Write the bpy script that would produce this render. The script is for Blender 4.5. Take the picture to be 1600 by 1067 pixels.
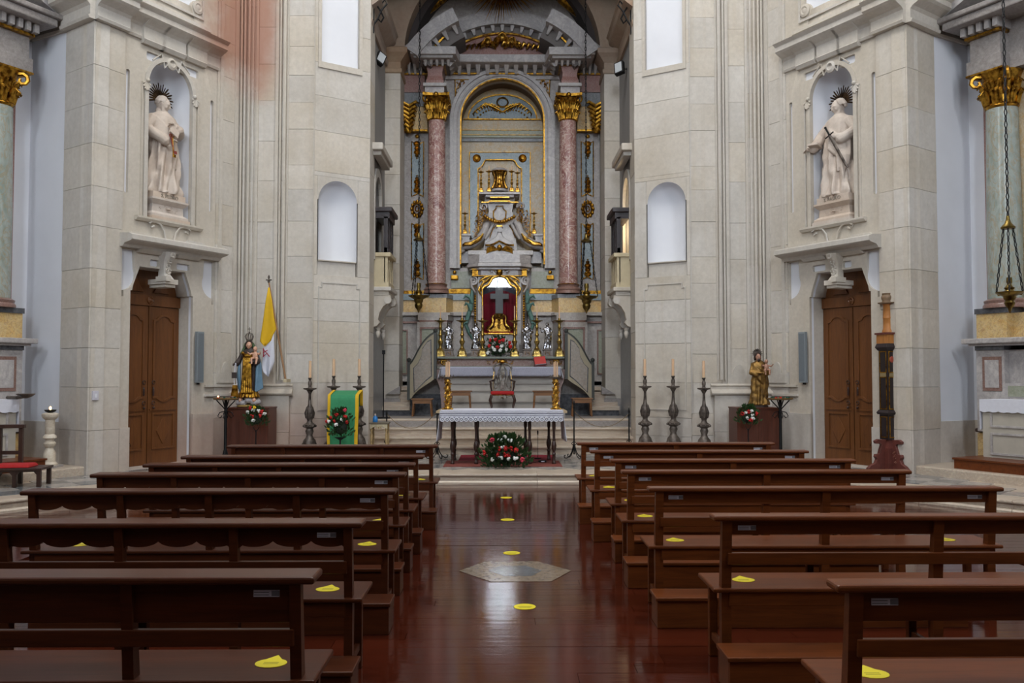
import bpy, bmesh, math, random
from mathutils import Vector, Matrix, Euler, geometry
PI = math.pi
R = random.Random(11)
for o in list(bpy.data.objects): bpy.data.objects.remove(o)
SC = bpy.context.scene
COL = SC.collection

# ---------------------------------------------------------------- camera, world, light, exposure
F = 1350.0
cam_data = bpy.data.cameras.new('camera'); cam = bpy.data.objects.new('camera', cam_data); COL.objects.link(cam)
cam_data.sensor_width = 36.0; cam_data.lens = 36.0 * F / 1600.0
cam.location = (0, 0, 1.65)
cam.rotation_euler = (math.radians(90 + 2.185), 0, math.radians(-0.64))
cam_data.clip_end = 200
SC.camera = cam
CR = cam.rotation_euler.to_matrix()
cam_data.dof.use_dof = False

world = bpy.data.worlds.new('world'); SC.world = world; world.use_nodes = True
bg = world.node_tree.nodes['Background']; bg.inputs[0].default_value = (0.75, 0.85, 1.0, 1); bg.inputs[1].default_value = 0.25

def area(name, loc, rot, sx, sy, power, col):
    l = bpy.data.lights.new(name, 'AREA'); l.shape = 'RECTANGLE'; l.size = sx; l.size_y = sy; l.energy = power; l.color = col
    o = bpy.data.objects.new(name, l); COL.objects.link(o); o.location = loc
    o.rotation_euler = [math.radians(a) for a in rot]
    return o
# daylight of the dome's drum over the crossing, and of the high nave windows behind the camera
area('dome_daylight', (0, 9.5, 15.3), (0, 0, 0), 6.0, 6.0, 1250, (1.0, 0.965, 0.91))
area('clerestory_daylight_left', (-7.2, 2.0, 9.8), (66, 0, -38), 1.6, 3.6, 420, (0.86, 0.93, 1.0))
area('clerestory_daylight_right', (7.2, 2.0, 9.8), (66, 0, 38), 1.6, 3.6, 440, (0.90, 0.95, 1.0))
area('nave_daylight', (0, -14.1, 10.2), (82, 0, 0), 1.7, 6.2, 260, (0.86, 0.93, 1.0))
SC.view_settings.view_transform = 'Standard'; SC.view_settings.look = 'None'
SC.view_settings.exposure = -0.18; SC.view_settings.gamma = 1.0; SC.view_settings.use_curve_mapping = False

def W(px, py, Y):
    d = CR @ Vector(((px - 800) / F, (533.5 - py) / F, -1.0))
    return Vector((0, 0, 1.65)) + d * (Y / d.y)
def q(px, py, Y):
    w = W(px, py, Y); return (w.x, w.z)
def floor_at(px, py, z=0.0):
    d = CR @ Vector(((px - 800) / F, (533.5 - py) / F, -1.0)); t = (z - 1.65) / d.z
    return Vector((0, 0, 1.65)) + d * t

# ---------------------------------------------------------------- mesh builder
class MB:
    def __init__(s): s.v = []; s.f = []
    def mark(s): return len(s.v)
    def xf(s, fn, start=0):
        for i in range(start, len(s.v)): s.v[i] = tuple(fn(Vector(s.v[i])))
        return s
    def add(s, vs, fs):
        b = len(s.v); s.v += [tuple(v) for v in vs]; s.f += [tuple(b + i for i in f) for f in fs]; return s
    def bx(s, x0, x1, y0, y1, z0, z1, tx=0, ty=0):
        "box; tx, ty pull the top in"
        return s.add([(x0, y0, z0), (x1, y0, z0), (x1, y1, z0), (x0, y1, z0), (x0 + tx, y0 + ty, z1), (x1 - tx, y0 + ty, z1), (x1 - tx, y1 - ty, z1), (x0 + tx, y1 - ty, z1)],
              [(0, 3, 2, 1), (4, 5, 6, 7), (0, 1, 5, 4), (1, 2, 6, 5), (2, 3, 7, 6), (3, 0, 4, 7)])
    def lathe(s, prof, c=(0, 0, 0), n=16, sq=0, a0=0.0):
        "prof: (r, z) from bottom to top, closed"
        vs = []; fs = []; m = len(prof)
        for r, z in prof:
            for k in range(n):
                a = a0 + 2 * PI * k / n
                vs.append((c[0] + r * math.cos(a), c[1] + r * math.sin(a), c[2] + z))
        for i in range(m - 1):
            for k in range(n):
                k2 = (k + 1) % n
                fs.append((i * n + k, i * n + k2, (i + 1) * n + k2, (i + 1) * n + k))
        fs.append(tuple(reversed(range(n)))); fs.append(tuple((m - 1) * n + k for k in range(n)))
        return s.add(vs, fs)
    def loft(s, rings, cap=True, closed=False):
        n = len(rings[0]); vs = [p for r in rings for p in r]; fs = []; m = len(rings)
        for i in range(m if closed else m - 1):
            j = (i + 1) % m
            for k in range(n):
                k2 = (k + 1) % n
                fs.append((i * n + k, i * n + k2, j * n + k2, j * n + k))
        if cap and not closed: fs.append(tuple(reversed(range(n)))); fs.append(tuple((m - 1) * n + k for k in range(n)))
        return s.add(vs, fs)
    def tube(s, pts, r, n=6, closed=False, flat=1.0):
        pts = [Vector(p) for p in pts]; m = len(pts)
        rs = r if isinstance(r, (list, tuple)) else [r] * m
        rings = []; up = None
        for i, p in enumerate(pts):
            if closed: t = pts[(i + 1) % m] - pts[i - 1]
            else: t = pts[min(i + 1, m - 1)] - pts[max(i - 1, 0)]
            if t.length < 1e-9: t = Vector((0, 0, 1))
            t.normalize()
            if up is None:
                up = Vector((0, 0, 1)) if abs(t.z) < 0.9 else Vector((0, 1, 0))
            x = up - t * up.dot(t)
            if x.length < 1e-6: x = Vector((1, 0, 0)) - t * t.x
            x.normalize(); y = t.cross(x); up = x
            rings.append([p + (x * math.cos(2 * PI * k / n) + y * math.sin(2 * PI * k / n) * flat) * rs[i] for k in range(n)])
        return s.loft(rings, True, closed)
    def ball(s, c, r, n=10, m=7, rot=None):
        if not isinstance(r, (list, tuple)): r = (r, r, r)
        rings = []
        for i in range(m + 1):
            a = -PI / 2 + PI * i / m; a = max(min(a, PI / 2 - 0.12), -PI / 2 + 0.12)
            ring = []
            for k in range(n):
                b = 2 * PI * k / n
                p = Vector((r[0] * math.cos(a) * math.cos(b), r[1] * math.cos(a) * math.sin(b), r[2] * math.sin(a)))
                if rot is not None: p = rot @ p
                ring.append(Vector(c) + p)
            rings.append(ring)
        return s.loft(rings)
    def plate(s, outer, holes, d0, d1, fn=None):
        "2-D outline with holes, thickened from d0 to d1; fn(a, b, d) -> point"
        if fn is None: fn = lambda a, b, d: (a, d, b)
        loops = [[Vector((p[0], p[1], 0)) for p in l] for l in [outer] + list(holes)]
        flat = [p for l in loops for p in l]; n = len(flat)
        tris = geometry.tessellate_polygon(loops)
        vs = [fn(p.x, p.y, d0) for p in flat] + [fn(p.x, p.y, d1) for p in flat]
        fs = [tuple(t) for t in tris] + [tuple(n + i for i in reversed(t)) for t in tris]
        b = 0
        for l in loops:
            m = len(l)
            for i in range(m):
                j = (i + 1) % m
                fs.append((b + i, b + j, n + b + j, n + b + i))
            b += m
        return s.add(vs, fs)
    def build(s, name, mat, parent=None, smooth=None, bevel=0, sub=0, loc=None, normals=True):
        me = bpy.data.meshes.new(name); me.from_pydata([tuple(v) for v in s.v], [], s.f)
        if normals:
            bm = bmesh.new(); bm.from_mesh(me); bmesh.ops.recalc_face_normals(bm, faces=bm.faces); bm.to_mesh(me); bm.free()
        me.materials.append(mat)
        if smooth is not None:
            me.polygons.foreach_set('use_smooth', [True] * len(me.polygons))
            me.set_sharp_from_angle(angle=math.radians(smooth))
        o = bpy.data.objects.new(name, me); COL.objects.link(o)
        if parent is not None: o.parent = parent
        if loc is not None: o.location = loc
        if bevel:
            b = o.modifiers.new('bevel', 'BEVEL'); b.width = bevel; b.segments = 2; b.limit_method = 'ANGLE'; b.angle_limit = math.radians(40)
        if sub:
            b = o.modifiers.new('sub', 'SUBSURF'); b.levels = sub; b.render_levels = sub
        return o

def thing(name, label, cat, loc=(0, 0, 0), rz=0, group=None):
    o = bpy.data.objects.new(name, None); COL.objects.link(o); o.location = loc; o.rotation_euler = (0, 0, rz)
    o.empty_display_size = 0.1
    o['label'] = label; o['category'] = cat
    if group: o['group'] = group
    return o
def tag(o, label, cat, group=None, kind=None):
    if label: o['label'] = label
    if cat: o['category'] = cat
    if group: o['group'] = group
    if kind: o['kind'] = kind
    return o
def struct(name, mb, mat, **k):
    o = mb.build(name, mat, **k)
    if o.parent is None: o['kind'] = 'structure'
    return o
def copy_tree(o, parent=None):
    c = o.copy(); COL.objects.link(c); c.parent = parent
    for ch in list(o.children): copy_tree(ch, c)
    return c
def arc(cx, cz, r, a0, a1, n=16, rz=None):
    rz = r if rz is None else rz
    return [(cx + r * math.cos(math.radians(a0 + (a1 - a0) * i / n)), cz + rz * math.sin(math.radians(a0 + (a1 - a0) * i / n))) for i in range(n + 1)]
def rect(x0, x1, z0, z1): return [(x0, z0), (x1, z0), (x1, z1), (x0, z1)]
def spiral(c, r0, r1, a0, turns, n=18):
    "spiral in the x-z plane"
    out = []
    for i in range(n + 1):
        t = i / n; a = math.radians(a0) + turns * 2 * PI * t; r = r0 + (r1 - r0) * t
        out.append((c[0] + r * math.cos(a), c[1], c[2] + r * math.sin(a)))
    return out
def bez(p0, p1, p2, p3, n=10):
    out = []
    for i in range(n + 1):
        t = i / n; a = (1 - t)
        out.append(tuple(a**3 * p0[k] + 3 * a * a * t * p1[k] + 3 * a * t * t * p2[k] + t**3 * p3[k] for k in range(len(p0))))
    return out
def remeshed(mb, name, mat, parent, voxel, smooth_it=2, loc=None, dec=None):
    "one continuous surface out of overlapping closed forms"
    o = mb.build(name + '_raw', mat, None)
    m = o.modifiers.new('r', 'REMESH'); m.mode = 'VOXEL'; m.voxel_size = voxel
    if smooth_it:
        m2 = o.modifiers.new('s', 'SMOOTH'); m2.iterations = smooth_it; m2.factor = 0.5
    dg = bpy.context.evaluated_depsgraph_get(); me = bpy.data.meshes.new_from_object(o.evaluated_get(dg))
    raw = o.data; bpy.data.objects.remove(o); bpy.data.meshes.remove(raw)
    me.name = name; me.polygons.foreach_set('use_smooth', [True] * len(me.polygons))
    if not me.materials: me.materials.append(mat)
    n = bpy.data.objects.new(name, me); COL.objects.link(n); n.parent = parent
    if loc is not None: n.location = loc
    return n

# ---------------------------------------------------------------- materials
MATS = {}
class NT:
    def __init__(s, name):
        s.m = bpy.data.materials.new(name); s.m.use_nodes = True; s.t = s.m.node_tree; s.n = s.t.nodes; s.b = s.n['Principled BSDF']; MATS[name] = s.m
    def node(s, typ, **k):
        n = s.n.new(typ)
        for a, v in k.items():
            if a.startswith('i_'):
                key = a[2:]; key = int(key) if key.isdigit() else key.replace('_', ' ')
                n.inputs[key].default_value = v
            else: setattr(n, a, v)
        return n
    def link(s, a, b): s.t.links.new(a, b)
    def coord(s, kind='Object', scale=(1, 1, 1), loc=None, rot=(0, 0, 0)):
        m = s.node('ShaderNodeMapping'); m.inputs['Scale'].default_value = scale; m.inputs['Rotation'].default_value = rot
        if kind == 'World': g = s.node('ShaderNodeNewGeometry'); s.link(g.outputs['Position'], m.inputs[0])
        else: g = s.node('ShaderNodeTexCoord'); s.link(g.outputs[kind], m.inputs[0])
        if loc: m.inputs['Location'].default_value = loc
        return m.outputs[0]
    def noise(s, vec, scale, detail=4, rough=0.55, dist=0.0):
        n = s.node('ShaderNodeTexNoise'); n.inputs['Scale'].default_value = scale; n.inputs['Detail'].default_value = detail
        n.inputs['Roughness'].default_value = rough; n.inputs['Distortion'].default_value = dist; s.link(vec, n.inputs['Vector']); return n.outputs['Fac']
    def ramp(s, fac, stops):
        r = s.node('ShaderNodeValToRGB'); e = r.color_ramp.elements
        while len(e) < len(stops): e.new(0.5)
        for i, (p, c) in enumerate(stops):
            e[i].position = p; e[i].color = c if len(c) == 4 else (c[0], c[1], c[2], 1)
        s.link(fac, r.inputs[0]); return r.outputs[0]
    def mix(s, fac, a, b, mode='MIX'):
        n = s.node('ShaderNodeMix', data_type='RGBA', blend_type=mode)
        for sock, v in ((n.inputs[0], fac), (n.inputs[6], a), (n.inputs[7], b)):
            if hasattr(v, 'is_output'): s.link(v, sock)
            else: sock.default_value = v if not isinstance(v, tuple) or len(v) == 4 else (v[0], v[1], v[2], 1)
        return n.outputs[2]
    def math(s, op, a, b=0.0, clamp=False):
        n = s.node('ShaderNodeMath', operation=op, use_clamp=clamp)
        for i, v in enumerate((a, b)):
            if hasattr(v, 'is_output'): s.link(v, n.inputs[i])
            else: n.inputs[i].default_value = v
        return n.outputs[0]
    def bump(s, h, strength=0.2, dist=0.01):
        b = s.node('ShaderNodeBump'); b.inputs['Strength'].default_value = strength; b.inputs['Distance'].default_value = dist
        s.link(h, b.inputs['Height']); s.link(b.outputs[0], s.b.inputs['Normal'])
    def fin(s, col, rough=0.5, metal=0.0, **k):
        if hasattr(col, 'is_output'): s.link(col, s.b.inputs['Base Color'])
        else: s.b.inputs['Base Color'].default_value = (col[0], col[1], col[2], 1)
        if hasattr(rough, 'is_output'): s.link(rough, s.b.inputs['Roughness'])
        else: s.b.inputs['Roughness'].default_value = rough
        s.b.inputs['Metallic'].default_value = metal
        for a, v in k.items(): s.b.inputs[a.replace('_', ' ')].default_value = v
        return s.m
def hx(r, g, b):
    f = lambda c: (c / 255 / 12.92) if c / 255 <= 0.04045 else ((c / 255 + 0.055) / 1.055) ** 2.4
    return (f(r), f(g), f(b), 1)

def m_stone(name, base, base2, rnd=0.10, stain=True):
    t = NT(name); w = t.coord('World')
    n1 = t.noise(w, 1.3, 5, 0.6); n2 = t.noise(w, 14, 4, 0.65); n3 = t.noise(w, 60, 2)
    c = t.mix(t.ramp(n1, [(0.3, (0, 0, 0)), (0.7, (1, 1, 1))]), base, base2)
    c = t.mix(t.ramp(n2, [(0.35, (0.9, 0.9, 0.9)), (0.7, (1.04, 1.03, 1.0))]), (0, 0, 0), c, 'MIX') if False else t.mix(1.0, c, t.ramp(n2, [(0.3, (0.86, 0.86, 0.86)), (0.7, (1.0, 1.0, 1.0))]), 'MULTIPLY')
    oi = t.node('ShaderNodeObjectInfo')
    hs = t.node('ShaderNodeHueSaturation'); t.link(c, hs.inputs['Color'])
    mr = t.node('ShaderNodeMapRange'); mr.inputs['To Min'].default_value = 1 - rnd; mr.inputs['To Max'].default_value = 1 + rnd * 0.6; t.link(oi.outputs['Random'], mr.inputs[0]); t.link(mr.outputs[0], hs.inputs['Value'])
    fr = t.math('FRACT', t.math('MULTIPLY', oi.outputs['Random'], 17.3)); mr2 = t.node('ShaderNodeMapRange'); mr2.inputs['To Min'].default_value = 0.75; mr2.inputs['To Max'].default_value = 1.3; t.link(fr, mr2.inputs[0]); t.link(mr2.outputs[0], hs.inputs['Saturation'])
    c = hs.outputs[0]
    if stain:
        g = t.node('ShaderNodeNewGeometry'); sx = t.node('ShaderNodeSeparateXYZ'); t.link(g.outputs['Position'], sx.inputs[0])
        X, Z = sx.outputs['X'], sx.outputs['Z']
        nb = t.noise(w, 1.1, 4, 0.7)
        # iron-red stain running down the left wall from above
        def soft(v, lo, hi):
            m = t.node('ShaderNodeMapRange', interpolation_type='SMOOTHSTEP'); m.inputs['From Min'].default_value = lo; m.inputs['From Max'].default_value = hi
            if hasattr(v, 'is_output'): t.link(v, m.inputs[0])
            return m.outputs[0]
        dx = t.math('ABSOLUTE', t.math('ADD', X, 4.62)); dxn = t.math('ADD', dx, t.math('MULTIPLY', nb, 0.5))
        a = t.math('MULTIPLY', t.math('SUBTRACT', 1.0, soft(dxn, 0.50, 0.95)), soft(t.math('ADD', Z, t.math('MULTIPLY', nb, 1.2)), 7.1, 8.0))
        c = t.mix(t.math('MULTIPLY', a, 0.85), c, (0.36, 0.17, 0.11, 1))
        # rosy damp bloom low on the walls, stronger on the left
        lowz = t.math('SUBTRACT', 1.0, soft(t.math('ADD', Z, t.math('MULTIPLY', nb, 1.5)), 1.2, 2.4))
        side = t.math('MULTIPLY', t.math('SUBTRACT', 1.0, soft(t.math('ABSOLUTE', t.math('ADD', X, 4.3)), 1.0, 1.9)), 0.45)
        c = t.mix(t.math('MULTIPLY', lowz, t.math('ADD', side, 0.10)), c, (0.47, 0.27, 0.20, 1))
        # streaks
        ws = t.coord('World', (9, 9, 0.35)); ns = t.noise(ws, 1.0, 3)
        c = t.mix(t.math('MULTIPLY', t.ramp(ns, [(0.55, (0, 0, 0)), (0.72, (1, 1, 1))]), 0.16), c, (0.42, 0.33, 0.22, 1))
    h = t.mix(0.5, n2, n3); t.bump(h, 0.22, 0.006)
    return t.fin(c, 0.72, Specular_IOR_Level=0.3)
def m_plain(name, col, rough=0.6, metal=0.0, var=0.08, scale=8, bump=0.0, coord='World', **k):
    t = NT(name); w = t.coord(coord); n = t.noise(w, scale, 4)
    c = t.mix(1.0, col, t.ramp(n, [(0.3, (1 - var,) * 3), (0.7, (1 + var * .3,) * 3)]), 'MULTIPLY')
    if bump: t.bump(n, bump, 0.004)
    return t.fin(c, rough, metal, **k)
def m_marble(name, base, mid, vein, scale=3.0, rough=0.25, contrast=0.5, stretch=(1, 1, 1)):
    t = NT(name); w = t.coord('World', stretch); n1 = t.noise(w, scale, 6, 0.6, 1.6); n2 = t.noise(w, scale * 2.3, 5, 0.6, 2.4); n3 = t.noise(w, scale * 7, 3)
    c = t.ramp(n1, [(0.36, base), (0.52, mid), (0.66, base)])
    v = t.ramp(n2, [(0.46, (0, 0, 0)), (0.5, (1, 1, 1)), (0.54, (0, 0, 0))])
    c = t.mix(t.math('MULTIPLY', v, contrast), c, vein)
    c = t.mix(0.12, c, t.ramp(n3, [(0.3, (0.2,) * 3), (0.7, (0.8,) * 3)]))
    return t.fin(c, rough, Specular_IOR_Level=0.4)
def m_metal(name, col, dark, rough=0.3, scale=20, bump=0.3, metal=1.0):
    t = NT(name); w = t.coord('Object'); n = t.noise(w, scale, 4)
    c = t.ramp(n, [(0.35, dark), (0.62, col)])
    t.bump(n, bump, 0.006)
    return t.fin(c, t.math('ADD', t.math('MULTIPLY', n, 0.3), rough - 0.12), metal)
def m_wood(name, a, b, scale=1.0, rough=0.35, axis='X', coat=0.0, bump=0.08, rnd=0.15, spec=0.5):
    t = NT(name)
    st = {'X': (0.6, 9, 9), 'Y': (9, 0.6, 9), 'Z': (9, 9, 0.6)}[axis]
    w = t.coord('Object', tuple(k * scale for k in st)); n = t.noise(w, 2.2, 6, 0.6, 0.7)
    w2 = t.coord('Object', tuple(k * scale * 5 for k in st)); n2 = t.noise(w2, 2.5, 3)
    c = t.mix(n, a, b); c = t.mix(t.math('MULTIPLY', t.ramp(n, [(0.42, (0, 0, 0)), (0.7, (1, 1, 1))]), 0.6), a, b)
    c = t.mix(1.0, c, t.ramp(n2, [(0.3, (0.82,) * 3), (0.7, (1.08,) * 3)]), 'MULTIPLY')
    oi = t.node('ShaderNodeObjectInfo'); hs = t.node('ShaderNodeHueSaturation'); t.link(c, hs.inputs['Color'])
    mr = t.node('ShaderNodeMapRange'); mr.inputs['To Min'].default_value = 1 - rnd; mr.inputs['To Max'].default_value = 1 + rnd; t.link(oi.outputs['Random'], mr.inputs[0]); t.link(mr.outputs[0], hs.inputs['Value'])
    t.bump(n2, bump, 0.003)
    return t.fin(hs.outputs[0], rough, Coat_Weight=coat, Coat_Roughness=0.15, Specular_IOR_Level=spec)

STONE = m_stone('limestone', hx(193, 185, 172), hx(210, 204, 195), 0.07)
STONE_S = m_stone('limestone_smooth', hx(194, 187, 176), hx(204, 198, 189), 0.03)
STONE_W = m_stone('carved_pale_stone', hx(196, 178, 162), hx(212, 200, 188), 0.03, False)
JOINT = m_plain('joint_mortar', hx(146, 134, 116), 0.9)
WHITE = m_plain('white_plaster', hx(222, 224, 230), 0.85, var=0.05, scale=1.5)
SHADEPL = m_plain('shaded_white_plaster', hx(140, 138, 136), 0.85, var=0.08, scale=2)  # white plaster greyed for shade; also dims bounce from the unseen nave
PINKST = m_stone('rosy_stone', hx(160, 134, 116), hx(176, 160, 142), 0.06, False)
MWHITE = m_marble('white_marble', hx(184, 178, 174), hx(160, 154, 152), hx(130, 128, 132), 3, 0.3, 0.4)
MGREY = m_marble('grey_marble', hx(150, 143, 138), hx(134, 126, 122), hx(96, 90, 90), 3, 0.35, 0.4)
MPALE = m_marble('pale_grey_marble', hx(176, 168, 160), hx(156, 148, 142), hx(120, 112, 110), 3, 0.35, 0.4)
MDENT = m_plain('shadowed_grey_marble', hx(104, 97, 93), .6, var=.1)  # grey marble with the shade behind the modillions put into its colour
MPINK = m_marble('rose_marble_columns', hx(122, 66, 60), hx(160, 116, 106), hx(200, 180, 166), 1.7, 0.22, 0.9)
MROSE = m_marble('dark_rose_marble', hx(128, 76, 64), hx(142, 92, 80), hx(170, 140, 130), 6, 0.3, 0.6)
MOCHRE = m_marble('ochre_marble', hx(176, 142, 84), hx(168, 152, 122), hx(190, 176, 150), 3.5, 0.3, 0.7)
MYELL = m_marble('yellow_marble', hx(206, 164, 84), hx(206, 178, 118), hx(150, 108, 70), 3, 0.28, 0.7)
MBLUE = m_marble('blue_marble', hx(92, 112, 122), hx(118, 134, 140), hx(150, 158, 160), 5, 0.25, 0.5)
MBLUED = m_marble('bluish_grey_marble', hx(98, 102, 108), hx(124, 126, 128), hx(70, 74, 82), 2.2, 0.3, 0.6, (3, 3, 1))
MGREEN = m_marble('green_marble', hx(128, 134, 110), hx(140, 142, 122), hx(104, 112, 90), 4, 0.3, 0.4)
MGCOL = m_marble('pale_green_marble', hx(128, 140, 130), hx(150, 158, 150), hx(150, 120, 66), 2.2, 0.25, 0.6, (1, 1, 0.5))
MBROWN = m_marble('brown_marble_frame', hx(112, 74, 60), hx(124, 84, 68), hx(90, 60, 50), 6, 0.3, 0.3)
MBLACK = m_marble('black_marble', hx(30, 33, 42), hx(38, 42, 52), hx(90, 92, 98), 2, 0.2, 0.25)
STEPM = m_marble('step_marble', hx(204, 190, 168), hx(180, 164, 146), hx(178, 136, 104), 1.4, 0.3, 0.5, (0.6, 4, 6))
TILE_D = m_marble('dark_floor_marble', hx(84, 88, 92), hx(100, 104, 106), hx(130, 130, 130), 2, 0.18, 0.4)
TILE_L = m_marble('light_floor_marble', hx(168, 162, 154), hx(154, 148, 142), hx(120, 114, 110), 2, 0.18, 0.4)
GOLD = m_metal('gilding', hx(196, 148, 56), hx(92, 58, 18), 0.34, 14)
GOLD2 = m_metal('bright_gilding', hx(214, 168, 76), hx(122, 80, 30), 0.28, 20)
PBRASS = m_metal('polished_brass', hx(200, 172, 100), hx(122, 96, 46), 0.3, 16, 0.2)
BRASS = m_metal('aged_brass', hx(150, 128, 70), hx(84, 68, 34), 0.32, 10, 0.1)
SILVER = m_metal('silver', hx(200, 200, 204), hx(120, 120, 126), 0.24, 18, 0.25)
IRON = m_metal('black_iron', hx(24, 24, 26), hx(12, 12, 13), 0.5, 12, 0.1, 0.4)
PEWTER = m_metal('darkened_wood_silver', hx(112, 102, 94), hx(56, 48, 42), 0.42, 12, 0.3, 0.45)
PEWL = m_wood('pew_wood_left', hx(76, 37, 18), hx(46, 20, 9), 1, 0.33, 'X', 0.0, rnd=0.08, spec=.28)
PEWR = m_wood('pew_wood_right', hx(106, 55, 24), hx(66, 30, 12), 1, 0.33, 'X', 0.0, rnd=0.08, spec=.28)
DOORW = m_wood('door_wood', hx(112, 68, 32), hx(84, 47, 20), 1, 0.42, 'Z', rnd=0.05)
DARKW = m_wood('dark_turned_wood', hx(60, 38, 30), hx(34, 20, 16), 1, 0.35, 'Z')
BOXW = m_wood('pedestal_wood', hx(90, 42, 22), hx(62, 27, 15), 1, 0.45, 'Z')
STOOLW = m_wood('stool_wood', hx(132, 92, 58), hx(98, 64, 40), 1, 0.4, 'X')
OAKW = m_wood('orange_wood', hx(176, 116, 56), hx(146, 90, 40), 1, 0.5, 'Z')
BLACKW = m_wood('blackened_wood', hx(44, 34, 36), hx(26, 20, 22), 1, 0.45, 'Z')
MAROON = m_plain('maroon_paint', hx(104, 54, 46), 0.5, var=0.25, scale=14)
LINEN = m_plain('white_linen', hx(214, 216, 226), 0.8, var=0.05, scale=20, bump=0.15)
LACE = m_plain('white_lace', hx(160, 161, 176), 0.85, var=0.2, scale=60, bump=0.3)
GREENC = m_plain('green_cloth', hx(52, 138, 92), 0.8, var=0.15, scale=30, bump=0.2)
YELLC = m_plain('yellow_cloth', hx(216, 172, 18), 0.75, var=0.06, scale=14)
REDC = m_plain('red_velvet', hx(168, 24, 26), 0.85, var=0.15, scale=30, bump=0.2)
CRIM = m_plain('crimson_cloth', hx(150, 18, 44), 0.8, var=0.2, scale=6)
CARPB = m_plain('brown_red_carpet', hx(126, 62, 52), 0.95, var=0.2, scale=60, bump=0.5)
CARPR = m_plain('crimson_carpet', hx(128, 20, 40), 0.95, var=0.2, scale=60, bump=0.5)
LEAF = m_plain('dark_leaves', hx(52, 84, 42), 0.5, var=0.5, scale=20)
FRED = m_plain('red_petals', hx(190, 26, 24), 0.7, var=0.25, scale=60)
FWHITE = m_plain('white_petals', hx(228, 228, 224), 0.7, var=0.12, scale=60)
FYELL = m_plain('yellow_petals', hx(230, 190, 30), 0.7, var=0.15, scale=60)
FPINK = m_plain('pink_petals', hx(206, 60, 84), 0.7, var=0.15, scale=60)
WAX = m_plain('candle_wax', hx(222, 186, 150), 0.5, var=0.04, scale=20, Subsurface_Weight=0.1)
STICK = m_plain('yellow_sticker', hx(222, 206, 28), 0.5, var=0.04)
PAPER = m_plain('white_paper', hx(200, 198, 208), 0.7, var=0.03)
PRINT = m_plain('grey_print', hx(110, 110, 118), 0.7)
SKIN = m_plain('painted_skin', hx(206, 160, 134), 0.5, var=0.05)
HAIR = m_plain('painted_dark_hair', hx(48, 32, 24), 0.6)
BLUEC = m_plain('painted_blue_mantle', hx(104, 138, 162), 0.6, var=0.15, scale=12)
DKGREEN = m_plain('painted_green_veil', hx(66, 88, 54), 0.6, var=0.2)
DKROBE = m_plain('painted_dark_brown_robe', hx(52, 40, 36), 0.6)
ACANTH = m_plain('green_bronze', hx(88, 124, 116), 0.5, var=0.25, scale=8)
CLOUDM = m_plain('painted_cloud', hx(170, 166, 168), 0.5, var=0.25, scale=16)
SPEAK = m_plain('grey_speaker', hx(128, 136, 140), 0.5, var=0.03)
BLUEB = m_plain('blue_plastic', hx(40, 120, 190), 0.35, var=0.03)
CREAM = m_plain('cream_paint', hx(196, 182, 150), 0.6, var=0.1)
BANIST = m_marble('painted_marbling', hx(128, 120, 110), hx(140, 130, 118), hx(158, 132, 110), 3, 0.4, 0.4)
PINKB = m_plain('pale_pink_painted_stone', hx(214, 192, 180), 0.7, var=0.12, scale=10)
def m_emit(name, col, st):
    t = NT(name); t.b.inputs['Emission Color'].default_value = (col[0], col[1], col[2], 1); t.b.inputs['Emission Strength'].default_value = st
    return t.fin(col, 0.5)
FLAME = m_emit('flame', (1.0, 0.55, 0.2), 12)
DAYWIN = m_emit('daylit_window_glass', (0.82, 0.9, 1.0), 60)
def m_glass():
    t = NT('case_glass'); n = t.n; t.n.remove(t.b)
    out = n['Material Output']; tr = n.new('ShaderNodeBsdfTransparent'); gl = n.new('ShaderNodeBsdfGlossy'); gl.inputs['Roughness'].default_value = 0.02
    fr = n.new('ShaderNodeFresnel'); fr.inputs[0].default_value = 1.6; mx = n.new('ShaderNodeMixShader')
    t.link(fr.outputs[0], mx.inputs[0]); t.link(tr.outputs[0], mx.inputs[1]); t.link(gl.outputs[0], mx.inputs[2]); t.link(mx.outputs[0], out.inputs[0]); return t.m
GLASS = m_glass()
def m_floor():
    t = NT('polished_floor_wood')
    w = t.coord('World', (0.7, 9, 9)); n = t.noise(w, 2.0, 6, 0.6, 0.5); w1 = t.coord('World', (0.5, 0.5, 0.5)); n1 = t.noise(w1, 1.6, 4)
    c = t.mix(n, hx(76, 29, 15), hx(42, 15, 9)); c = t.mix(t.math('MULTIPLY', n1, 0.5), c, hx(80, 32, 18))
    oi = t.node('ShaderNodeObjectInfo'); hs = t.node('ShaderNodeHueSaturation'); t.link(c, hs.inputs['Color'])
    mr = t.node('ShaderNodeMapRange'); mr.inputs['To Min'].default_value = 0.8; mr.inputs['To Max'].default_value = 1.15; t.link(oi.outputs['Random'], mr.inputs[0]); t.link(mr.outputs[0], hs.inputs['Value'])
    w2 = t.coord('World', (1.2, 14, 1)); n2 = t.noise(w2, 1.0, 3); t.bump(n2, 0.25, 0.004)
    w3 = t.coord('World', (2, 2, 2)); n3 = t.noise(w3, 2, 4)
    return t.fin(hs.outputs[0], t.math('ADD', t.math('MULTIPLY', n3, 0.10), 0.06), Specular_IOR_Level=0.5)
FLOORW = m_floor()
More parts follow.
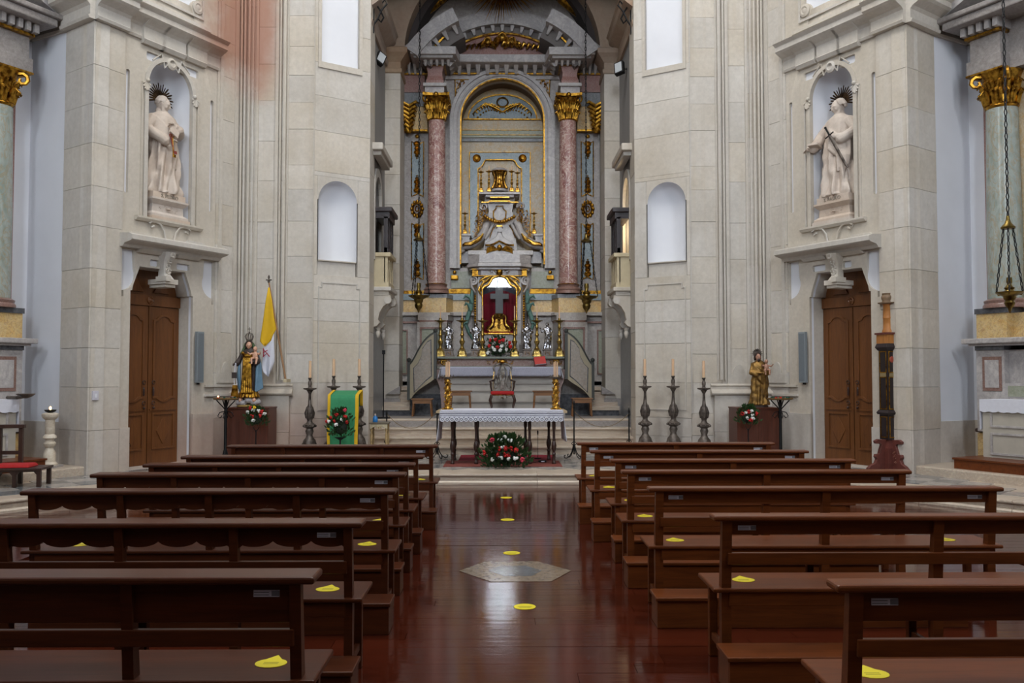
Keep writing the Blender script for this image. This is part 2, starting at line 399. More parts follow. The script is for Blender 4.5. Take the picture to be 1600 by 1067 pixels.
# ---------------------------------------------------------------- the shell: octagonal crossing, chancel, side chapels
class Fr:
    "vertical wall plane; P, Q in plan on the left side, mirrored for s = 1; u along the wall, d out of it, z up"
    def __init__(s, P, Q, side=-1):
        s.P = Vector(P); s.Q = Vector(Q); s.side = side; s.len = (s.Q - s.P).length
        s.u = (s.Q - s.P).normalized(); s.n = Vector((s.u.y, -s.u.x))
    def w(s, u, d, z):
        p = s.P + s.u * u + s.n * d
        return (p.x if s.side < 0 else -p.x, p.y, z)
    def uz(s, px, py, d=0.0):
        dr = CR @ Vector(((px - 800) / F, (533.5 - py) / F, -1.0)); P = s.P + s.n * d
        # solve t*dr.xy = P + u*a
        det = dr.x * (-s.u.y) - dr.y * (-s.u.x)
        t = (P.x * (-s.u.y) - P.y * (-s.u.x)) / det
        a = (dr.x * t - P.x) / s.u.x if abs(s.u.x) > abs(s.u.y) else (dr.y * t - P.y) / s.u.y
        return (a, 1.65 + dr.z * t)
    def ang(s):
        a = math.atan2(s.u.y, s.u.x); return a if s.side < 0 else PI - a
    def mat(s, u, d, z):
        return Matrix.Translation(s.w(u, d, z)) @ Matrix.Rotation(s.ang(), 4, 'Z')
_cube = {}
def cube_mesh(mat, name):
    k = (mat.name, name)
    if k not in _cube:
        mb = MB().bx(-.5, .5, -.5, .5, -.5, .5, 0.004, 0.0); me = bpy.data.meshes.new(name); me.from_pydata(mb.v, [], mb.f); me.materials.append(mat); _cube[k] = me
    return _cube[k]
def ashlar(fr, u0, u1, courses, bw, parent, mat=STONE, holes=(), th=0.05, gap=0.005, name='stone_block', d0=0.0, seed=0):
    rr = random.Random(seed + 5)
    me = cube_mesh(mat, name)
    zs = set(courses)
    for h in holes: zs.add(h[2]); zs.add(h[3])
    zs = sorted(z for z in zs if courses[0] <= z <= courses[-1]); ci = 0
    for z0, z1 in zip(zs, zs[1:]):
        if z1 - z0 < 0.02: continue
        iv = [(u0, u1)]
        for h in holes:
            if h[2] < z1 - 1e-4 and h[3] > z0 + 1e-4:
                nv = []
                for a, b in iv:
                    if h[1] <= a or h[0] >= b: nv.append((a, b)); continue
                    if h[0] > a: nv.append((a, h[0]))
                    if h[1] < b: nv.append((h[1], b))
                iv = nv
        ci += 1
        for a, b in iv:
            if b - a < 0.03: continue
            n = max(1, round((b - a) / bw)); cuts = [a + (b - a) * (i + (0 if i in (0, n) else rr.uniform(-.18, .18) + (0.25 if ci % 2 else -0.1))) / n for i in range(n + 1)]
            for c0, c1 in zip(cuts, cuts[1:]):
                if c1 - c0 < 0.03: continue
                e = rr.uniform(-.003, .003)
                o = bpy.data.objects.new(name, me); COL.objects.link(o); o.parent = parent
                M = fr.mat((c0 + c1) / 2, d0 - th / 2 + e, (z0 + z1) / 2)
                o.location = M.translation; o.rotation_euler = (0, 0, fr.ang()); o.scale = (c1 - c0 - gap, th, z1 - z0 - gap)
def zc(lo, hi, step, jit, seed, first=None):
    rr = random.Random(seed); z = lo; out = [lo]
    if first: z += first; out.append(z)
    while z < hi - step * .6:
        z += step * (1 + rr.uniform(-jit, jit)); out.append(min(z, hi))
    out[-1] = hi
    return out
HT = 12.0
A = (-3.42, 15.6); B = (-2.5, 16.2); D = (-4.82, 15.6); C = (-6.19, 13.0); E = (-6.83, 13.45); G = (-7.61, 13.87); H = (-10.4, 8.6)
def strip(fr, name, mat, parent, u0, u1, z0, z1, d0, d1):
    mb = MB().bx(u0, u1, d0, d1, z0, z1); mb.xf(lambda p: fr.w(*p)); return struct(name, mb, mat, parent=parent)
def fplate(fr, name, mat, parent, outer, holes, d0, d1, bevel=0, smooth=None):
    mb = MB().plate(outer, holes, d0, d1, lambda a, b, d: fr.w(a, d, b)); return struct(name, mb, mat, parent=parent, bevel=bevel, smooth=smooth)
def moulding(fr, name, mat, parent, u0, u1, prof, ends=True):
    "prof: list of (d, z) outline, swept from u0 to u1"
    rings = [[fr.w(u, d, z) for d, z in prof] for u in (u0, u1)]
    return struct(name, MB().loft(rings), mat, parent=parent)

FLOORZ = 0.15
def sidewalls(s):
    sd = 'left' if s < 0 else 'right'
    # --- the front pier beside the chancel, with a round-headed niche
    fr = Fr(A, B, s); L = fr.len
    core = MB().bx(0, L, -0.75, -0.33, 0, HT)
    core.bx(L - 0.02, L + 0.0, -0.75, -0.05, 0, HT); core.xf(lambda p: fr.w(*p)); w = struct('wall_%s_pier' % sd, core, JOINT)
    nu0, nz0 = fr.uz(497, 405); nu1, _ = fr.uz(557, 405); nzs = 3.55; nr = (nu1 - nu0) / 2; nc = (nu0 + nu1) / 2
    _, nzt = fr.uz(527, 283); nzs = nzt - nr
    _, nzp = fr.uz(527, 431)
    wu0, wz = fr.uz(501, 97); wu1, _ = fr.uz(562, 97)
    hs = [(nu0 - .02, nu1 + .02, nzp, nzt + .06), (wu0, wu1, wz, HT)]
    cs = [0, .52, .86, 1.5, 2.22, 2.62, 3.02, nzp, nzt + .06, 5.35, 6.1, 6.75, wz, 8.0, 8.8, 9.7, 10.6, HT]
    ashlar(fr, 0, L, sorted(set(round(z, 3) for z in cs)), 0.95, w, holes=hs, th=0.33, seed=3 + (s > 0) * 7)
    # arch head stone around the niche
    out = rect(nu0 - .02, nu1 + .02, nzs, nzt + .06)
    head = [(nu0 - .02, nzs), (nu0, nzs)] + list(reversed(arc(nc, nzs, nr, 0, 180, 20)))[1:] + [(nu1 + .02, nzs), (nu1 + .02, nzt + .06), (nu0 - .02, nzt + .06)]
    fplate(fr, 'niche_arch', STONE_S, w, head, [], 0.0, -0.3)
    # concave plaster of the niche
    rings = []
    for i in range(15):
        a = PI * i / 14; uu = nc - nr * math.cos(a); dd = -0.3 * math.sin(a)
        rings.append([(uu, dd, z) for z in (nz0, nzs)])
    mb = MB(); n = 15
    vs = []; fs = []
    rows = [nz0, nzs] + [nzs + nr * math.sin(PI / 2 * k / 8) for k in range(1, 9)]
    for j, z in enumerate(rows):
        rad = nr if j < 2 else nr * math.cos(PI / 2 * (j - 1) / 8)
        for i in range(n):
            a = PI * i / (n - 1); vs.append((nc - rad * math.cos(a), -0.3 * (rad / nr) ** .5 * math.sin(a) if rad > 1e-4 else 0, z))
    for j in range(len(rows) - 1):
        for i in range(n - 1): fs.append((j * n + i, j * n + i + 1, (j + 1) * n + i + 1, (j + 1) * n + i))
    mb.add(vs, fs); mb.xf(lambda p: fr.w(*p)); mb.build('niche_plaster', WHITE, w, smooth=60)
    strip(fr, 'niche_sill', STONE_S, w, nu0, nu1, nz0 - .02, nz0, -0.33, -0.012)
    strip(fr, 'niche_apron', STONE_S, w, nu0, nu1, nzp, nz0 - .02, -0.2, -0.05)
    # tall plastered panel above
    strip(fr, 'plaster_panel', WHITE, w, wu0, wu1, wz, HT, -0.3, -0.08)
    f = .05
    fplate(fr, 'panel_frame', STONE_S, w, [(wu0 - .05, wz - .1), (wu1 + .05, wz - .1), (wu1 + .05, HT), (wu0 - .05, HT)], [rect(wu0 + .01, wu1 - .01, wz + .01, HT - .01)], -0.02, 0.025)
    # sunk lower panel with eared head, drawn by thin fillets
    e0, ez = fr.uz(497, 440); e1, _ = fr.uz(563, 440); ezb = 1.0
    o = [(e0, ezb), (e1, ezb), (e1, ez - .08), (e1 - .06, ez - .08), (e1 - .06, ez), (e0 + .06, ez), (e0 + .06, ez - .08), (e0, ez - .08)]
    k = .022
    i_ = [(e0 + k, ezb + k), (e1 - k, ezb + k), (e1 - k, ez - .08 - k), (e1 - .06 - k, ez - .08 - k), (e1 - .06 - k, ez - k), (e0 + .06 + k, ez - k), (e0 + .06 + k, ez - .08 - k), (e0 + k, ez - .08 - k)]
    fplate(fr, 'panel_fillet', STONE_S, w, o, [i_], 0.0, 0.018)
    # jamb of the chancel opening
    jf = Fr((-2.5, 16.2), (-2.5, 16.78), s)   # normal points to the axis
    ashlar(jf, 0, 0.58, zc(0, HT, .62, .15, 9), 0.6, w, th=0.3, seed=12)

    # --- frontal bay with two tall sunk panels
    fr = Fr(D, A, s); L = fr.len
    core = MB().bx(0, L, -0.6, -0.05, 0, HT); core.xf(lambda p: fr.w(*p)); w = struct('wall_%s_front' % sd, core, JOINT)
    uu = lambda px: fr.uz(px, 500)[0]
    ua, ub = uu(440), L
    ashlar(fr, -0.1, uu(396), zc(1.3, HT, .78, .1, 21), 1.2, w, th=0.05, seed=31, d0=-0.02)
    ashlar(fr, uu(396), ua, zc(1.3, HT, .74, .12, 23), 1.2, w, th=0.05, seed=33, d0=-0.02)
    ashlar(fr, ua, ub, [0, .55, .95] + zc(1.5, HT, .55, .22, 25), 1.2, w, th=0.05, seed=35)
    for px, wd, dd in ((372, .035, .03), (378, .03, .055), (384, .035, .03), (390, .03, .012), (434, .03, .03), (440, .05, .05), (446, .025, .02), (487.5, .02, .02)):
        u = uu(px); strip(fr, 'vertical_fillet', STONE_S, w, u, u + wd, 1.55 if px < 480 else .95, HT, -0.02, dd)
    _, zb = fr.uz(415, 586); _, zt2 = fr.uz(415, 566)
    for a, b, c0, c1 in ((396, 432, 400, 427),):
        a, b, c0, c1 = uu(a), uu(b), uu(c0), uu(c1); cc = (c0 + c1) / 2; rr_ = (c1 - c0) / 2 * .7
        hole = [(c0, zb), (cc - rr_, zb)] + list(reversed(arc(cc, zb, rr_, 0, 180, 10, .19)))[1:-1] + [(cc + rr_, zb), (c1, zb), (c1, HT - .2), (c0, HT - .2)]
        fplate(fr, 'sunk_panel_frame', STONE_S, w, [(a, 1.45), (b, 1.45), (b, HT), (a, HT)], [hole], -0.02, 0.012)
    # plinth with its moulded cap
    p0, p1 = uu(368) - .65, uu(455)
    _, zp = fr.uz(400, 613, .14)
    ashlar(fr, -0.10, p1, [0, .62, zp - .06], 0.9, w, mat=STONE, th=0.14, seed=41, d0=0.09)
    moulding(fr, 'plinth_cap', STONE_S, w, -0.04, p1 + .05, [(0, zp - .06), (.10, zp - .06), (.135, zp - .03), (.135, zp - .01), (.07, zp + .05), (.06, zp + .10), (.08, zp + .12), (.05, zp + .15), (0, zp + .15)])

    # --- diagonal bay: door below, niche with its statue above
    fr = Fr(C, D, s); L = fr.len
    U = lambda px, py=500, d=0: fr.uz(px, py, d)[0]
    Zz = lambda px, py, d=0: fr.uz(px, py, d)[1]
    core = MB(); w = None
    b0 = U(187); b1 = U(334)
    d0, d1 = U(203), U(301); zi = Zz(202, 453); zt = Zz(225, 417)
    t0, t1 = d0 + .17, d1 - .17
    # shaped door head
    lc = bez((d0 + .03, zi), (d0 + .06, zi + .16), (t0 - .06, zi + .22), (t0, zt), 8)
    rc = [(d0 + d1 - p[0], p[1]) for p in reversed(lc)]
    head = [(d0, zi)] + lc + rc + [(d1, zi)]
    n0, n1 = U(217), U(302); nc = (n0 + n1) / 2; nr = (n1 - n0) / 2 - .10
    nzt = Zz(262, 106) + .09; nzb = Zz(256, 345); nzs = nzt - nr
    niche = [(nc - nr, nzb), (nc + nr, nzb)] + arc(nc, nzs, nr, 0, 180, 22)
    niche_d = [(nc + (p[0] - nc) * .999, p[1]) for p in niche]
    zsh = Zz(188, 362)   # hood top
    zsh = 3.80
    # white slots
    def slot(x0, x1, z0, z1):
        r = min(.03, (x1 - x0) / 2.2, (z1 - z0) / 2.2)
        return arc(x1 - r, z0 + r, r, -90, 0, 4) + arc(x1 - r, z1 - r, r, 0, 90, 4) + arc(x0 + r, z1 - r, r, 90, 180, 4) + arc(x0 + r, z0 + r, r, 180, 270, 4)
    sl = []
    sl.append(slot(b0 + .04, b0 + .11, Zz(193, 300), Zz(195, 106)))
    sl.append(slot(b1 - .14, b1 - .07, Zz(323, 330), Zz(323, 154)))
    zq = 6.90
    sl.append(slot(b0 + .42, nc - .17, zq - .16, zq - .02)); sl.append(slot(nc + .17, b1 - .42, zq - .16, zq - .02))
    sl.append(slot(b0 + .55, nc - .18, 3.40, 3.51)); sl.append(slot(nc + .18, b1 - .55, 3.40, 3.51))
    for q_ in (0, 1):
        m = (lambda x: x) if q_ == 0 else (lambda x: b0 + b1 - x)
        sh = [(b0 + .02, 3.62), (b0 + .02, 2.87), (b0 + .06, 2.87), (b0 + .06, 2.97)] + bez((b0 + .06, 2.97), (b0 + .22, 3.0), (b0 + .33, 3.16), (b0 + .26, 3.33), 7)[1:] + [(b0 + .24, 3.62)]
        sh = [(m(x), z) for x, z in sh]
        sl.append(sh)
    outer_lo = [(b0, FLOORZ), (d0, FLOORZ), (d0, zi)] + lc + rc + [(d1, zi), (d1, FLOORZ), (b1, FLOORZ), (b1, HT), (b0, HT)]
    up0, up1 = b0 + .45, b1 - .45
    upz = 7.95
    upper = [(up0 + .15, upz), (up1 - .15, upz)] + arc(up1, upz + .0, .15, 180, 90, 5) + [(up1, HT - .3), (up0, HT - .3)] + arc(up0, upz, .15, 90, 0, 5)
    w = fplate(fr, 'wall_%s_diagonal' % sd, STONE_S, None, outer_lo, [niche] + sl + [upper], 0.0, -0.05, smooth=30)
    fplate(fr, 'plaster_backing', WHITE, w, outer_lo, [niche], -0.05, -0.10)
    fplate(fr, 'wall_core', STONE_S, w, outer_lo, [niche], -0.10, -0.55)
    # pilaster strips either side in big blocks
    cs = [FLOORZ, .81, 1.457, 2.05, 2.66, 3.25, 3.9, 4.5, 5.15, 5.75, 6.35, 7.02]
    ashlar(fr, 0, b0, cs, 1.5, w, th=0.30, seed=51, d0=0.03)
    ashlar(fr, 0, b0, [7.4, 8.1, 8.9, HT], 1.5, w, th=0.30, seed=52, d0=0.03)
    ashlar(fr, b1, L + .02, zc(FLOORZ, HT, .72, .12, 53), 1.5, w, th=0.30, seed=53, d0=0.02)
    for z0 in (1.27, 1.43): strip(fr, 'dado_moulding', STONE_S, w, b1 - .2, L + .02, z0, z0 + .04, .0, .05)
    zb = Zz(350, 583); c0, c1 = b1 + .12, L - .10; cc = (c0 + c1) / 2; q2 = (c1 - c0) * .36
    hole = [(c0, zb), (cc - q2, zb)] + list(reversed(arc(cc, zb, q2, 0, 180, 10, .20)))[1:-1] + [(cc + q2, zb), (c1, zb), (c1, HT - .2), (c0, HT - .2)]
    fplate(fr, 'sunk_panel_frame', STONE_S, w, [(b1 + .05, 1.5), (L - .02, 1.5), (L - .02, HT), (b1 + .05, HT)], [hole], 0.0, 0.045)
    strip(fr, 'jamb_plinth', STONE_S, w, b0, d0, FLOORZ, Zz(195, 668), -0.05, 0.035)
    strip(fr, 'jamb_plinth', STONE_S, w, d1, b1, FLOORZ, .98, -0.05, 0.035)
    # niche: frame, shells at the springing, plaster
    k = .07
    fo = [(nc - nr - k, nzb), (nc - nr - k, nzs)] + list(reversed(arc(nc, nzs, nr + k, 0, 180, 22)))[1:-1] + [(nc + nr + k, nzs), (nc + nr + k, nzb)]
    fi = [(nc + nr, nzb)] + arc(nc, nzs, nr, 0, 180, 22) + [(nc - nr, nzb)]
    fplate(fr, 'niche_frame', STONE_S, w, fo + fi, [], 0.0, 0.03)
    k2 = .13; vs = []
    fplate(fr, 'niche_outer_frame', STONE_S, w, [(nc - nr - k2, nzb), (nc - nr - k2, nzs - .02), (nc - nr - k2 + .02, nzs - .02), (nc - nr - k2 + .02, nzb)], [], 0, .03)
    fplate(fr, 'niche_outer_frame', STONE_S, w, [(nc + nr + k2, nzb), (nc + nr + k2, nzs - .02), (nc + nr + k2 - .02, nzs - .02), (nc + nr + k2 - .02, nzb)], [], 0, .03)
    mb = MB(); vs = []; fs = []; n = 17; ND = 0.5
    rows = [(nzb, 1)] + [(nzs + nr * math.sin(PI / 2 * kk / 8), math.cos(PI / 2 * kk / 8)) for kk in range(0, 9)]
    for z, sc in rows:
        for i in range(n):
            a = PI * i / (n - 1); vs.append((nc - nr * sc * math.cos(a), -0.08 - ND * (0.25 + .75 * sc) * math.sin(a), z))
    for j in range(len(rows) - 1):
        for i in range(n - 1): fs.append((j * n + i, j * n + i + 1, (j + 1) * n + i + 1, (j + 1) * n + i))
    mb.add(vs, fs); mb.xf(lambda p: fr.w(*p)); mb.build('niche_plaster', WHITE, w, smooth=60)
    mb = MB().plate(arc(nc, -0.05, nr, 180, 360, 16, ND), [], nzb - .05, nzb, lambda a, b, d: fr.w(a, b, d)); mb.build('niche_floor', STONE_S, w)
    for sg in (-1, 1):
        mb = MB()
        for kx in range(7):
            a = math.radians(-90 + (kx - 3) * 24); mb.tube([fr.w(nc + sg * (nr + .05), .02, nzs), fr.w(nc + sg * (nr + .05) + .08 * math.cos(a), .035, nzs + .15 * math.sin(a))], [.010, .020], 6)
        mb.ball(fr.w(nc + sg * (nr + .03), .04, nzs + .02), .035, 8, 6); mb.bx(0, 0, 0, 0, 0, 0)
        mb.v = mb.v[:-8]; mb.f = mb.f[:-6]
        mb.build('shell_ornament', STONE_S, w, smooth=60)
    # niche sill, scrolls under it
    moulding(fr, 'niche_sill', STONE_S, w, nc - nr - .22, nc + nr + .22, [(0, nzb - .07), (.05, nzb - .07), (.08, nzb - .03), (.08, nzb), (0, nzb)])
    for sg in (-1, 1):
        mb = MB(); pts = [fr.w(nc + sg * x, .04, z) for x, z in ((.05, zsh + .02), (.10, zsh + .10), (.12, zsh + .2), (.2, zsh + .3), (.34, zsh + .33), (.42, zsh + .28), (.38, zsh + .22), (.32, zsh + .25))]
        mb.tube(pts, .018, 6); mb.build('carved_scroll', STONE_S, w, smooth=60)
        o_ = [(nc + sg * .3, zsh + .05), (nc + sg * .8, zsh + .05), (nc + sg * .74, zsh + .11), (nc + sg * .4, zsh + .12)]
        fplate(fr, 'scroll_cushion', STONE_S, w, o_, [], 0.0, 0.04)
    # keystone scroll and arch crown ornament at entablature
    mb = MB(); mb.lathe([(.10, 0), (.10, .03), (.06, .05), (.05, .03)], n=16); mb.xf(lambda p: fr.w(nc + p.x, p.z, zq - .09 + p.y)); mb.build('rosette', STONE_S, w, smooth=40)
    for sg in (-1, 1):
        mb = MB().tube([fr.w(nc + sg * x, .02, z) for x, z in ((.09, zq - .13), (.14, zq - .20), (.20, nzs + math.sqrt((nr + .13) ** 2 - .04)), (.30, nzs + math.sqrt((nr + .10) ** 2 - .09)), (.38, nzs + math.sqrt((nr + .09) ** 2 - .1444)))], .013, 6); mb.build('carved_scroll', STONE_S, w, smooth=60)
    # hood over the door
    z0 = 3.64
    moulding(fr, 'door_hood', STONE_S, w, b0 - .05, b1 + .03, [(0, z0), (.10, z0), (.14, z0 + .05), (.28, z0 + .08), (.31, z0 + .10), (.31, z0 + .17), (.24, z0 + .20), (0, z0 + .22)])
    moulding(fr, 'hood_bed_mould', STONE_S, w, nc - .62, nc - .14, [(0, z0 - .05), (.05, z0 - .05), (.12, z0), (0, z0)])
    moulding(fr, 'hood_bed_mould', STONE_S, w, nc + .14, nc + .62, [(0, z0 - .05), (.05, z0 - .05), (.12, z0), (0, z0)])
    # scrolled keystone of the door
    dc = (d0 + d1) / 2; mb = MB()
    prof = [(.22, z0, .11), (.21, z0 - .06, .105), (.14, z0 - .14, .085), (.10, z0 - .25, .065), (.12, z0 - .36, .065), (.2, z0 - .44, .08)]
    rings = [[fr.w(dc - wd, -0.04, z), fr.w(dc + wd, -0.04, z), fr.w(dc + wd, dd * .8, z), fr.w(dc + wd * .6, dd, z), fr.w(dc - wd * .6, dd, z), fr.w(dc - wd, dd * .8, z)] for dd, z, wd in reversed(prof)]
    mb.loft(rings); mb.build('keystone', STONE_S, w, smooth=35)
    mb = MB(); mb.bx(dc - .13, dc + .13, -.2, .20, z0 - .52, z0 - .44); mb.bx(dc - .10, dc + .10, -.2, .17, z0 - .57, z0 - .52); mb.bx(dc - .15, dc - .05, .0, .24, z0 - .48, z0 - .40); mb.xf(lambda p: fr.w(*p)); mb.build('keystone_foot', STONE_S, w)
    mb = MB()
    for kx, (uu_, zz_) in enumerate(((0, -.05), (0, -.14), (0, -.22), (-.02, -.30), (.02, -.30), (0, -.38))): mb.tube([fr.w(dc + uu_ + .035 * math.cos(a * .7), .215 if kx < 1 else .12 + (kx == 1) * .03, z0 + zz_ + .035 * math.sin(a * .7)) for a in range(9)], .013, 5)
    mb.build('keystone_carving', STONE_S, w, smooth=60)
    # entablature broken forward over the bay
    zE = 7.02
    ent = [(0, zE), (.04, zE), (.06, zE + .04), (.03, zE + .06), (.03, zE + .2), (.07, zE + .24), (.20, zE + .30), (.24, zE + .33), (.24, zE + .41), (.30, zE + .46), (0, zE + .5)]
    moulding(fr, 'entablature', STONE_S, w, b0 - .02, b1 + .02, ent)
    for a, b in ((b0 + .30, b0 + .72), (nc - .24, nc + .24), (b1 - .72, b1 - .30)):
        moulding(fr, 'entablature_block', STONE_S, w, a, b, [(0, zE - .06), (.06, zE - .06), (.10, zE), (.08, zE + .02), (.08, zE + .2), (.12, zE + .24), (.22, zE + .30), (0, zE + .31)])
    ent2 = [(d + .08, z) for d, z in ent]; ent2[0] = (0, zE); ent2[-1] = (0, zE + .5)
    moulding(fr, 'entablature', STONE_S, w, -0.04, b0 + .02, ent2)
    moulding(fr, 'upper_ledge', STONE_S, w, up0 - .25, up1 + .25, [(0, 7.62), (.06, 7.62), (.06, 7.68), (0, 7.68)])
    for sg, uc in ((-1, up0 + .02), (1, up1 - .02)):
        mb = MB(); mb.lathe([(.11, 0), (.11, .03), (.07, .045), (.05, .03), (.03, .04)], n=16); mb.xf(lambda p: fr.w(uc + p.x, p.z, upz + .02 + p.y)); mb.build('rosette', STONE_S, w, smooth=40)
    fplate(fr, 'panel_frame', STONE_S, w, [(up0 - .12, upz - .16), (up1 + .12, upz - .16), (up1 + .12, HT - .1), (up0 - .12, HT - .1)], [rect(up0 - .08, up1 + .08, upz - .12, HT - .14)], 0, .03)

    # --- the door itself
    dd = -0.34
    door = fplate(fr, 'door_%d' % (1 if s < 0 else 2), DOORW, None, [(d0 - .02, FLOORZ), (d1 + .02, FLOORZ), (d1 + .02, zi), (t1 + .02, zt + .02), (t0 - .02, zt + .02), (d0 - .02, zi)], [], dd - .06, dd - .02)
    door['kind'] = 'structure'
    zl = Zz(250, 480, dd)
    dm = (d0 + d1) / 2
    def leaf(a, b, nm):
        lf = fplate(fr, 'door_leaf', DOORW, door, rect(a, b, FLOORZ + .01, zl), [], dd - .02, dd + .02, bevel=.004)
        a2, b2 = a + .08, b - .08; cc = (a2 + b2) / 2; h = (b2 - a2) / 2
        def ring(o, i_, d, nm): fplate(fr, nm, DOORW, lf, o, [i_], dd + .02, dd + d, bevel=.003)
        z0_, z1_ = FLOORZ + 1.02, zl - .10
        def shp(kk): return [(a2 + kk, z0_ + .08 + kk)] + [(x, z) for x, z in bez((a2 + h * .35 + kk, z0_ + .08 + kk), (cc - .05, z0_ + kk), (cc + .05, z0_ + kk), (b2 - h * .35 - kk, z0_ + .08 + kk), 8)] + [(b2 - kk, z0_ + .08 + kk), (b2 - kk, z1_ - .12 - kk)] + bez((b2 - h * .3 - kk, z1_ - .10 - kk), (b2 - h * .6, z1_ - kk), (a2 + h * .6, z1_ - kk), (a2 + h * .3 + kk, z1_ - .10 - kk), 8) + [(a2 + kk, z1_ - .12 - kk)]
        ring(shp(0), shp(.035), .04, 'panel_moulding')
        ring(rect(a2, b2, FLOORZ + .26, FLOORZ + .86), rect(a2 + .03, b2 - .03, FLOORZ + .29, FLOORZ + .83), .04, 'panel_moulding')
        fplate(fr, 'raised_panel', DOORW, lf, [(cc, FLOORZ + .34), (b2 - .09, FLOORZ + .57), (cc, FLOORZ + .78), (a2 + .09, FLOORZ + .57)], [], dd + .02, dd + .035, bevel=.004)
        fplate(fr, 'lower_rail_moulding', DOORW, lf, rect(a + .03, b - .03, FLOORZ + .90, FLOORZ + .93), [], dd + .02, dd + .035)
        return lf
    l1 = leaf(d0 + .01, dm - .012, 0); l2 = leaf(dm + .004, d1 - .01, 1)
    for lf, x in ((l1, dm - .10), (l2, dm + .09)):
        mb = MB(); mb.tube([fr.w(x, dd + .045, 1.30 + .02 * kk) for kk in range(8)], [.012, .02, .014, .022, .014, .02, .013, .01], 6)
        for kk in (0, 1): mb.tube([fr.w(x + .03 * math.cos(a * .8), dd + .05, 1.18 + kk * .34 + .03 * math.sin(a * .8)) for a in range(8)], .008, 5)
        mb.ball(fr.w(x, dd + .06, 1.1), .022, 8, 6); mb.build('handle', DARKW, lf, smooth=50)
    fplate(fr, 'transom_bar', DOORW, door, rect(d0, d1, zl + .005, zi - .02), [], dd - .02, dd + .05, bevel=.01)
    mb = MB(); mb.lathe([(.07, 0), (.07, .02), (.045, .03), (.03, .015), (.02, .025)], n=18); mb.xf(lambda p: fr.w(dm + p.x, dd + .05 + p.z, (zl + zi) / 2 + p.y)); mb.build('round_boss', DOORW, door, smooth=40)
    for sg in (-1, 1):
        fplate(fr, 'shaped_panel', DOORW, door, [(dm + sg * .10, zi + .03), (dm + sg * .42, zi + .03), (dm + sg * .24, zi + .26)], [], dd - .02, dd + .01, bevel=.008)
    strip(fr, 'door_threshold', STONE_S, door, d0, d1, 0.10, FLOORZ + .012, -0.5, 0.02)

    # --- return face of the corner pillar and the plastered chapel walls
    fr = Fr(E, C, s); L = fr.len
    core = MB().bx(0, L - .32, -0.34, -0.2, 0, HT).xf(lambda p: fr.w(*p)); w2 = struct('wall_%s_pillar_return' % sd, core, JOINT)
    ashlar(fr, 0, L + .025, cs, 1.5, w2, th=0.25, seed=61, d0=.02)
    ashlar(fr, 0, L, [7.4, 8.1, 8.9, HT], 1.5, w2, th=0.25, seed=62, d0=.02)
    moulding(fr, 'entablature', STONE_S, w2, 0, L + .06, ent2)
    fr = Fr(G, E, s); L = fr.len
    core = MB().bx(-0.05, L + .02, -0.4, 0, .9, HT).xf(lambda p: fr.w(*p)); w3 = struct('wall_%s_chapel_rear' % sd, core, WHITE)
    ashlar(fr, -.05, L + .02, [0, .92], .9, w3, mat=STONE, th=0.3, seed=63, d0=.02)
    moulding(fr, 'entablature', STONE_S, w3, 0, L + .02, ent)
    fr = Fr(H, G, s); L = fr.len
    core = MB().bx(0, L, -0.4, 0, 0, HT).xf(lambda p: fr.w(*p)); w4 = struct('wall_%s_chapel' % sd, core, WHITE)
    strip(fr, 'dado', STONE_S, w4, 0, L, 0, .92, 0, .03)
    moulding(fr, 'entablature', STONE_S, w4, 0, L, ent)
for s in (-1, 1): sidewalls(s)

# ---- floor of the nave: polished boards laid across, each near one its own piece
fl = struct('floor', MB().bx(-12, 12, -14, 13.3, -0.25, -0.03), FLOORW)
me = None
rr = random.Random(4)
pw = 0.155
protos = []
for k in range(6):
    mb = MB().bx(-.5, .5, -.5, .5, -.5, .5); m_ = bpy.data.meshes.new('floor_board'); m_.from_pydata(mb.v, [], mb.f); m_.materials.append(FLOORW); protos.append(m_)
y = 3.6; nb = 0
while y < 8.6:
    x = -3.6 - rr.uniform(0, 1.2)
    while x < 4.3:
        L = rr.uniform(2.0, 3.2)
        o = bpy.data.objects.new('floor_board', protos[nb % 6]); COL.objects.link(o); o.parent = fl
        o.location = (x + L / 2, y + pw / 2, -0.0255 + rr.uniform(-.0006, .0006)); o.scale = (L - .003, pw - .003, .05); o.rotation_euler = (rr.uniform(-.003, .003), rr.uniform(-.0006, .0006), 0)
        nb += 1; x += L
    y += pw
mb = MB(); yy = y
while yy < 13.06:
    x = -7 - rr.uniform(0, 2)
    while x < 7:
        L = rr.uniform(1.8, 3.5); e = rr.uniform(-.0008, .0008); a = rr.uniform(-.0004, .0004)
        mb.add([(x, yy, -.03), (x + L - .003, yy, -.03), (x + L - .003, yy + pw - .003, -.03), (x, yy + pw - .003, -.03), (x, yy, e - a), (x + L - .003, yy, e - a), (x + L - .003, yy + pw - .003, e + a), (x, yy + pw - .003, e + a)], [(4, 5, 6, 7), (0, 1, 5, 4), (1, 2, 6, 5), (2, 3, 7, 6), (3, 0, 4, 7)]); x += L
    yy += pw
for (ya, yb, xa, xb) in ((-14, 3.6, -9, 9), (3.6, y, -12, -4.3), (3.6, y, 4.9, 12)): mb.bx(xa, xb, ya, yb, -.03, -.001)
o = mb.build('distant_floor_boards', FLOORW, fl); o['kind'] = 'stuff'
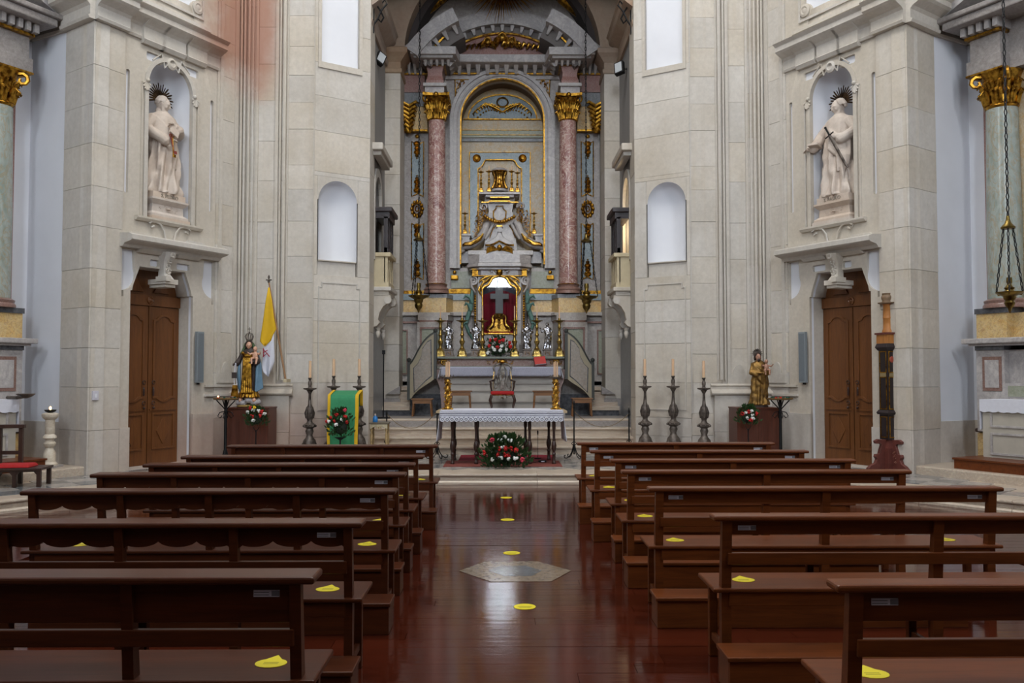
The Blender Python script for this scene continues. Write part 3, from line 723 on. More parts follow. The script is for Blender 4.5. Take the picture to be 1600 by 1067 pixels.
# stone inlay in the aisle
c = floor_at(805, 892); hxo = [(c.x - .47, c.y), (c.x - .2, c.y - .38), (c.x + .28, c.y - .38), (c.x + .47, c.y), (c.x + .2, c.y + .36), (c.x - .26, c.y + .36)]
MB().plate(hxo, [], -.01, .003, lambda a, b, d: (a, b, d)).build('hexagonal_inlay', m_marble('inlay_stone', hx(98, 80, 58), hx(112, 92, 68), hx(80, 64, 48), 3, 0.16, .3), fl)
MB().plate([(c.x + (p[0] - c.x) * .48, c.y + (p[1] - c.y) * .5) for p in hxo], [], .0, .0045, lambda a, b, d: (a, b, d)).build('inlay_centre', m_marble('inlay_centre_stone', hx(60, 64, 70), hx(72, 75, 80), hx(60, 60, 70), 3, 0.12, .3), fl)

# ---- raised marble floor of the crossing
KX, KY = 3.9, 13.1
dais = [(-KX, KY), (KX, KY), (7.4, 8.5), (12, 4.0), (12, 17), (-12, 17), (-12, 4.0), (-7.4, 8.5)]
fn = lambda a, b, d: (a, b, d)
dz = struct('floor_crossing', MB().plate([(x * .995, y + (.05 if y < 17 else 0)) for x, y in dais], [], -.05, .143, fn), STEPM)
def inset(poly, k):
    out = []
    n = len(poly)
    for i in range(n):
        p0 = Vector(poly[i - 1]); p = Vector(poly[i]); p1 = Vector(poly[(i + 1) % n])
        e0 = (p - p0).normalized(); e1 = (p1 - p).normalized(); n0 = Vector((-e0.y, e0.x)); n1 = Vector((-e1.y, e1.x)); b = (n0 + n1).normalized()
        out.append(tuple(p + b * k / max(.3, b.dot(n0))))
    return out
# edge nosing in separate long stones
path = [(12, 4.0), (7.4, 8.5), (KX, KY), (-KX, KY), (-7.4, 8.5), (-12, 4.0)]
path = path[::-1]
rr = random.Random(8)
for (a, b) in zip(path, path[1:]):
    f = Fr(a, b, -1); L = f.len; u = 0
    while u < L - .01:
        l = min(rr.uniform(1.1, 1.9), L - u)
        if L - u - l < .4: l = L - u
        prof = [(-.34, .05), (.0, .05), (.0, .115), (.03, .12), (.035, .135), (.03, .15), (.0, .156), (-.34, .156)]
        mb = MB().loft([[f.w(uu_, d, z) for d, z in prof] for uu_ in (u + .003, u + l - .003)]); mb.build('edge_stone', STEPM, dz)
        mb = MB().loft([[f.w(uu_, d, z) for d, z in ((-.1, -.02), (.05, -.02), (.05, .03), (.03, .05), (-.1, .05))] for uu_ in (u + .003, u + l - .003)]); mb.build('kerb_stone', STEPM, dz)
        u += l
def inside(p, poly):
    r = False; n = len(poly)
    for i in range(n):
        (x0, y0), (x1, y1) = poly[i - 1], poly[i]
        if (y0 > p[1]) != (y1 > p[1]) and p[0] < (x1 - x0) * (p[1] - y0) / (y1 - y0) + x0: r = not r
    return r
ti = inset(dais, .36); t = .52; h = t / 2 * .985
tm = []
for mt in (TILE_D, TILE_L):
    mb = MB().add([(-h, 0, .13), (0, -h, .13), (h, 0, .13), (0, h, .13), (-h, 0, .1525), (0, -h, .1525), (h, 0, .1525), (0, h, .1525)], [(4, 5, 6, 7), (0, 1, 5, 4), (1, 2, 6, 5), (2, 3, 7, 6), (3, 0, 4, 7)])
    m_ = bpy.data.meshes.new('floor_tile'); m_.from_pydata(mb.v, [], mb.f); m_.materials.append(mt); tm.append(m_)
nt = 0
for j in range(0, 60):
    for i in range(-28, 29):
        x = i * t + (j % 2) * t / 2; yv = 9.0 + j * t / 2
        if yv > 16.3 or abs(x) > 6.7: continue
        if all(inside((x + a, yv + b), ti) for a, b in ((h, 0), (-h, 0), (0, h), (0, -h))) and nt < 560:
            o = bpy.data.objects.new('floor_tile', tm[j % 2]); COL.objects.link(o); o.parent = dz; o.location = (x, yv, rr.uniform(-.0008, .0008)); nt += 1

# ---- steps up to the chancel, in long stones
SX = 2.5; ST = []
for k in range(4):
    y0 = 16.2 + .3 * k; z1 = FLOORZ + .156 * (k + 1); z0 = z1 - .156
    st = struct('trim_%d' % (k + 1), MB().bx(-SX, SX, y0 + .06, y0 + .62, z0 - .1, z1 - .03), STEPM)
    cuts = [-SX] + sorted(rr.uniform(-SX + .6, SX - .6) for _ in range(3)) + [SX]
    for a, b in zip(cuts, cuts[1:]):
        if b - a < .2: continue
        prof = [(y0 + .33, z1 - .05), (y0 + .03, z1 - .055), (y0 + .028, z1 - .045), (y0, z1 - .04), (y0 - .006, z1 - .02), (y0, z1), (y0 + .33, z1)]
        MB().loft([[(x, p[0], p[1]) for p in prof] for x in (a + .002, b - .002)]).build('tread_stone', STEPM, st)
        MB().bx(a + .002, b - .002, y0 + .035, y0 + .2, z0, z1 - .056).build('riser_stone', STEPM, st)
FZ = FLOORZ + .156 * 4
struct('floor_chancel', MB().bx(-2.6, 2.6, 17.1, 24, .3, FZ - .001), MGREY)

# ---- chancel side walls
for s in (-1, 1):
    sd = 'left' if s < 0 else 'right'
    X = 2.55 * s
    lo, hi = sorted((X, X + .5 * s))
    ww = struct('wall_%s_chancel' % sd, MB().bx(lo, hi, 16.2, 18.7, .3, 2.85), MBLUED)
    # opening behind the gallery on the right gives onto a lit room; the left one is shut
    a, b = 16.9, 17.75
    o = [(16.2, 2.85), (18.7, 2.85), (18.7, 12), (16.2, 12)]
    hole = [(a, 3.9), (b, 3.9), (b, 5.2)] + arc((a + b) / 2, 5.2, (b - a) / 2, 0, 180, 10, .42)[1:-1] + [(a, 5.2)]
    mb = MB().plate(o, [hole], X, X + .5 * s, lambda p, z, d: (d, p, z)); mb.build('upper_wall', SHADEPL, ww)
    lo, hi = sorted((X + .5 * s, X + .56 * s))
    MB().bx(lo, hi, a - .3, b + .3, 3.6, 6).build('opening_back', CREAM, ww)
    mb = MB().plate([(a - .10, 3.9), (a, 3.9), (a, 5.2)] + list(reversed(arc((a + b) / 2, 5.2, (b - a) / 2, 0, 180, 10, .42)))[1:-1] + [(b, 5.2), (b, 3.9), (b + .1, 3.9), (b + .1, 5.25)] + arc((a + b) / 2, 5.25, (b - a) / 2 + .1, 0, 180, 12, .54)[1:-1] + [(a - .1, 5.25)], [], X + .01 * s, X - .06 * s, lambda p, z, d: (d, p, z)); mb.build('opening_frame', STONE_S, ww)
    # sloping cornice above the opening
    lo, hi = sorted((X, X - .25 * s)); MB().bx(lo, hi, 16.5, 18.0, 5.98, 6.12).build('cornice', STONE_S, ww, bevel=.02)
    MB().bx(lo + .05, hi - .05, 16.6, 17.9, 5.9, 5.98).build('cornice_bed', STONE_S, ww)
    # entablature along the side wall
    prof = [(0, 8.35), (.05, 8.35), (.07, 8.45), (.04, 8.48), (.04, 8.7), (.12, 8.76), (.22, 8.84), (.24, 8.95), (.28, 9.0), (0, 9.05)]
    MB().loft([[(X - d * s, yv, z) for d, z in prof] for yv in (16.3, 18.75)]).build('entablature', PINKST, ww)
    # pilaster against the end wall
    xa, xb = sorted((2.22 * s, 2.62 * s))
    pl = struct('wall_%s_pilaster' % sd, MB().bx(xa + .02, xb - .02, 18.65, 19.6, .3, 8.3), JOINT)
    zz = zc(FZ + .36, 8.25, .62, .1, 5 + s); 
    pm = cube_mesh(STONE_S, 'stone_block')
    for z0, z1 in zip(zz, zz[1:]):
        ob = bpy.data.objects.new('stone_block', pm); COL.objects.link(ob); ob.parent = pl; ob.location = ((xa + xb) / 2, 19.0, (z0 + z1) / 2); ob.scale = (xb - xa, .8, z1 - z0 - .006)
    MB().bx(xa - .03, xb + .03, 18.56, 19.5, FZ, FZ + .36).build('pilaster_plinth', MGREY, pl)
    prf = [(0, 8.2), (.03, 8.22), (.03, 8.3), (0, 8.32), (0, 8.45), (.08, 8.55), (.16, 8.62), (.16, 8.72), (.1, 8.76)]
    rings = [[(xa - d, 18.6 - d, z), (xb + d, 18.6 - d, z), (xb + d, 19.5, z), (xa - d, 19.5, z)] for d, z in prf]
    MB().loft(rings).build('pilaster_capital', PINKST, pl)
# arch over the altarpiece, and the dark reveal inside it
ac = W(785, 85, 18.8); ar = 153.4 * 18.8 / F
out = [(-2.62, ac.z - .12), (-ar, ac.z - .12)] + [(x, z) for x, z in reversed(arc(0, ac.z, ar, 0, 180, 32))] + [(ar, ac.z - .12), (2.62, ac.z - .12), (2.62, 12.5), (-2.62, 12.5)]
struct('wall_chancel_arch', MB().plate(out, [], 18.6, 19.0), PINKST)
ring = arc(0, ac.z, ar + .01, 0, 180, 32) + list(reversed(arc(0, ac.z, ar - .14, 0, 180, 32)))
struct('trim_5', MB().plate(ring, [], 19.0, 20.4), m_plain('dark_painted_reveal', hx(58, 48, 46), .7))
struct('wall_chancel_rear', MB().bx(-3.0, 3.0, 20.9, 21.2, .3, 12.5), m_plain('dim_ochre_rear_wall', hx(120, 104, 76), .8, var=.2, scale=3))
# nave behind the camera, ceiling with the drum of the dome left open to its windows
def simple_wall(n, x0, x1, y0, y1, z0, z1, m=SHADEPL): return struct(n, MB().bx(x0, x1, y0, y1, z0, z1), m)
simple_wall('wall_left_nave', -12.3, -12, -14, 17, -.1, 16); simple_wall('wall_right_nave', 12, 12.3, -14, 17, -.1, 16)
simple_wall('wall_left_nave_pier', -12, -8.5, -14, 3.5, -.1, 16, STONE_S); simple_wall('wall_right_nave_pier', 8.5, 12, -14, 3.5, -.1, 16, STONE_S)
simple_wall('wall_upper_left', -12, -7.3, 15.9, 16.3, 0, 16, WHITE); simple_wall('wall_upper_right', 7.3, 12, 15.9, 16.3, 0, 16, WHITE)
simple_wall('wall_upper_front', -12, 12, 16.3, 16.6, 12, 16, WHITE)
struct('wall_added_shade_arch', MB().plate([(-2.6, 9.5)] + [(x, z) for x, z in reversed(arc(0, 9.5, 2.5, 0, 180, 20, .5))] + [(2.6, 9.5), (2.6, 12.1), (-2.6, 12.1)], [], 16.25, 16.75), STONE_S)  # unseen arch wall added to keep dome light off the upper altarpiece
rear = [(-12.3, -.1), (12.3, -.1), (12.3, 16), (-12.3, 16)]
wn = [(-.9, 6.95), (.9, 6.95), (.9, 12.9)] + arc(0, 12.9, .9, 0, 180, 14)[1:-1] + [(-.9, 12.9)]
struct('wall_rear', MB().plate(rear, [wn], -14.4, -14), SHADEPL)
win = struct('window_1', MB().plate([(x * .99, z) for x, z in wn], [], -14.3, -14.27), DAYWIN)
mb = MB()
for x in (-.3, .3): mb.bx(x - .03, x + .03, -14.27, -14.2, 6.95, 13.8)
for z in (8.0, 9.2, 10.4, 11.6, 12.6): mb.bx(-.9, .9, -14.27, -14.2, z - .025, z + .025)
mb.build('window_bars', IRON, win)
struct('ceiling', MB().plate([(-12.3, -14.4), (12.3, -14.4), (12.3, 24), (-12.3, 24)], [], 16.0, 16.2, fn), WHITE)
struct('trim_10', MB().bx(-12, 12, -14, -1.5, 4.9, 5.3), DARKW)   # unseen loft slab added behind the camera to shade the pew backs
for x in (-5, 5): struct('trim_%d' % (11 if x < 0 else 12), MB().lathe([(.35, 0), (.35, .3), (.25, .4), (.22, 4.6), (.32, 4.9)], (x, -2.0, 0), 20), STONE)  # posts carrying the added loft slab, unseen too
# ---------------------------------------------------------------- the altarpiece and everything on it
def local(parent): return Vector(parent.location)
def rel(mb, parent):
    l = parent.location; return mb.xf(lambda p: p - l)
def part(name, mb, mat, parent, root=None, **k):
    r = root or parent
    rel(mb, r)
    return mb.build(name, mat, parent, **k)
def pbx(px0, px1, py0, py1, Yf, Yb, mb=None):
    "box whose front face fills a pixel rectangle at depth Yf"
    x0, z1 = q(px0, py0, Yf); x1, z0 = q(px1, py1, Yf); mb = mb or MB(); return mb.bx(x0, x1, Yf, Yb, z0, z1)
def mir(px): return 1570 - px
def both(fn):
    for s in (0, 1): fn((lambda p: p) if s == 0 else mir, -1 if s == 0 else 1)
def pb2(m, px0, px1, py0, py1, Yf, Yb, mb=None):
    a, b = sorted((m(px0), m(px1))); return pbx(a, b, py0, py1, Yf, Yb, mb)
def pplate(pts, holes, Y0, Y1, Yref=None):
    Yr = Yref or Y0
    return MB().plate([q(x, y, Yr) for x, y in pts], [[q(x, y, Yr) for x, y in h] for h in holes], Y0, Y1)
def ornament(mb, cx, cz, Y, w, h, seed=0, n=26, up=1):
    "a symmetric cluster of carved scrolls and leaves"
    rr = random.Random(seed)
    for i in range(n // 2):
        t = (i + .5) / (n / 2); x = w / 2 * rr.uniform(.05, .95) * (1 - .5 * abs(t - .5)); z = cz + (t - .5) * h * .9; r = min(w, h) * rr.uniform(.08, .15)
        for s in (-1, 1):
            if rr.random() < .5: pts = [(cx + s * x + s * r * (1 - k / 8) * math.cos(k * .9), Y - .01, z + r * (1 - k / 9) * math.sin(k * .9)) for k in range(8)]
            else: pts = [(cx + s * (x + r * k / 4), Y - .015 * math.sin(k), z + r * math.sin(k * .8)) for k in range(6)]
            m = len(pts); mb.tube(pts, [r * .28 * (1 - .5 * abs(k / (m - 1) - .4)) for k in range(m)], 5)
    mb.ball((cx, Y, cz), (w * .10, .03, h * .10), 8, 6)
    return mb
YR = 19.6
ap = thing('altarpiece', 'tall marble altarpiece with two rose columns, gilded capitals and a curved pediment', 'altarpiece', (0, 19.6, FZ))
# wall panels of the back plane, with the central arched recess cut through
o = [q(624, 648, YR), q(946, 648, YR), q(946, -20, YR), q(624, -20, YR)]
cxz = q(785, 190, YR)
archr = 71 * YR / F
inner = [q(714, 419, YR), q(856, 419, YR)] + arc(cxz[0], cxz[1], archr * .93, 0, 180, 28)
part('back_wall', MB().plate(o, [inner], YR, YR + .25), MPALE, ap)
# arch band, in two steps with a gilt fillet
def archband(r0, r1, y0, y1, bot, mat, name, smooth=40):
    c = cxz; k = YR / F
    a = arc(c[0], c[1], r1 * k, 0, 180, 32); b = arc(c[0], c[1], r0 * k, 0, 180, 32)
    zb = q(785, bot, YR)[1]
    pts = [(r1 * k, zb)] + a + [(-r1 * k, zb), (-r0 * k, zb)] + list(reversed(b)) + [(r0 * k, zb)]
    return part(name, MB().plate(pts, [], y0, y1), mat, ap)
archband(66, 82, YR - .12, YR, 420, MWHITE, 'arch_band'); archband(69, 72, YR - .15, YR - .11, 420, MGREY, 'arch_fillet'); archband(77, 82, YR - .17, YR - .11, 420, MWHITE, 'arch_outer_moulding')
archband(64.3, 66.4, YR - .14, YR + .0, 414, GOLD, 'arch_gilt_edge')
# recess
YB = YR + .55
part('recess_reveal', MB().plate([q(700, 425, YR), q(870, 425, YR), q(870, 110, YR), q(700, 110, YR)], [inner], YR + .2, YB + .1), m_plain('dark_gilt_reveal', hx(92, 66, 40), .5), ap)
part('recess_back', MB().plate([q(690, 430, YB), q(880, 430, YB), q(880, 100, YB), q(690, 100, YB)], [], YB, YB + .1), MOCHRE, ap)
k = YB / F
lc_ = q(785, 186, YB)
lun = arc(0, lc_[1], 53.5 * k, 0, 180, 24, 37.5 * k)
part('blue_lunette', MB().plate(lun, [], YB - .03, YB), MBLUE, ap)
lr = arc(0, lc_[1], 55 * k, 0, 180, 24, 39 * k) + list(reversed(arc(0, lc_[1], 53 * k, 0, 180, 24, 37 * k)))
part('lunette_gilt_frame', MB().plate(lr, [], YB - .06, YB), GOLD, ap)
part('lunette_gilt_sill', pbx(724, 846, 185, 187, YB - .06, YB), GOLD, ap)
mb = MB()
for s in (-1, 1):
    for j in range(9):
        a = .5 + j * .5; x = s * (.06 + j * .065); z = lc_[1] + .30 - .02 * (j - 3) ** 2 * .35
        mb.tube([(x, YB - .05, z), (x + s * .06, YB - .07, z + .05), (x + s * .11, YB - .05, z - .02), (x + s * .08, YB - .05, z - .07)], [.012, .022, .018, .008], 5)
        mb.ball((x, YB - .05, z - .1), .022, 6, 4)
    mb.tube([(0, YB - .05, lc_[1] + .15), (s * .15, YB - .06, lc_[1] + .24), (s * .4, YB - .05, lc_[1] + .36), (s * .62, YB - .05, lc_[1] + .2)], [.02, .03, .026, .012], 6)
mb.tube([(.13 * math.cos(a * .5), YB - .06, lc_[1] + .38 + .11 * math.sin(a * .5)) for a in range(13)], .02, 6, closed=True)
part('gilt_palm_wreath', mb, GOLD, ap, smooth=60)
for y0, y1, m_ in ((203, 215, MGREEN), (216, 221, MBLUED)): part('marble_band', pbx(712, 858, y0, y1, YB - .05, YB), m_, ap)
for y0 in (202.5, 210): part('gilt_band', pbx(712, 858, y0, y0 + 1.2, YB - .07, YB), GOLD, ap)
mb = MB().lathe([(.09, 0), (.09, .03), (.06, .04), (.035, .02), (.02, .03)], n=20); c_ = q(780, 207, YB); mb.xf(lambda p: Vector((c_[0], YB - .05 - p.z, c_[1] + p.y))); part('gilt_rosette', mb, GOLD, ap, smooth=40)
# blue frame with gilt lines and re-entrant corners
o = [(734, 372), (734, 238), (828, 238), (828, 372)]
i_ = [(747, 372), (747, 263)] + [(x, y) for x, y in ((750, 262), (754, 258), (758, 250))] + [(761, 249.5), (801, 249.5), (804, 251), (808, 258), (812, 262), (815, 263), (815, 372)]
part('blue_frame', pplate(o + list(reversed(i_)), [], YB - .06, YB), MBLUE, ap)
def gline(pts, name='gilt_fillet', w=.016, Y=YB - .07, par=None, root=None):
    mb = MB().tube([(q(x, y, Y)[0], Y, q(x, y, Y)[1]) for x, y in pts], w, 5); return part(name, mb, GOLD, par or ap, root or par or ap, smooth=60)
gline([(733.5, 372), (733.5, 238), (828.5, 238), (828.5, 372)]); gline(i_)
for x in (745, 816.5):
    c_ = q(x, 248.5, YB); mb = MB().lathe([(.095, 0), (.095, .03), (.075, .045), (.06, .03), (.03, .05), (.01, .05)], n=20); mb.xf(lambda p: Vector((c_[0] + p.x, YB - .05 - p.z, c_[1] + p.y))); part('gilt_rosette', mb, GOLD, ap, smooth=40)
# spandrels
def spand(m, s):
    ctr = (785, 190)
    pts = [(711, 124), (752, 124.5), (742, 129), (730, 137), (720, 149), (712, 163)]
    pts = [(m(x), y) for x, y in pts]
    part('spandrel_field', pplate(pts, [], YR - .03, YR), MWHITE, ap)
    gline(pts + [pts[0]], w=.014, Y=YR - .04)
    mb = MB(); c_ = q(m(722), 138, YR - .05); ornament(mb, c_[0], c_[1], YR - .05, .30, .42, 5, 26); part('gilt_spandrel_ornament', mb, GOLD, ap, smooth=60)
    # side strips beyond the columns: white marble with blue gilt-edged panels
    part('side_pilaster', pb2(m, 632, 668, 205, 456, YR - .10, YR), MGREY, ap)
    part('side_pilaster_base', pb2(m, 630, 664, 454, 459, YR - .18, YR), GOLD, ap)
    for py0, py1 in ((221, 307), (349, 437)):
        pts = [(643, py0), (648, py0 + 3), (652.5, py0 + 5), (657, py0 + 3), (662, py0), (661.5, py1), (657, py1 - 2.5), (652.5, py1 - 5), (648, py1 - 2.5), (643, py1)]
        pts = [(m(x), y) for x, y in pts]
        part('blue_panel', pplate(pts, [], YR - .12, YR - .1), MBLUE, ap)
        gline(pts + [pts[0]], w=.013, Y=YR - .12)
        for yc, dr in ((py0 + 6, 1), (py1 - 8, -1)):
            mb = MB(); cx_, cz_ = q(m(652.5), yc, YR)
            for jj, (rw, dz_) in enumerate(((.085, 0), (.065, -.10), (.075, -.19), (.045, -.27), (.02, -.33))):
                zz_ = cz_ + dz_ * dr
                mb.lathe([(rw, 0), (rw * .9, .03), (rw * .5, .05), (rw * .3, .02), (.01, .03)], n=12, c=(0, 0, 0)); st_ = len(mb.v) - 60
                mb.v[st_:] = [(cx_ + v[0], YR - .12 - v[2], zz_ + v[1] * .8) for v in mb.v[st_:]]
            part('gilt_candelabrum_ornament', mb, GOLD, ap, smooth=40)
    c_ = q(m(652.5), 328, YR); mb = MB()
    for kk in range(12):
        a = kk * PI / 6; mb.ball((c_[0] + .125 * math.cos(a), YR - .12, c_[1] + .17 * math.sin(a)), (.035, .025, .045), 7, 5)
    mb.tube([(c_[0] + .09 * math.cos(a * PI / 8), YR - .13, c_[1] + .13 * math.sin(a * PI / 8)) for a in range(16)], .022, 6, closed=True)
    mb.tube([(c_[0] + .035 * math.cos(a * PI / 8), YR - .14, c_[1] + .06 * math.sin(a * PI / 8)) for a in range(16)], .014, 6, closed=True)
    part('gilt_oval_boss', mb, GOLD, ap, smooth=60)
    c_ = q(m(652.5), 215, YR); part('gilt_flower', MB().ball((c_[0], YR - .11, c_[1]), (.05, .03, .05), 8, 6), GOLD, ap, smooth=60)
    # pilaster capital zone behind the columns
    part('yellow_marble_block', pb2(m, 631, 668, 166, 203, YR - .2, YR), MYELL, ap)
    part('gilt_band', pb2(m, 630, 668, 202, 205, YR - .26, YR), GOLD, ap)
    part('grey_block', pb2(m, 630, 670, 144, 166, YR - .22, YR), MBLUED, ap)
    mb = MB(); c_ = q(m(639), 185, YR - .3)
    for kk in range(7):
        z_ = c_[1] - .32 + .1 * kk; r_ = .09 + .02 * kk
        for s2 in (-1, 1): mb.tube([(c_[0], YR - .3, z_), (c_[0] + s2 * r_ * .8, YR - .34, z_ + .09), (c_[0] + s2 * r_, YR - .36, z_ + .05)], [.05, .04, .02], 6)
    part('gilt_side_capital', mb, GOLD, ap, smooth=60)
both(spand)
# dado
def dado(m, s):
    part('dado', pb2(m, 622, 745, 494, 650, YR - .3, YR), MPALE, ap)
    part('dado_cornice', pb2(m, 620, 745, 487.5, 493, YR - .42, YR), MPALE, ap)
    part('dado_bed_mould', pb2(m, 620, 706, 502, 505, YR - .35, YR), MBROWN, ap)
    part('upper_dado', pb2(m, 624, 745, 459, 487.5, YR - .22, YR), MYELL, ap)
    part('blue_band', pb2(m, 624, 745, 459, 469, YR - .26, YR), MBLUE, ap)
    part('panel_frame', pplate([(m(x), y) for x, y in ((627, 515), (637, 515), (637, 585), (627, 585))], [[(m(x), y) for x, y in ((629, 517), (635, 517), (635, 583), (629, 583))]], YR - .34, YR - .3), MBROWN, ap)
    part('green_panel', pb2(m, 629, 635, 517, 583, YR - .31, YR - .29), MGREEN, ap)
    part('gilt_band', pb2(m, 697, 742, 451.5, 458.5, YR - .12, YR), GOLD, ap); part('green_panel', pb2(m, 705, 740, 424, 450, YR - .05, YR), MGREEN, ap)
    part('gilt_bracket', pb2(m, 704, 716, 430, 437, YR - .12, YR), GOLD, ap, bevel=.02); c_ = q(m(710.5), 425.5, YR - .06); part('gilt_flower', MB().ball((c_[0], YR - .07, c_[1]), (.045, .03, .045), 10, 6), GOLD, ap, smooth=60)
    # splayed column pedestal
    Yf, Yk = 18.95, 19.7
    def ped(a, b, y0, y1, grow, mat, nm):
        xa, z1 = q(a, y0, Yf); xb, z0 = q(b, y1, Yf); mb = MB()
        xa *= 1; xc = q(708, 500, Yf)[0]
        vs = [(xa, Yf), (xb, Yf), (xb + .22, Yk), (xa - .02, Yk)]
        if s > 0: vs = [(-x, y) for x, y in vs]
        mb.loft([[(x, y, z) for x, y in vs] for z in (z0, z1)]); part(nm, mb, mat, ap)
    ped(658, 697, 465, 488, 0, MYELL, 'pedestal_die'); ped(656.5, 698.5, 459, 465, 0, MBLUED, 'pedestal_cap')
    ped(650, 703, 488, 492, 0, MPALE, 'pedestal_cornice'); ped(653, 700, 492, 500, 0, MPALE, 'pedestal_neck'); ped(655, 698, 500, 503, 0, MBROWN, 'pedestal_line'); ped(652, 697, 503, 650, 0, MPALE, 'pedestal')
    part('panel_frame', pplate([(m(x), y) for x, y in ((656, 511), (690, 511), (690, 600), (656, 600))], [[(m(x), y) for x, y in ((659, 514), (687, 514), (687, 597), (659, 597))]], Yf - .03, Yf), MBROWN, ap)
    part('green_panel', pb2(m, 659, 687, 514, 597, Yf - .01, Yf + .01), MGREEN, ap)
    # the column
    YC = 19.1; cx_ = -1.463 if s < 0 else 1.463
    z0 = q(681, 459, YC)[1]; zt = q(681, 190, YC)[1]; r = .203
    mb = MB().lathe([(r * 1.4, z0), (r * 1.4, z0 + .04), (r * 1.32, z0 + .06), (r * 1.38, z0 + .09), (r * 1.3, z0 + .12), (r * 1.12, z0 + .14), (r * 1.12, z0 + .17), (r * 1.2, z0 + .19), (r * 1.03, z0 + .22)], (cx_, YC, 0), 28); part('column_base', mb, MBROWN, ap, smooth=40)
    mb = MB().lathe([(r * 1.10, z0 + .185), (r * 1.22, z0 + .2), (r * 1.10, z0 + .22)], (cx_, YC, 0), 28); part('gilt_base_ring', mb, GOLD, ap, smooth=40)
    n = 12; mb = MB().lathe([(r * (1.0 - .10 * (i / n) ** 2), z0 + .2 + (zt - z0 - .2) * i / n) for i in range(n + 1)], (cx_, YC, 0), 32); part('column_shaft', mb, MPINK, ap, smooth=40)
    mb = MB(); hc = q(681, 150, YC)[1] - zt
    mb.lathe([(.19, 0), (.22, .02), (.19, .04), (.17, .10), (.19, hc * .6), (.27, hc * .85)], (cx_, YC, zt), 20)
    for row, (nn, zz_, hh, rr_) in enumerate(((8, .03, .2, .185), (8, .16, .24, .2))):
        for kk in range(nn):
            a = 2 * PI * (kk + row * .5) / nn; ca, sa = math.cos(a), math.sin(a)
            for off in (-.22, 0, .22):
                ca2, sa2 = math.cos(a + off), math.sin(a + off)
                mb.tube([(cx_ + ca2 * rr_, YC + sa2 * rr_, zt + zz_), (cx_ + ca2 * (rr_ + .025), YC + sa2 * (rr_ + .025), zt + zz_ + hh * .6), (cx_ + ca2 * (rr_ + .07), YC + sa2 * (rr_ + .07), zt + zz_ + hh * (1 - .3 * abs(off))), (cx_ + ca2 * (rr_ + .10), YC + sa2 * (rr_ + .10), zt + zz_ + hh * .82)], [.03, .03, .024, .012], 5)
    for a in (45, 135, 225, 315):
        ca, sa = math.cos(math.radians(a)), math.sin(math.radians(a))
        pts = [(cx_ + ca * (.33 + rr_ * math.cos(t_)), YC + sa * (.33 + rr_ * math.cos(t_)), zt + hc - .15 + rr_ * math.sin(t_)) for t_, rr_ in [(2.2 - .75 * j, .10 * (1 - j / 11)) for j in range(9)]]
        mb.tube([(cx_ + ca * .2, YC + sa * .2, zt + hc - .22)] + pts, [.02] + [.032 - .002 * j for j in range(9)], 6)
    ab = .30
    pts = []
    for a in range(4):
        c0 = math.radians(45 + 90 * a); c1 = math.radians(135 + 90 * a)
        for t_ in (0, .25, .5, .75):
            x = ab * 1.38 * (math.cos(c0) * (1 - t_) + math.cos(c1) * t_); y_ = ab * 1.38 * (math.sin(c0) * (1 - t_) + math.sin(c1) * t_); kq = 1 - .22 * math.sin(PI * t_)
            pts.append((cx_ + x * kq, YC + y_ * kq))
    mb.loft([[(x, y, z) for x, y in pts] for z in (zt + hc - .06, zt + hc)])
    mb.ball((cx_, YC - .27, zt + hc - .05), .06, 8, 6)
    part('gilt_capital', mb, GOLD, ap, smooth=50)
    # entablature block over the column, breaking forward
    def eb(a, b, y0, y1, Yf_, mat, nm, back=YR, bevel=0):
        return part(nm, pb2(m, a, b, y0, y1, Yf_, back), mat, ap, bevel=bevel)
    eb(664, 694, 133, 150, 18.92, MWHITE, 'architrave_block'); eb(661, 697, 129, 134, 18.86, MWHITE, 'architrave_cap')
    mb = MB(); prf = [(0, 129), (.0, 125), (-.05, 118), (-.05, 112), (0, 104), (0, 102)]
    xa = q(666, 120, 18.92)[0]; xb = q(693, 120, 18.92)[0]; rings = []
    for dd_, py in prf:
        z_ = q(680, py, 18.92)[1]; r_ = [(xa + dd_ * -.6, 18.92 - dd_ * .6), (xb + dd_ * .6, 18.92 - dd_ * .6), (xb + dd_ * .6, YR), (xa - dd_ * .6, YR)]
        rings.append([((x if s < 0 else -x), y, z_) for x, y in r_])
    mb.loft(rings); part('rose_marble_frieze_block', mb, MROSE, ap)
    eb(664, 696, 100, 102.5, 18.88, GOLD, 'gilt_fillet')
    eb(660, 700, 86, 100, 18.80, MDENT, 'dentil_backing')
    for kk in range(5):
        xq = 661.5 + kk * 9; mb = MB()
        x0_, z1_ = q(m(xq), 87, 18.68); x1_, z0_ = q(m(xq + 5.6), 100, 18.68)
        if x1_ < x0_: x0_, x1_ = x1_, x0_
        mb.add([(x0_ + .02, 18.78, z0_), (x1_ - .02, 18.78, z0_), (x1_ - .02, 18.82, z0_), (x0_ + .02, 18.82, z0_), (x0_ - .005, 18.60, z1_), (x1_ + .005, 18.60, z1_), (x1_ + .005, 18.82, z1_), (x0_ - .005, 18.82, z1_)], [(0, 3, 2, 1), (4, 5, 6, 7), (0, 1, 5, 4), (1, 2, 6, 5), (2, 3, 7, 6), (3, 0, 4, 7)])
        part('modillion', mb, MWHITE, ap)
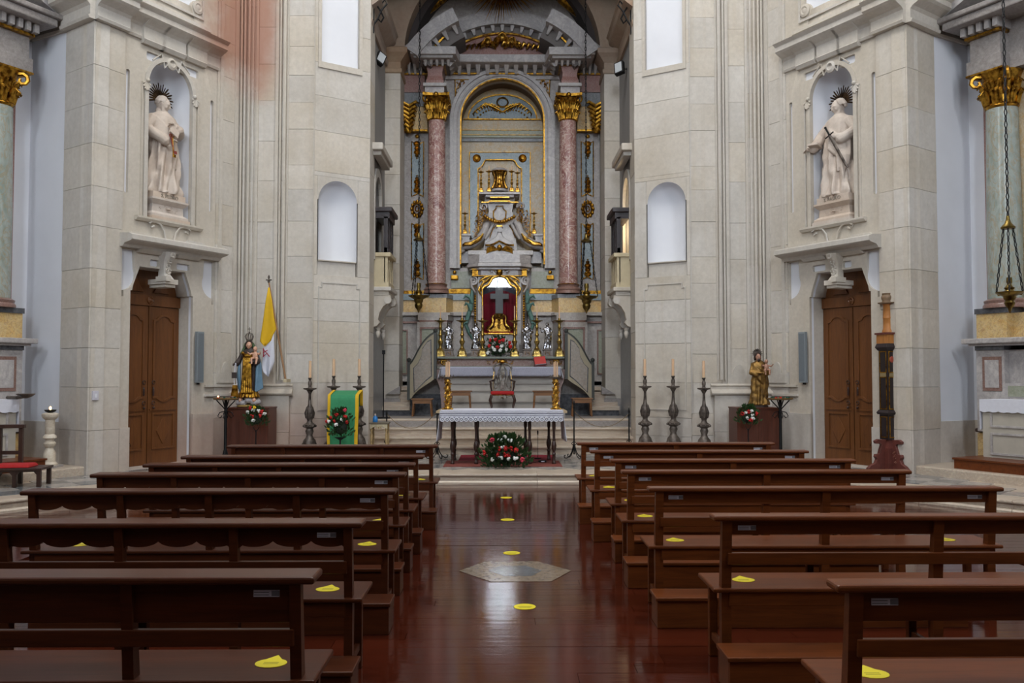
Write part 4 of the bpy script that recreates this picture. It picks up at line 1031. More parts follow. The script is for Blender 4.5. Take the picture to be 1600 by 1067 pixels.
    for kk in range(3):   # modillions on the returning inner side
        yv = 18.85 + kk * .26; xx = q(700, 90, 18.8)[0] + .02; z1_ = q(700, 87, 18.7)[1]
        mb = MB().add([((x if s < 0 else -x), y, z) for x, y, z in [(xx, yv, z1_ - .17), (xx + .03, yv, z1_ - .17), (xx + .03, yv + .06, z1_ - .17), (xx, yv + .06, z1_ - .17), (xx, yv - .02, z1_), (xx + .2, yv - .02, z1_), (xx + .2, yv + .09, z1_), (xx, yv + .09, z1_)]], [(0, 3, 2, 1), (4, 5, 6, 7), (0, 1, 5, 4), (1, 2, 6, 5), (2, 3, 7, 6), (3, 0, 4, 7)]); part('modillion', mb, MWHITE, ap)
    xa, z1_ = q(641, 72, 18.5); xb, z0_ = q(712, 84, 18.5)
    vs = [(xa, 18.5), (xb, 18.5), (xb + .14, YR), (xa, YR)]
    for nm, za, zb, gr, mt in (('cornice_slab', z0_, z1_, 0, MWHITE), ('cornice_bed', z0_ - .06, z0_, -.07, MGREY)):
        part(nm, MB().loft([[((x + (gr if i in (1, 2) else -gr)) * (1 if s < 0 else -1), y - gr, z) for i, (x, y) in enumerate(vs)] for z in (za, zb)]), mt, ap)
    # outer entablature behind
    eb(628, 664, 116, 144, 19.35, MROSE, 'rose_marble_frieze'); eb(628, 668, 114, 116.5, 19.3, GOLD, 'gilt_fillet')
    eb(628, 664, 95, 114, 19.3, MDENT, 'dentil_backing'); eb(626, 664, 83, 90, 19.0, MWHITE, 'outer_cornice')
    for kk in range(3):
        xq = 636 + kk * 9; x0_, z1_ = q(m(xq), 98, 19.1); x1_, z0_ = q(m(xq + 5.5), 112, 19.1)
        if x1_ < x0_: x0_, x1_ = x1_, x0_
        part('modillion', MB().add([(x0_ + .02, 19.24, z0_), (x1_ - .02, 19.24, z0_), (x1_ - .02, 19.32, z0_), (x0_ + .02, 19.32, z0_), (x0_, 19.08, z1_), (x1_, 19.08, z1_), (x1_, 19.32, z1_), (x0_, 19.32, z1_)], [(0, 3, 2, 1), (4, 5, 6, 7), (0, 1, 5, 4), (1, 2, 6, 5), (2, 3, 7, 6), (3, 0, 4, 7)]), MWHITE, ap)
both(dado)
# centre entablature
part('central_architrave', pbx(696, 874, 116, 124, YR - .08, YR), MWHITE, ap)
part('gilt_fillet', pbx(704, 866, 113.5, 116, YR - .16, YR), GOLD, ap)
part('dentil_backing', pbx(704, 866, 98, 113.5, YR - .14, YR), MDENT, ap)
for kk in range(10):
    xq = 713 + kk * 14.9
    x0_, z1_ = q(xq, 99, 19.2); x1_, z0_ = q(xq + 8, 111, 19.2)
    part('modillion', MB().add([(x0_ + .03, 19.38, z0_), (x1_ - .03, 19.38, z0_), (x1_ - .03, 19.5, z0_), (x0_ + .03, 19.5, z0_), (x0_, 19.18, z1_), (x1_, 19.18, z1_), (x1_, 19.5, z1_), (x0_, 19.5, z1_)], [(0, 3, 2, 1), (4, 5, 6, 7), (0, 1, 5, 4), (1, 2, 6, 5), (2, 3, 7, 6), (3, 0, 4, 7)]), MWHITE, ap)
part('cornice_slab', pbx(708, 862, 84, 97, 19.05, YR), MWHITE, ap, bevel=.02)
# curved pediment: centre arc, tympanum with gilt cherubs, and two forward side pieces
def pedarc(Yf, Yb, r0, r1, a0, a1, mat, name, cy=179, n=24, Yref=None):
    Yq = Yref or Yf; c = q(785, cy, Yq); kk = Yq / F
    pts = arc(c[0], c[1], r1 * kk, a0, a1, n) + list(reversed(arc(c[0], c[1], r0 * kk, a0, a1, n)))
    return part(name, MB().plate(pts, [], Yf, Yb), mat, ap)
part('tympanum', MB().plate(arc(0, q(785, 179, YR)[1], 150 * YR / F, 38, 142, 24), [], YR - .02, YR), MROSE, ap)
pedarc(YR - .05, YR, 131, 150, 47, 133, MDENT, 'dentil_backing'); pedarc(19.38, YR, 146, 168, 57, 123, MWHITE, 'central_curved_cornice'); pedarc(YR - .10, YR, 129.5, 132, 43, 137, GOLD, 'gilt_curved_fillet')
c = q(785, 179, 19.5); kk_ = 19.5 / F
for i in range(9):
    a = math.radians(90 + (i - 4) * 6.35); ca, sa = math.cos(a), math.sin(a)
    def pt(r, w, y): return (c[0] + kk_ * (r * ca - w * sa), y, c[1] + kk_ * (r * sa + w * ca))
    part('modillion', MB().add([pt(134, -1.6, 19.49), pt(134, 1.6, 19.49), pt(134, 1.6, 19.56), pt(134, -1.6, 19.56), pt(147, -4, 19.42), pt(147, 4, 19.42), pt(147, 4, 19.56), pt(147, -4, 19.56)], [(0, 3, 2, 1), (4, 5, 6, 7), (0, 1, 5, 4), (1, 2, 6, 5), (2, 3, 7, 6), (3, 0, 4, 7)]), MWHITE, ap)
for s in (-1, 1):
    aa = (115.5, 146.5) if s < 0 else (33.5, 64.5)
    c2 = q(785, 174, 18.5)
    pedarc(18.46, YR, 161, 184, aa[0], aa[1], MWHITE, 'side_curved_cornice', 174); pedarc(18.75, YR, 140, 163, aa[0] + (0 if s < 0 else .6), aa[1] - (.6 if s < 0 else 0), MDENT, 'side_dentil_backing', 174, Yref=18.5)
    o_ = [q(785 + (x - 785 if s < 0 else 785 - x), y, 18.8) for x, y in ((634, 75), (645, 66), (664, 50), (690, 34), (704, 28), (704, 75))]; part('pediment_infill', MB().plate(o_, [], 18.8, 19.2), MGREY, ap); o_ = [q(785 + (x - 785 if s < 0 else 785 - x), y, 18.51) for x, y in ((630, 76), (632, 72), (645, 62), (662, 52), (672, 54), (676, 76))]; part('pediment_corner', MB().plate(o_, [], 18.51, 19.2), MGREY, ap)
    for i in range(4):
        a = math.radians((119 + i * 6.8) if s < 0 else (61 - i * 6.8)); ca, sa = math.cos(a), math.sin(a); k3 = 18.6 / F
        def pt(r, w, y): return (c2[0] + k3 * (r * ca - w * sa), y, c2[1] + k3 * (r * sa + w * ca))
        part('modillion', MB().add([pt(147, -1.6, 18.68), pt(147, 1.6, 18.68), pt(147, 1.6, 18.8), pt(147, -1.6, 18.8), pt(161, -4, 18.56), pt(161, 4, 18.56), pt(161, 4, 18.8), pt(161, -4, 18.8)], [(0, 3, 2, 1), (4, 5, 6, 7), (0, 1, 5, 4), (1, 2, 6, 5), (2, 3, 7, 6), (3, 0, 4, 7)]), MWHITE, ap)
    m = (lambda p: p) if s < 0 else mir
    gline([(m(680), 71), (m(696), 55)], w=.03, Y=18.7)
# cherubs: heads with wings in a cloud of leaves
mb = MB(); 
for (x, y, r) in ((785, 59, 8), (762, 66, 7.5), (800, 66, 7.5)):
    c_ = q(x, y, YR - .12); rr_ = r * YR / F; mb.ball((c_[0], YR - .14, c_[1]), (rr_ * .7, rr_ * .7, rr_ * .85), 10, 8); mb.ball((c_[0], YR - .14 - rr_ * .65, c_[1] - rr_ * .1), rr_ * .16, 6, 4)
    for kx in range(9): a = kx * .4 - .1; mb.ball((c_[0] + rr_ * .7 * math.cos(a), YR - .15, c_[1] + rr_ * .75 * math.sin(a) + .02), rr_ * .25, 6, 4)
    for s in (-1, 1):
        for kx in range(5): mb.tube([(c_[0] + s * rr_ * .6, YR - .1, c_[1] - rr_ * .6), (c_[0] + s * rr_ * (1.1 + .1 * kx), YR - .14, c_[1] - rr_ * (.1 + .22 * kx)), (c_[0] + s * rr_ * (1.7), YR - .1, c_[1] - rr_ * (.2 + .3 * kx))], [.03, .045, .012], 5)
for kx in range(16):
    x = 725 + kx * 7.8; c_ = q(x, 78 - 6 * math.sin(kx * PI / 15), YR); mb.tube([(c_[0] - .06, YR - .08, c_[1] - .05), (c_[0], YR - .14, c_[1] + .05), (c_[0] + .09 * (1 if kx > 7 else -1), YR - .1, c_[1] + .02)], [.02, .05, .012], 6)
part('gilt_cherubs', mb, GOLD2, ap, smooth=60)
# attic behind: blue sky with the great sunburst, gilt figures reclining on the pediment
part('attic_sky', pbx(640, 930, -40, 60, 20.3, 20.4), m_plain('attic_dark_blue', hx(58, 66, 74), .7, var=.2, scale=4), ap)
mb = MB(); c_ = q(785, -25, 19.3)
for kx in range(38):
    a = math.radians(190 + kx * 160 / 37); L_ = (.62 + .22 * R.random()) * (1.0 if 2 < kx < 35 else .7); w_ = .02 + .012 * (kx % 2)
    ca, sa = math.cos(a), math.sin(a); y_ = 19.3 - .05 * (kx % 3)
    L_ *= 1.25
    mb.add([(c_[0] + ca * .1 - sa * w_, y_, c_[1] + sa * .1 + ca * w_), (c_[0] + ca * .1 + sa * w_, y_, c_[1] + sa * .1 - ca * w_), (c_[0] + ca * L_, y_ - .02, c_[1] + sa * L_), (c_[0] + ca * .1, y_ - .04, c_[1] + sa * .1), (c_[0] + ca * .1, y_ + .03, c_[1] + sa * .1)], [(0, 3, 2), (3, 1, 2), (0, 2, 4), (4, 2, 1), (0, 4, 1, 3)])
part('gilt_sunburst', mb, GOLD, ap)
def attic_figure(px, py, s):
    t = thing('angel_figure', 'gilded angel reclining on the %s curve of the pediment, cut by the top edge' % ('left' if s < 0 else 'right'), 'statue', (q(px, py, 19.35)[0], 19.35, q(px, py, 19.35)[1]))
    mb = MB(); mb.tube([(-.25 * s, 0, .55), (-.05 * s, 0, .3), (.2 * s, 0, .05), (.55 * s, 0, -.35)], [.12, .2, .16, .06], 10); mb.tube([(-.1 * s, -.05, .3), (.25 * s, -.1, .25), (.35 * s, -.08, .05), (.5 * s, -.1, -.1)], [.13, .12, .09, .05], 8)
    for kx in range(7): mb.tube([(-.2 * s + .03 * kx * s, -.12, .45 - .04 * kx), (.1 * s + .04 * kx * s, -.2 + .01 * kx, .2 - .04 * kx), (.4 * s + .03 * kx * s, -.1, -.12 - .05 * kx)], .03, 6)
    mb.ball((-.32 * s, 0, .8), (.11, .12, .14)); mb.tube([(-.25 * s, 0, .6), (-.45 * s, -.1, .45), (-.3 * s, -.2, .4)], [.06, .05, .03], 6)
    remeshed(mb, 'body', GOLD, t, .022, 1)
attic_figure(683, 14, -1); attic_figure(886, 16, 1)

# ---------------------------------------------------------------- shrine, with its glazed case
sh = thing('shrine', 'white marble shrine with gilded carving around a glazed arched case', 'shrine', (0, 19.0, 2.0))
YS = 19.05
gl = [q(755, 520, YS), q(806, 520, YS), q(806, 452, YS)] + [q(x, y, YS) for x, y in ((803, 449), (797, 446), (793, 440))] + [q(x, y, YS) for x, y in ((791, 436), (786, 433), (780.5, 432), (775, 433), (770, 436))] + [q(x, y, YS) for x, y in ((768, 440), (764, 446), (758, 449), (755, 452))]
bodyo = [q(747, 538, YS), q(814, 538, YS), q(814, 431, YS), q(747, 431, YS)]
part('front_slab', MB().plate(bodyo, [gl], YS, YS + .10), MWHITE, sh)
for s, a, b in ((-1, 738, 747), (1, 814, 823)):
    x0, z1 = q(a, 431, YS + .1); x1, z0 = q(b, 538, YS + .1)
    vs = [(x0, YS + .25), (x1, YS), (x1, YS + .9), (x0, YS + .9)] if s < 0 else [(x0, YS), (x1, YS + .25), (x1, YS + .9), (x0, YS + .9)]
    part('canted_side', MB().loft([[(x, y, z) for x, y in vs] for z in (z0, z1)]), MWHITE, sh)
    cx_ = (x0 + x1) / 2
    mb = MB(); 
    for kx in range(16): mb.ball((cx_, YS + .09, z0 + .25 + kx * .055), (.032, .03, .03), 6, 4)
    part('gilt_pendant_strip', mb, GOLD, sh, smooth=60)
    mb = MB(); mb.tube(spiral((cx_ + s * .04, YS + .02, z1 - .12), .10, .02, 90, 1.6 * s, 16), [.035] * 10 + [.025] * 7, 6); mb.tube([(cx_ + s * .1, YS + .02, z1 - .1), (cx_ + s * .08, YS, z1 - .25), (cx_, YS + .02, z1 - .38)], [.04, .03, .02], 6); part('volute', mb, MWHITE, sh, smooth=60)
    mb = MB(); ornament(mb, cx_, z1 - .2, YS + .04, .14, .36, 8, 18); part('gilt_volute_leaf', mb, GOLD, sh, smooth=60)
# frieze, cornice, base
def shape6(a, b, c_, y0, y1, Yf, cant, back, mat, nm):
    x0, z1 = q(a, y0, Yf); x1, z0 = q(b, y1, Yf); w_ = cant
    vs = [(x0, Yf + w_), (x0 + w_, Yf), (x1 - w_, Yf), (x1, Yf + w_), (x1, back), (x0, back)]
    return part(nm, MB().loft([[(x, y, z) for x, y in vs] for z in (z0, z1)]), mat, sh, bevel=.01)
shape6(737, 824, 0, 421, 431, YS - .04, .2, 19.9, MWHITE, 'frieze'); shape6(729, 832, 0, 411, 416, YS - .22, .25, 19.9, MWHITE, 'cornice'); shape6(733, 828, 0, 416, 421, YS - .12, .22, 19.9, MWHITE, 'cornice_bed'); shape6(731, 830, 0, 397, 411, YS - .05, .25, 19.9, MWHITE, 'attic_block')
shape6(736, 825, 0, 538, 552, YS - .1, .2, 19.9, MGREY, 'base'); shape6(728, 833, 0, 552, 558, YS - .15, .2, 19.9, MGREY, 'base_step')
for x0, x1 in ((738, 747), (815, 823)): part('gilt_frieze_panel', pbx(x0, x1, 421.5, 430.5, YS - .0, YS + .2), GOLD, sh)
mb = MB(); c_ = q(780.5, 425, YS - .06); ornament(mb, c_[0], c_[1], YS - .06, .55, .12, 3, 30); mb.ball((c_[0], YS - .08, c_[1]), (.07, .04, .09)); part('gilt_frieze_ornament', mb, GOLD, sh, smooth=60)
part('gilt_fillet', pbx(737, 824, 430, 431.3, YS - .07, YS), GOLD, sh); part('gilt_fillet', pbx(737, 824, 420, 421, YS - .07, YS), GOLD, sh)
# gilt frame following the opening
ctr = (sum(p[0] for p in gl) / len(gl), q(780, 480, YS)[1])
go = [(p[0] + (.032 if p[0] > 0 - .06 and p[0] > ctr[0] + .2 else (-.032 if p[0] < ctr[0] - .2 else (p[0] - ctr[0]) * .18)), p[1] + (.035 if p[1] > ctr[1] else -.04)) for p in gl]
part('gilt_case_frame', MB().plate(go, [gl], YS - .05, YS + .02), GOLD2, sh, bevel=.01)
for s in (-1, 1):
    mb = MB(); m = (lambda x: x) if s < 0 else (lambda x: 1561 - x)
    P_ = lambda x, y: (q(m(x), y, YS - .05)[0], YS - .05, q(m(x), y, YS - .05)[1])
    mb.tube([P_(768, 431), P_(762, 438), P_(755, 442), P_(751, 448), P_(752, 455)], [.02, .03, .03, .028, .015], 6); mb.tube([P_(766, 431), P_(758, 433), P_(751, 437), P_(749, 442)], [.012, .026, .024, .012], 6); mb.tube([P_(751, 446), P_(748, 452), P_(750, 458), P_(753, 462)], [.02, .026, .02, .01], 6); mb.tube(spiral(P_(756, 437), .06, .01, 0, 1.4, 12), .014, 5)
    part('gilt_carved_corner', mb, GOLD2, sh, smooth=60)
# inside: red and dark hangings, grey cross on a gilded stand
part('case_lining', pbx(750, 811, 428, 524, YS + .50, YS + .53), m_plain('dark_blue_hanging', hx(70, 70, 92), .8), sh)
mb = MB(); n = 24; x0, z1 = q(753, 462, YS + .47); x1, z0 = q(808, 524, YS + .47)
pts = [(x0 + (x1 - x0) * i / n, YS + .465 + .012 * math.sin(i * 1.7), 0) for i in range(n + 1)]
for i in range(n): mb.add([(pts[i][0], pts[i][1], z0), (pts[i + 1][0], pts[i + 1][1], z0), (pts[i + 1][0], pts[i + 1][1], z1 + .12 * math.sin(PI * (i + 1) / n)), (pts[i][0], pts[i][1], z1 + .12 * math.sin(PI * i / n))], [(0, 1, 2, 3)])
part('crimson_hanging', mb, CRIM, sh)
part('case_floor', pbx(752, 809, 518, 524, YS + .1, YS + .5), REDC, sh)
for a, b in ((748, 753), (808, 813)): part('case_side', pbx(a, b, 431, 524, YS + .1, YS + .5), GOLD, sh)
part('glass_pane', MB().plate(gl, [], YS + .045, YS + .05), GLASS, sh)
YQ = YS + .26
cr = thing('standing_cross', 'grey cross standing behind the glass of the shrine', 'cross', (0, YQ, 3.1))
mb = MB(); x0, z1 = q(774, 450, YQ); x1, z0 = q(786, 490, YQ); a0, za = q(766, 459, YQ); a1, zb = q(795, 467, YQ)
mb.plate([(x0, z0), (x1, z0), (x1, zb), (a1, zb), (a1, za), (x1, za), (x1, z1), (x0, z1), (x0, za), (a0, za), (a0, zb), (x0, zb)], [], YQ - .05, YQ + .05); rel(mb, cr); mb.build('cross_body', m_plain('grey_cross_stone', hx(120, 122, 122), .5), cr, bevel=.01)
st = thing('gilded_stand', 'bright gilded scrolled stand carrying the grey cross in the shrine', 'stand', (q(780, 519, YQ)[0], YQ, q(780, 519, YQ)[1]))
mb = MB(); kq = YQ / F
prof = [(0, 14), (1.2, 18), (3, 17), (4, 12), (9, 8), (15, 7), (20, 6), (25, 8), (27, 9), (29, 6)]
rings = [[(sx * w_ * kq, sy * min(w_, 9) * kq, h_ * kq) for sx, sy in ((-1, -1), (1, -1), (1, 1), (-1, 1))] for h_, w_ in prof]
mb.loft(rings); mb.build('stand_body', GOLD2, st, bevel=.01)
for s in (-1, 1):
    mb = MB(); mb.tube([(s * w_ * kq, -.09, h_ * kq) for h_, w_ in ((26, 9), (22, 11), (17, 9.5), (11, 11), (6, 15), (3, 19))], [.02, .035, .03, .035, .04, .03], 6); mb.tube(spiral((s * 16 * kq, -.09, 6 * kq), .05, .01, 0, 1.5, 12), .018, 5); mb.build('scroll', GOLD2, st, smooth=60)
mb = MB(); 
for kx in range(5): mb.ball((0, -.11, (6 + kx * 4.5) * kq), (.035, .03, .03), 8, 6)
mb.build('front_beading', GOLD2, st, smooth=60)
# green bronze acanthus scrolls flanking
for s in (-1, 1):
    m = (lambda x: x) if s < 0 else (lambda x: 1561 - x)
    t = thing('acanthus_bracket', 'tall verdigris acanthus leaf bracket on the %s flank of the shrine' % ('left' if s < 0 else 'right'), 'ornament', (q(m(732), 500, 19.1)[0], 19.1, q(732, 520, 19.1)[1]))
    P_ = lambda x, y, dy=0: (q(m(x), y, 19.1)[0], 19.1 + dy, q(m(x), y, 19.1)[1])
    mb = MB(); mb.tube([P_(738, 450), P_(737, 465), P_(736, 480), P_(731, 495), P_(728, 508), P_(733, 520), P_(738, 530)], [.03, .045, .05, .05, .04, .04, .02], 8)
    rel(mb, t); mb.build('stem', ACANTH, t, smooth=60)
    for pts in ([(738, 474), (734, 465), (728, 462), (724, 467)], [(736, 486), (732, 476), (728, 474), (726, 478)], [(731, 504), (727, 503), (724, 509)]):
        mb = MB().tube([P_(x, y, -.03) for x, y in pts], [.045] + [.04] * (len(pts) - 2) + [.012], 6); rel(mb, t); mb.build('leaf', ACANTH, t, smooth=60)
# ---------------------------------------------------------------- stepped throne above the shrine
th = thing('exposition_throne', 'stepped white marble throne with scrolls and gilding above the shrine', 'throne', (0, 19.8, 4.3))
YT = 19.75
part('plinth_block', pbx(716, 846, 393, 411, YT + .1, YT + .5), MWHITE, th)
part('plinth_cap', pbx(731, 833, 391, 398, YT - .25, YT + .4), MWHITE, th, bevel=.01)
def side(m, s):
    P_ = lambda x, y, dy=0: (q(m(x), y, YT)[0], YT + dy, q(m(x), y, YT)[1])
    mb = MB().tube([P_(*p) for p in ((766, 345), (760, 352), (757, 362), (750, 372), (740, 380), (730, 384), (722, 386), (719, 390), (722, 393), (726, 391))], [.06, .09, .10, .11, .10, .09, .07, .06, .05, .03], 8); part('marble_scroll', mb, MWHITE, th, smooth=60)
    mb = MB().tube([P_(*p, -.1) for p in ((752, 370), (745, 377), (735, 382), (727, 382), (723, 385))], [.03, .05, .05, .045, .02], 6); mb.tube([P_(*p, -.12) for p in ((755, 366), (750, 375), (745, 379))], [.02, .04, .02], 6); part('gilt_leaf', mb, GOLD2, th, smooth=60)
    part('side_pedestal_cap', pb2(m, 719, 736, 365, 368, YT - .05, YT + .4), MWHITE, th)
    o_ = [(720, 368), (735, 368), (733, 374), (738, 380), (720, 388), (717, 380), (723, 374)]
    part('side_pedestal', pplate([(m(x), y) for x, y in o_], [], YT, YT + .35), MWHITE, th)
    for j, (x, y, r) in enumerate(((752, 337, .11), (750, 345, .09), (757, 330, .08), (748, 352, .09), (746, 360, .07), (743, 367, .07), (760, 343, .06))):
        mb = MB(); c_ = P_(x, y, -.1); ornament(mb, c_[0], c_[2], c_[1], r * 2.1, r * 2.2, j + 3, 20); part('gilt_carving', mb, GOLD2, th, smooth=60)
    mb = MB().tube(spiral(P_(756, 322), .09, .02, 200, 1.3 * -s, 14), [.035] * 8 + [.025] * 7, 6); mb.tube([P_(756, 330), P_(760, 340), P_(764, 352)], [.06, .07, .05], 6); part('marble_volute', mb, MWHITE, th, smooth=60)
    mb = MB().tube([P_(*p, -.05) for p in ((771, 350), (767, 358), (763, 366), (758, 374))], [.035, .04, .04, .03], 6); part('marble_rib', mb, MWHITE, th, smooth=60)
    gline([(m(775), 352), (m(770), 358), (m(765), 372)], Y=YT - .12, w=.012, par=th)
both(side)
part('scrolled_die', pplate([(762, 318), (802, 318), (800, 330), (804, 345), (796, 352), (806, 372), (808, 392), (756, 392), (758, 372), (768, 352), (760, 345), (764, 330)], [], YT - .03, YT + .4), MWHITE, th)
part('cartouche', pplate([(771, 330), (775, 326), (775, 322), (786, 322), (786, 326), (791, 330), (790, 340), (784, 346), (777, 346), (771, 340)], [], YT - .09, YT), MWHITE, th, bevel=.02)
gline([(771, 330), (775, 326), (775, 322), (786, 322), (786, 326), (791, 330), (790, 340), (784, 346), (777, 346), (771, 340), (771, 330)], Y=YT - .12, w=.014, par=th)
mb = MB(); c_ = q(780.5, 345, YT - .15)
for kx in range(13):
    t_ = kx / 12 * 2 - 1; mb.ball((c_[0] + t_ * .33, YT - .14, c_[1] + .12 * t_ * t_ - .02), (.04, .04, .045), 7, 5)
part('gilt_garland', mb, GOLD2, th, smooth=60)
part('bell_hood', pplate([(757, 390), (759, 379), (768, 374), (775, 369), (778, 361), (783, 361), (786, 369), (793, 374), (802, 379), (804, 390)], [], YT - .16, YT + .2), MWHITE, th, bevel=.02)
part('pedestal_neck', pbx(777, 784, 354, 362, YT - .2, YT + .1), MWHITE, th); part('gilt_fillet', pbx(776, 785, 352, 354, YT - .22, YT + .1), GOLD2, th)
gline([(758, 383), (766, 383), (772, 381), (780, 376.5), (789, 381), (795, 383), (803, 383)], Y=YT - .2, w=.022, par=th)
mb = MB(); c_ = q(780.5, 387, YT - .28); mb.ball((c_[0], YT - .28, c_[1]), (.06, .06, .075), 10, 8); mb.ball((c_[0], YT - .34, c_[1] - .005), .013, 6, 4)
for s in (-1, 1):
    for kx in range(5): mb.tube([(c_[0] + s * .05, YT - .25, c_[1] - .04), (c_[0] + s * (.15 + .02 * kx), YT - .27, c_[1] + .03 - .025 * kx), (c_[0] + s * .3, YT - .25, c_[1] - .01 - .03 * kx)], [.02, .03, .01], 5)
part('gilt_cherub', mb, GOLD, th, smooth=60)
# entablature of the throne and the gilded drum
for a, b, y0, y1, Yf, mt, nm in ((764, 797, 313, 317, YT - .1, MWHITE, 'throne_frieze'), (759, 803, 302, 308, YT - .16, MWHITE, 'throne_bed'), (748, 812, 300, 303, YT - .22, MWHITE, 'throne_cornice'), (753, 809, 303, 308, YT - .02, MWHITE, 'throne_bed'), (766, 796, 307, 309, YT - .2, GOLD2, 'gilt_fillet'), (764, 797, 313, 315, YT - .16, GOLD2, 'gilt_fillet'), (752, 765, 315, 316.6, YT - .05, GOLD2, 'gilt_fillet'), (796, 810, 315, 316.6, YT - .05, GOLD2, 'gilt_fillet'), (757, 804, 308, 319, YT + .0, MGREY, 'throne_neck')):
    part(nm, pbx(a, b, y0, y1, Yf, YT + .45), mt, th)
dr = thing('gilded_tabernacle', 'gilded domed drum on top of the throne inside the arched recess', 'tabernacle', (q(780.5, 300, 19.85)[0], 19.85, q(780.5, 300, 19.85)[1]))
kq = 19.85 / F
mb = MB().lathe([(13.5 * kq, 0), (13.5 * kq, 2 * kq), (12 * kq, 4 * kq), (11.5 * kq, 5 * kq)], n=28); mb.build('drum_foot', MWHITE, dr, smooth=40)
mb = MB().lathe([(9.5 * kq, 5 * kq), (8 * kq, 10 * kq), (6.5 * kq, 20 * kq), (6.5 * kq, 26 * kq), (8.5 * kq, 29 * kq), (9 * kq, 31 * kq)], n=28); mb.build('drum', GOLD2, dr, smooth=40)
mb = MB().lathe([(12 * kq, 32 * kq), (12.5 * kq, 34 * kq), (9 * kq, 37 * kq), (2 * kq, 38.5 * kq)], n=28); mb.build('canopy', MWHITE, dr, smooth=40)
mb = MB().lathe([(9.6 * kq, 28 * kq), (10.5 * kq, 29 * kq), (9.4 * kq, 31 * kq)], n=28); mb.lathe([(12.2 * kq, 31.3 * kq), (13 * kq, 32 * kq), (12.2 * kq, 32.8 * kq)], n=28); mb.lathe([(12.6 * kq, 4 * kq), (13 * kq, 5 * kq), (12 * kq, 6 * kq)], n=28); mb.build('gilt_ring', GOLD2, dr, smooth=40)
for kx in range(8):
    a = kx * PI / 4 + .39; mb = MB().tube([(r_ * kq * math.cos(a), r_ * kq * math.sin(a), h_ * kq) for r_, h_ in ((12.6, 5), (11, 8), (9, 13), (8, 20), (9, 26), (11.5, 31))], [.03, .028, .022, .02, .024, .03], 6); mb.build('bracket', GOLD2, dr, smooth=60)
mb = MB().ball((0, -.11, 14 * kq), (.05, .04, .09), 8, 6); ornament(mb, 0, 12 * kq, -.12, .2, .16, 9, 14); mb.build('gilt_relief', GOLD2, dr, smooth=60)

# candlesticks
def candlestick(name, label, group, x, y, z, h, hc, mat, parts=True, wide=1.0, tri=True, rc=.013):
    t = thing(name, label, 'candlestick', (x, y, z), 0, group)
    r = h * .075 * wide
    pr = [(r * 1.5, 0), (r * 1.5, h * .03), (r * 1.1, h * .06), (r * .95, h * .16), (r * 1.15, h * .19), (r * .6, h * .22), (r * .45, h * .30), (r * .8, h * .36), (r * .95, h * .40), (r * .5, h * .44), (r * .4, h * .52), (r * .75, h * .56), (r * .45, h * .60), (r * .35, h * .72), (r * .6, h * .76), (r * .4, h * .80), (r * .5, h * .88), (r * 1.3, h * .91)]
    MB().lathe(pr[4:], n=14).build('stem', mat, t, smooth=45)
    mb = MB().lathe(pr[:5], n=3 if tri else 14, a0=PI / 2 if tri else 0)
    if tri:
        for k_ in range(3):
            a = PI / 2 + k_ * 2 * PI / 3; mb.ball((r * 1.55 * math.cos(a), r * 1.55 * math.sin(a), h * .02), (r * .35, r * .35, h * .022), 8, 6); mb.tube([(r * 1.4 * math.cos(a), r * 1.4 * math.sin(a), h * .04), (r * 1.5 * math.cos(a), r * 1.5 * math.sin(a), h * .09), (r * 1.1 * math.cos(a), r * 1.1 * math.sin(a), h * .16)], [r * .2, r * .25, r * .15], 6)
    mb.build('foot', mat, t, smooth=45)
    MB().lathe([(r * .5, h * .9), (r * 1.9, h * .925), (r * 2.0, h * .94), (r * .5, h * .935), (r * .45, h), (r * .3, h)], n=16).build('drip_pan', mat, t, smooth=45)
    MB().lathe([(rc, h * .96), (rc * .92, h + hc), (rc * .3, h + hc + .004)], n=10).build('candle', WAX, t, smooth=45)
    return t
# small ones on the throne
for i, (x, y0, y1, pos) in enumerate(((751.5, 264, 300, 'outer left'), (764, 262, 298, 'inner left'), (799.5, 262, 298, 'inner right'), (808.5, 265, 299.5, 'outer right'))):
    b_ = q(x, y1, 19.62); kq = 19.62 / F
    candlestick('candlestick', 'small gilt candlestick on the throne cornice, %s of the gilded drum' % pos, 'throne candlesticks', b_[0], 19.62, q(x, 300, 19.62)[1] if i in (0, 3) else b_[1] - .02 + .0, (y1 - y0 - 2) * kq, .10, GOLD2)
for i, x in enumerate((726.5, 834.5)):
    b_ = q(x, 364.9, 19.8); candlestick('candlestick', 'small gilt candlestick alone on the %s scrolled pedestal of the throne' % ('left' if i == 0 else 'right'), 'throne candlesticks', b_[0], 19.8, b_[1], 34 * 19.8 / F, .10, GOLD2)

# ---------------------------------------------------------------- main altar
YA = 18.3
al = thing('high_altar', 'pale marble high altar with rose marble shelf below the shrine', 'altar', (0, YA, FZ))
part('altar_shelf', pbx(679, 884, 557, 560.5, YA + .30, YA + .95), m_plain('grey_green_shelf', hx(110, 116, 106), .4), al, bevel=.01)
part('shelf_frieze', pbx(681, 881, 560.5, 574, YA + .42, YA + .9), m_marble('rose_frieze_marble', hx(150, 120, 108), hx(140, 104, 92), hx(176, 160, 148), 4, .3, .6), al)
part('frieze_lower_band', pbx(681, 881, 571.5, 576, YA + .40, YA + .9), m_plain('grey_green_band', hx(126, 124, 112), .5), al)
for x, w_ in ((781.5, .62), (693, .26), (869, .26)):
    mb = MB(); c_ = q(x, 566, YA + .4); ornament(mb, c_[0], c_[1], YA + .4, w_ * 1.05, .13, 4, 64); mb.tube([(c_[0] + .05 * math.cos(a), YA + .38, c_[1] + .05 * math.sin(a)) for a in range(6)], .014, 5, closed=True); part('gilt_frieze_ornament', mb, GOLD2, al, smooth=60)
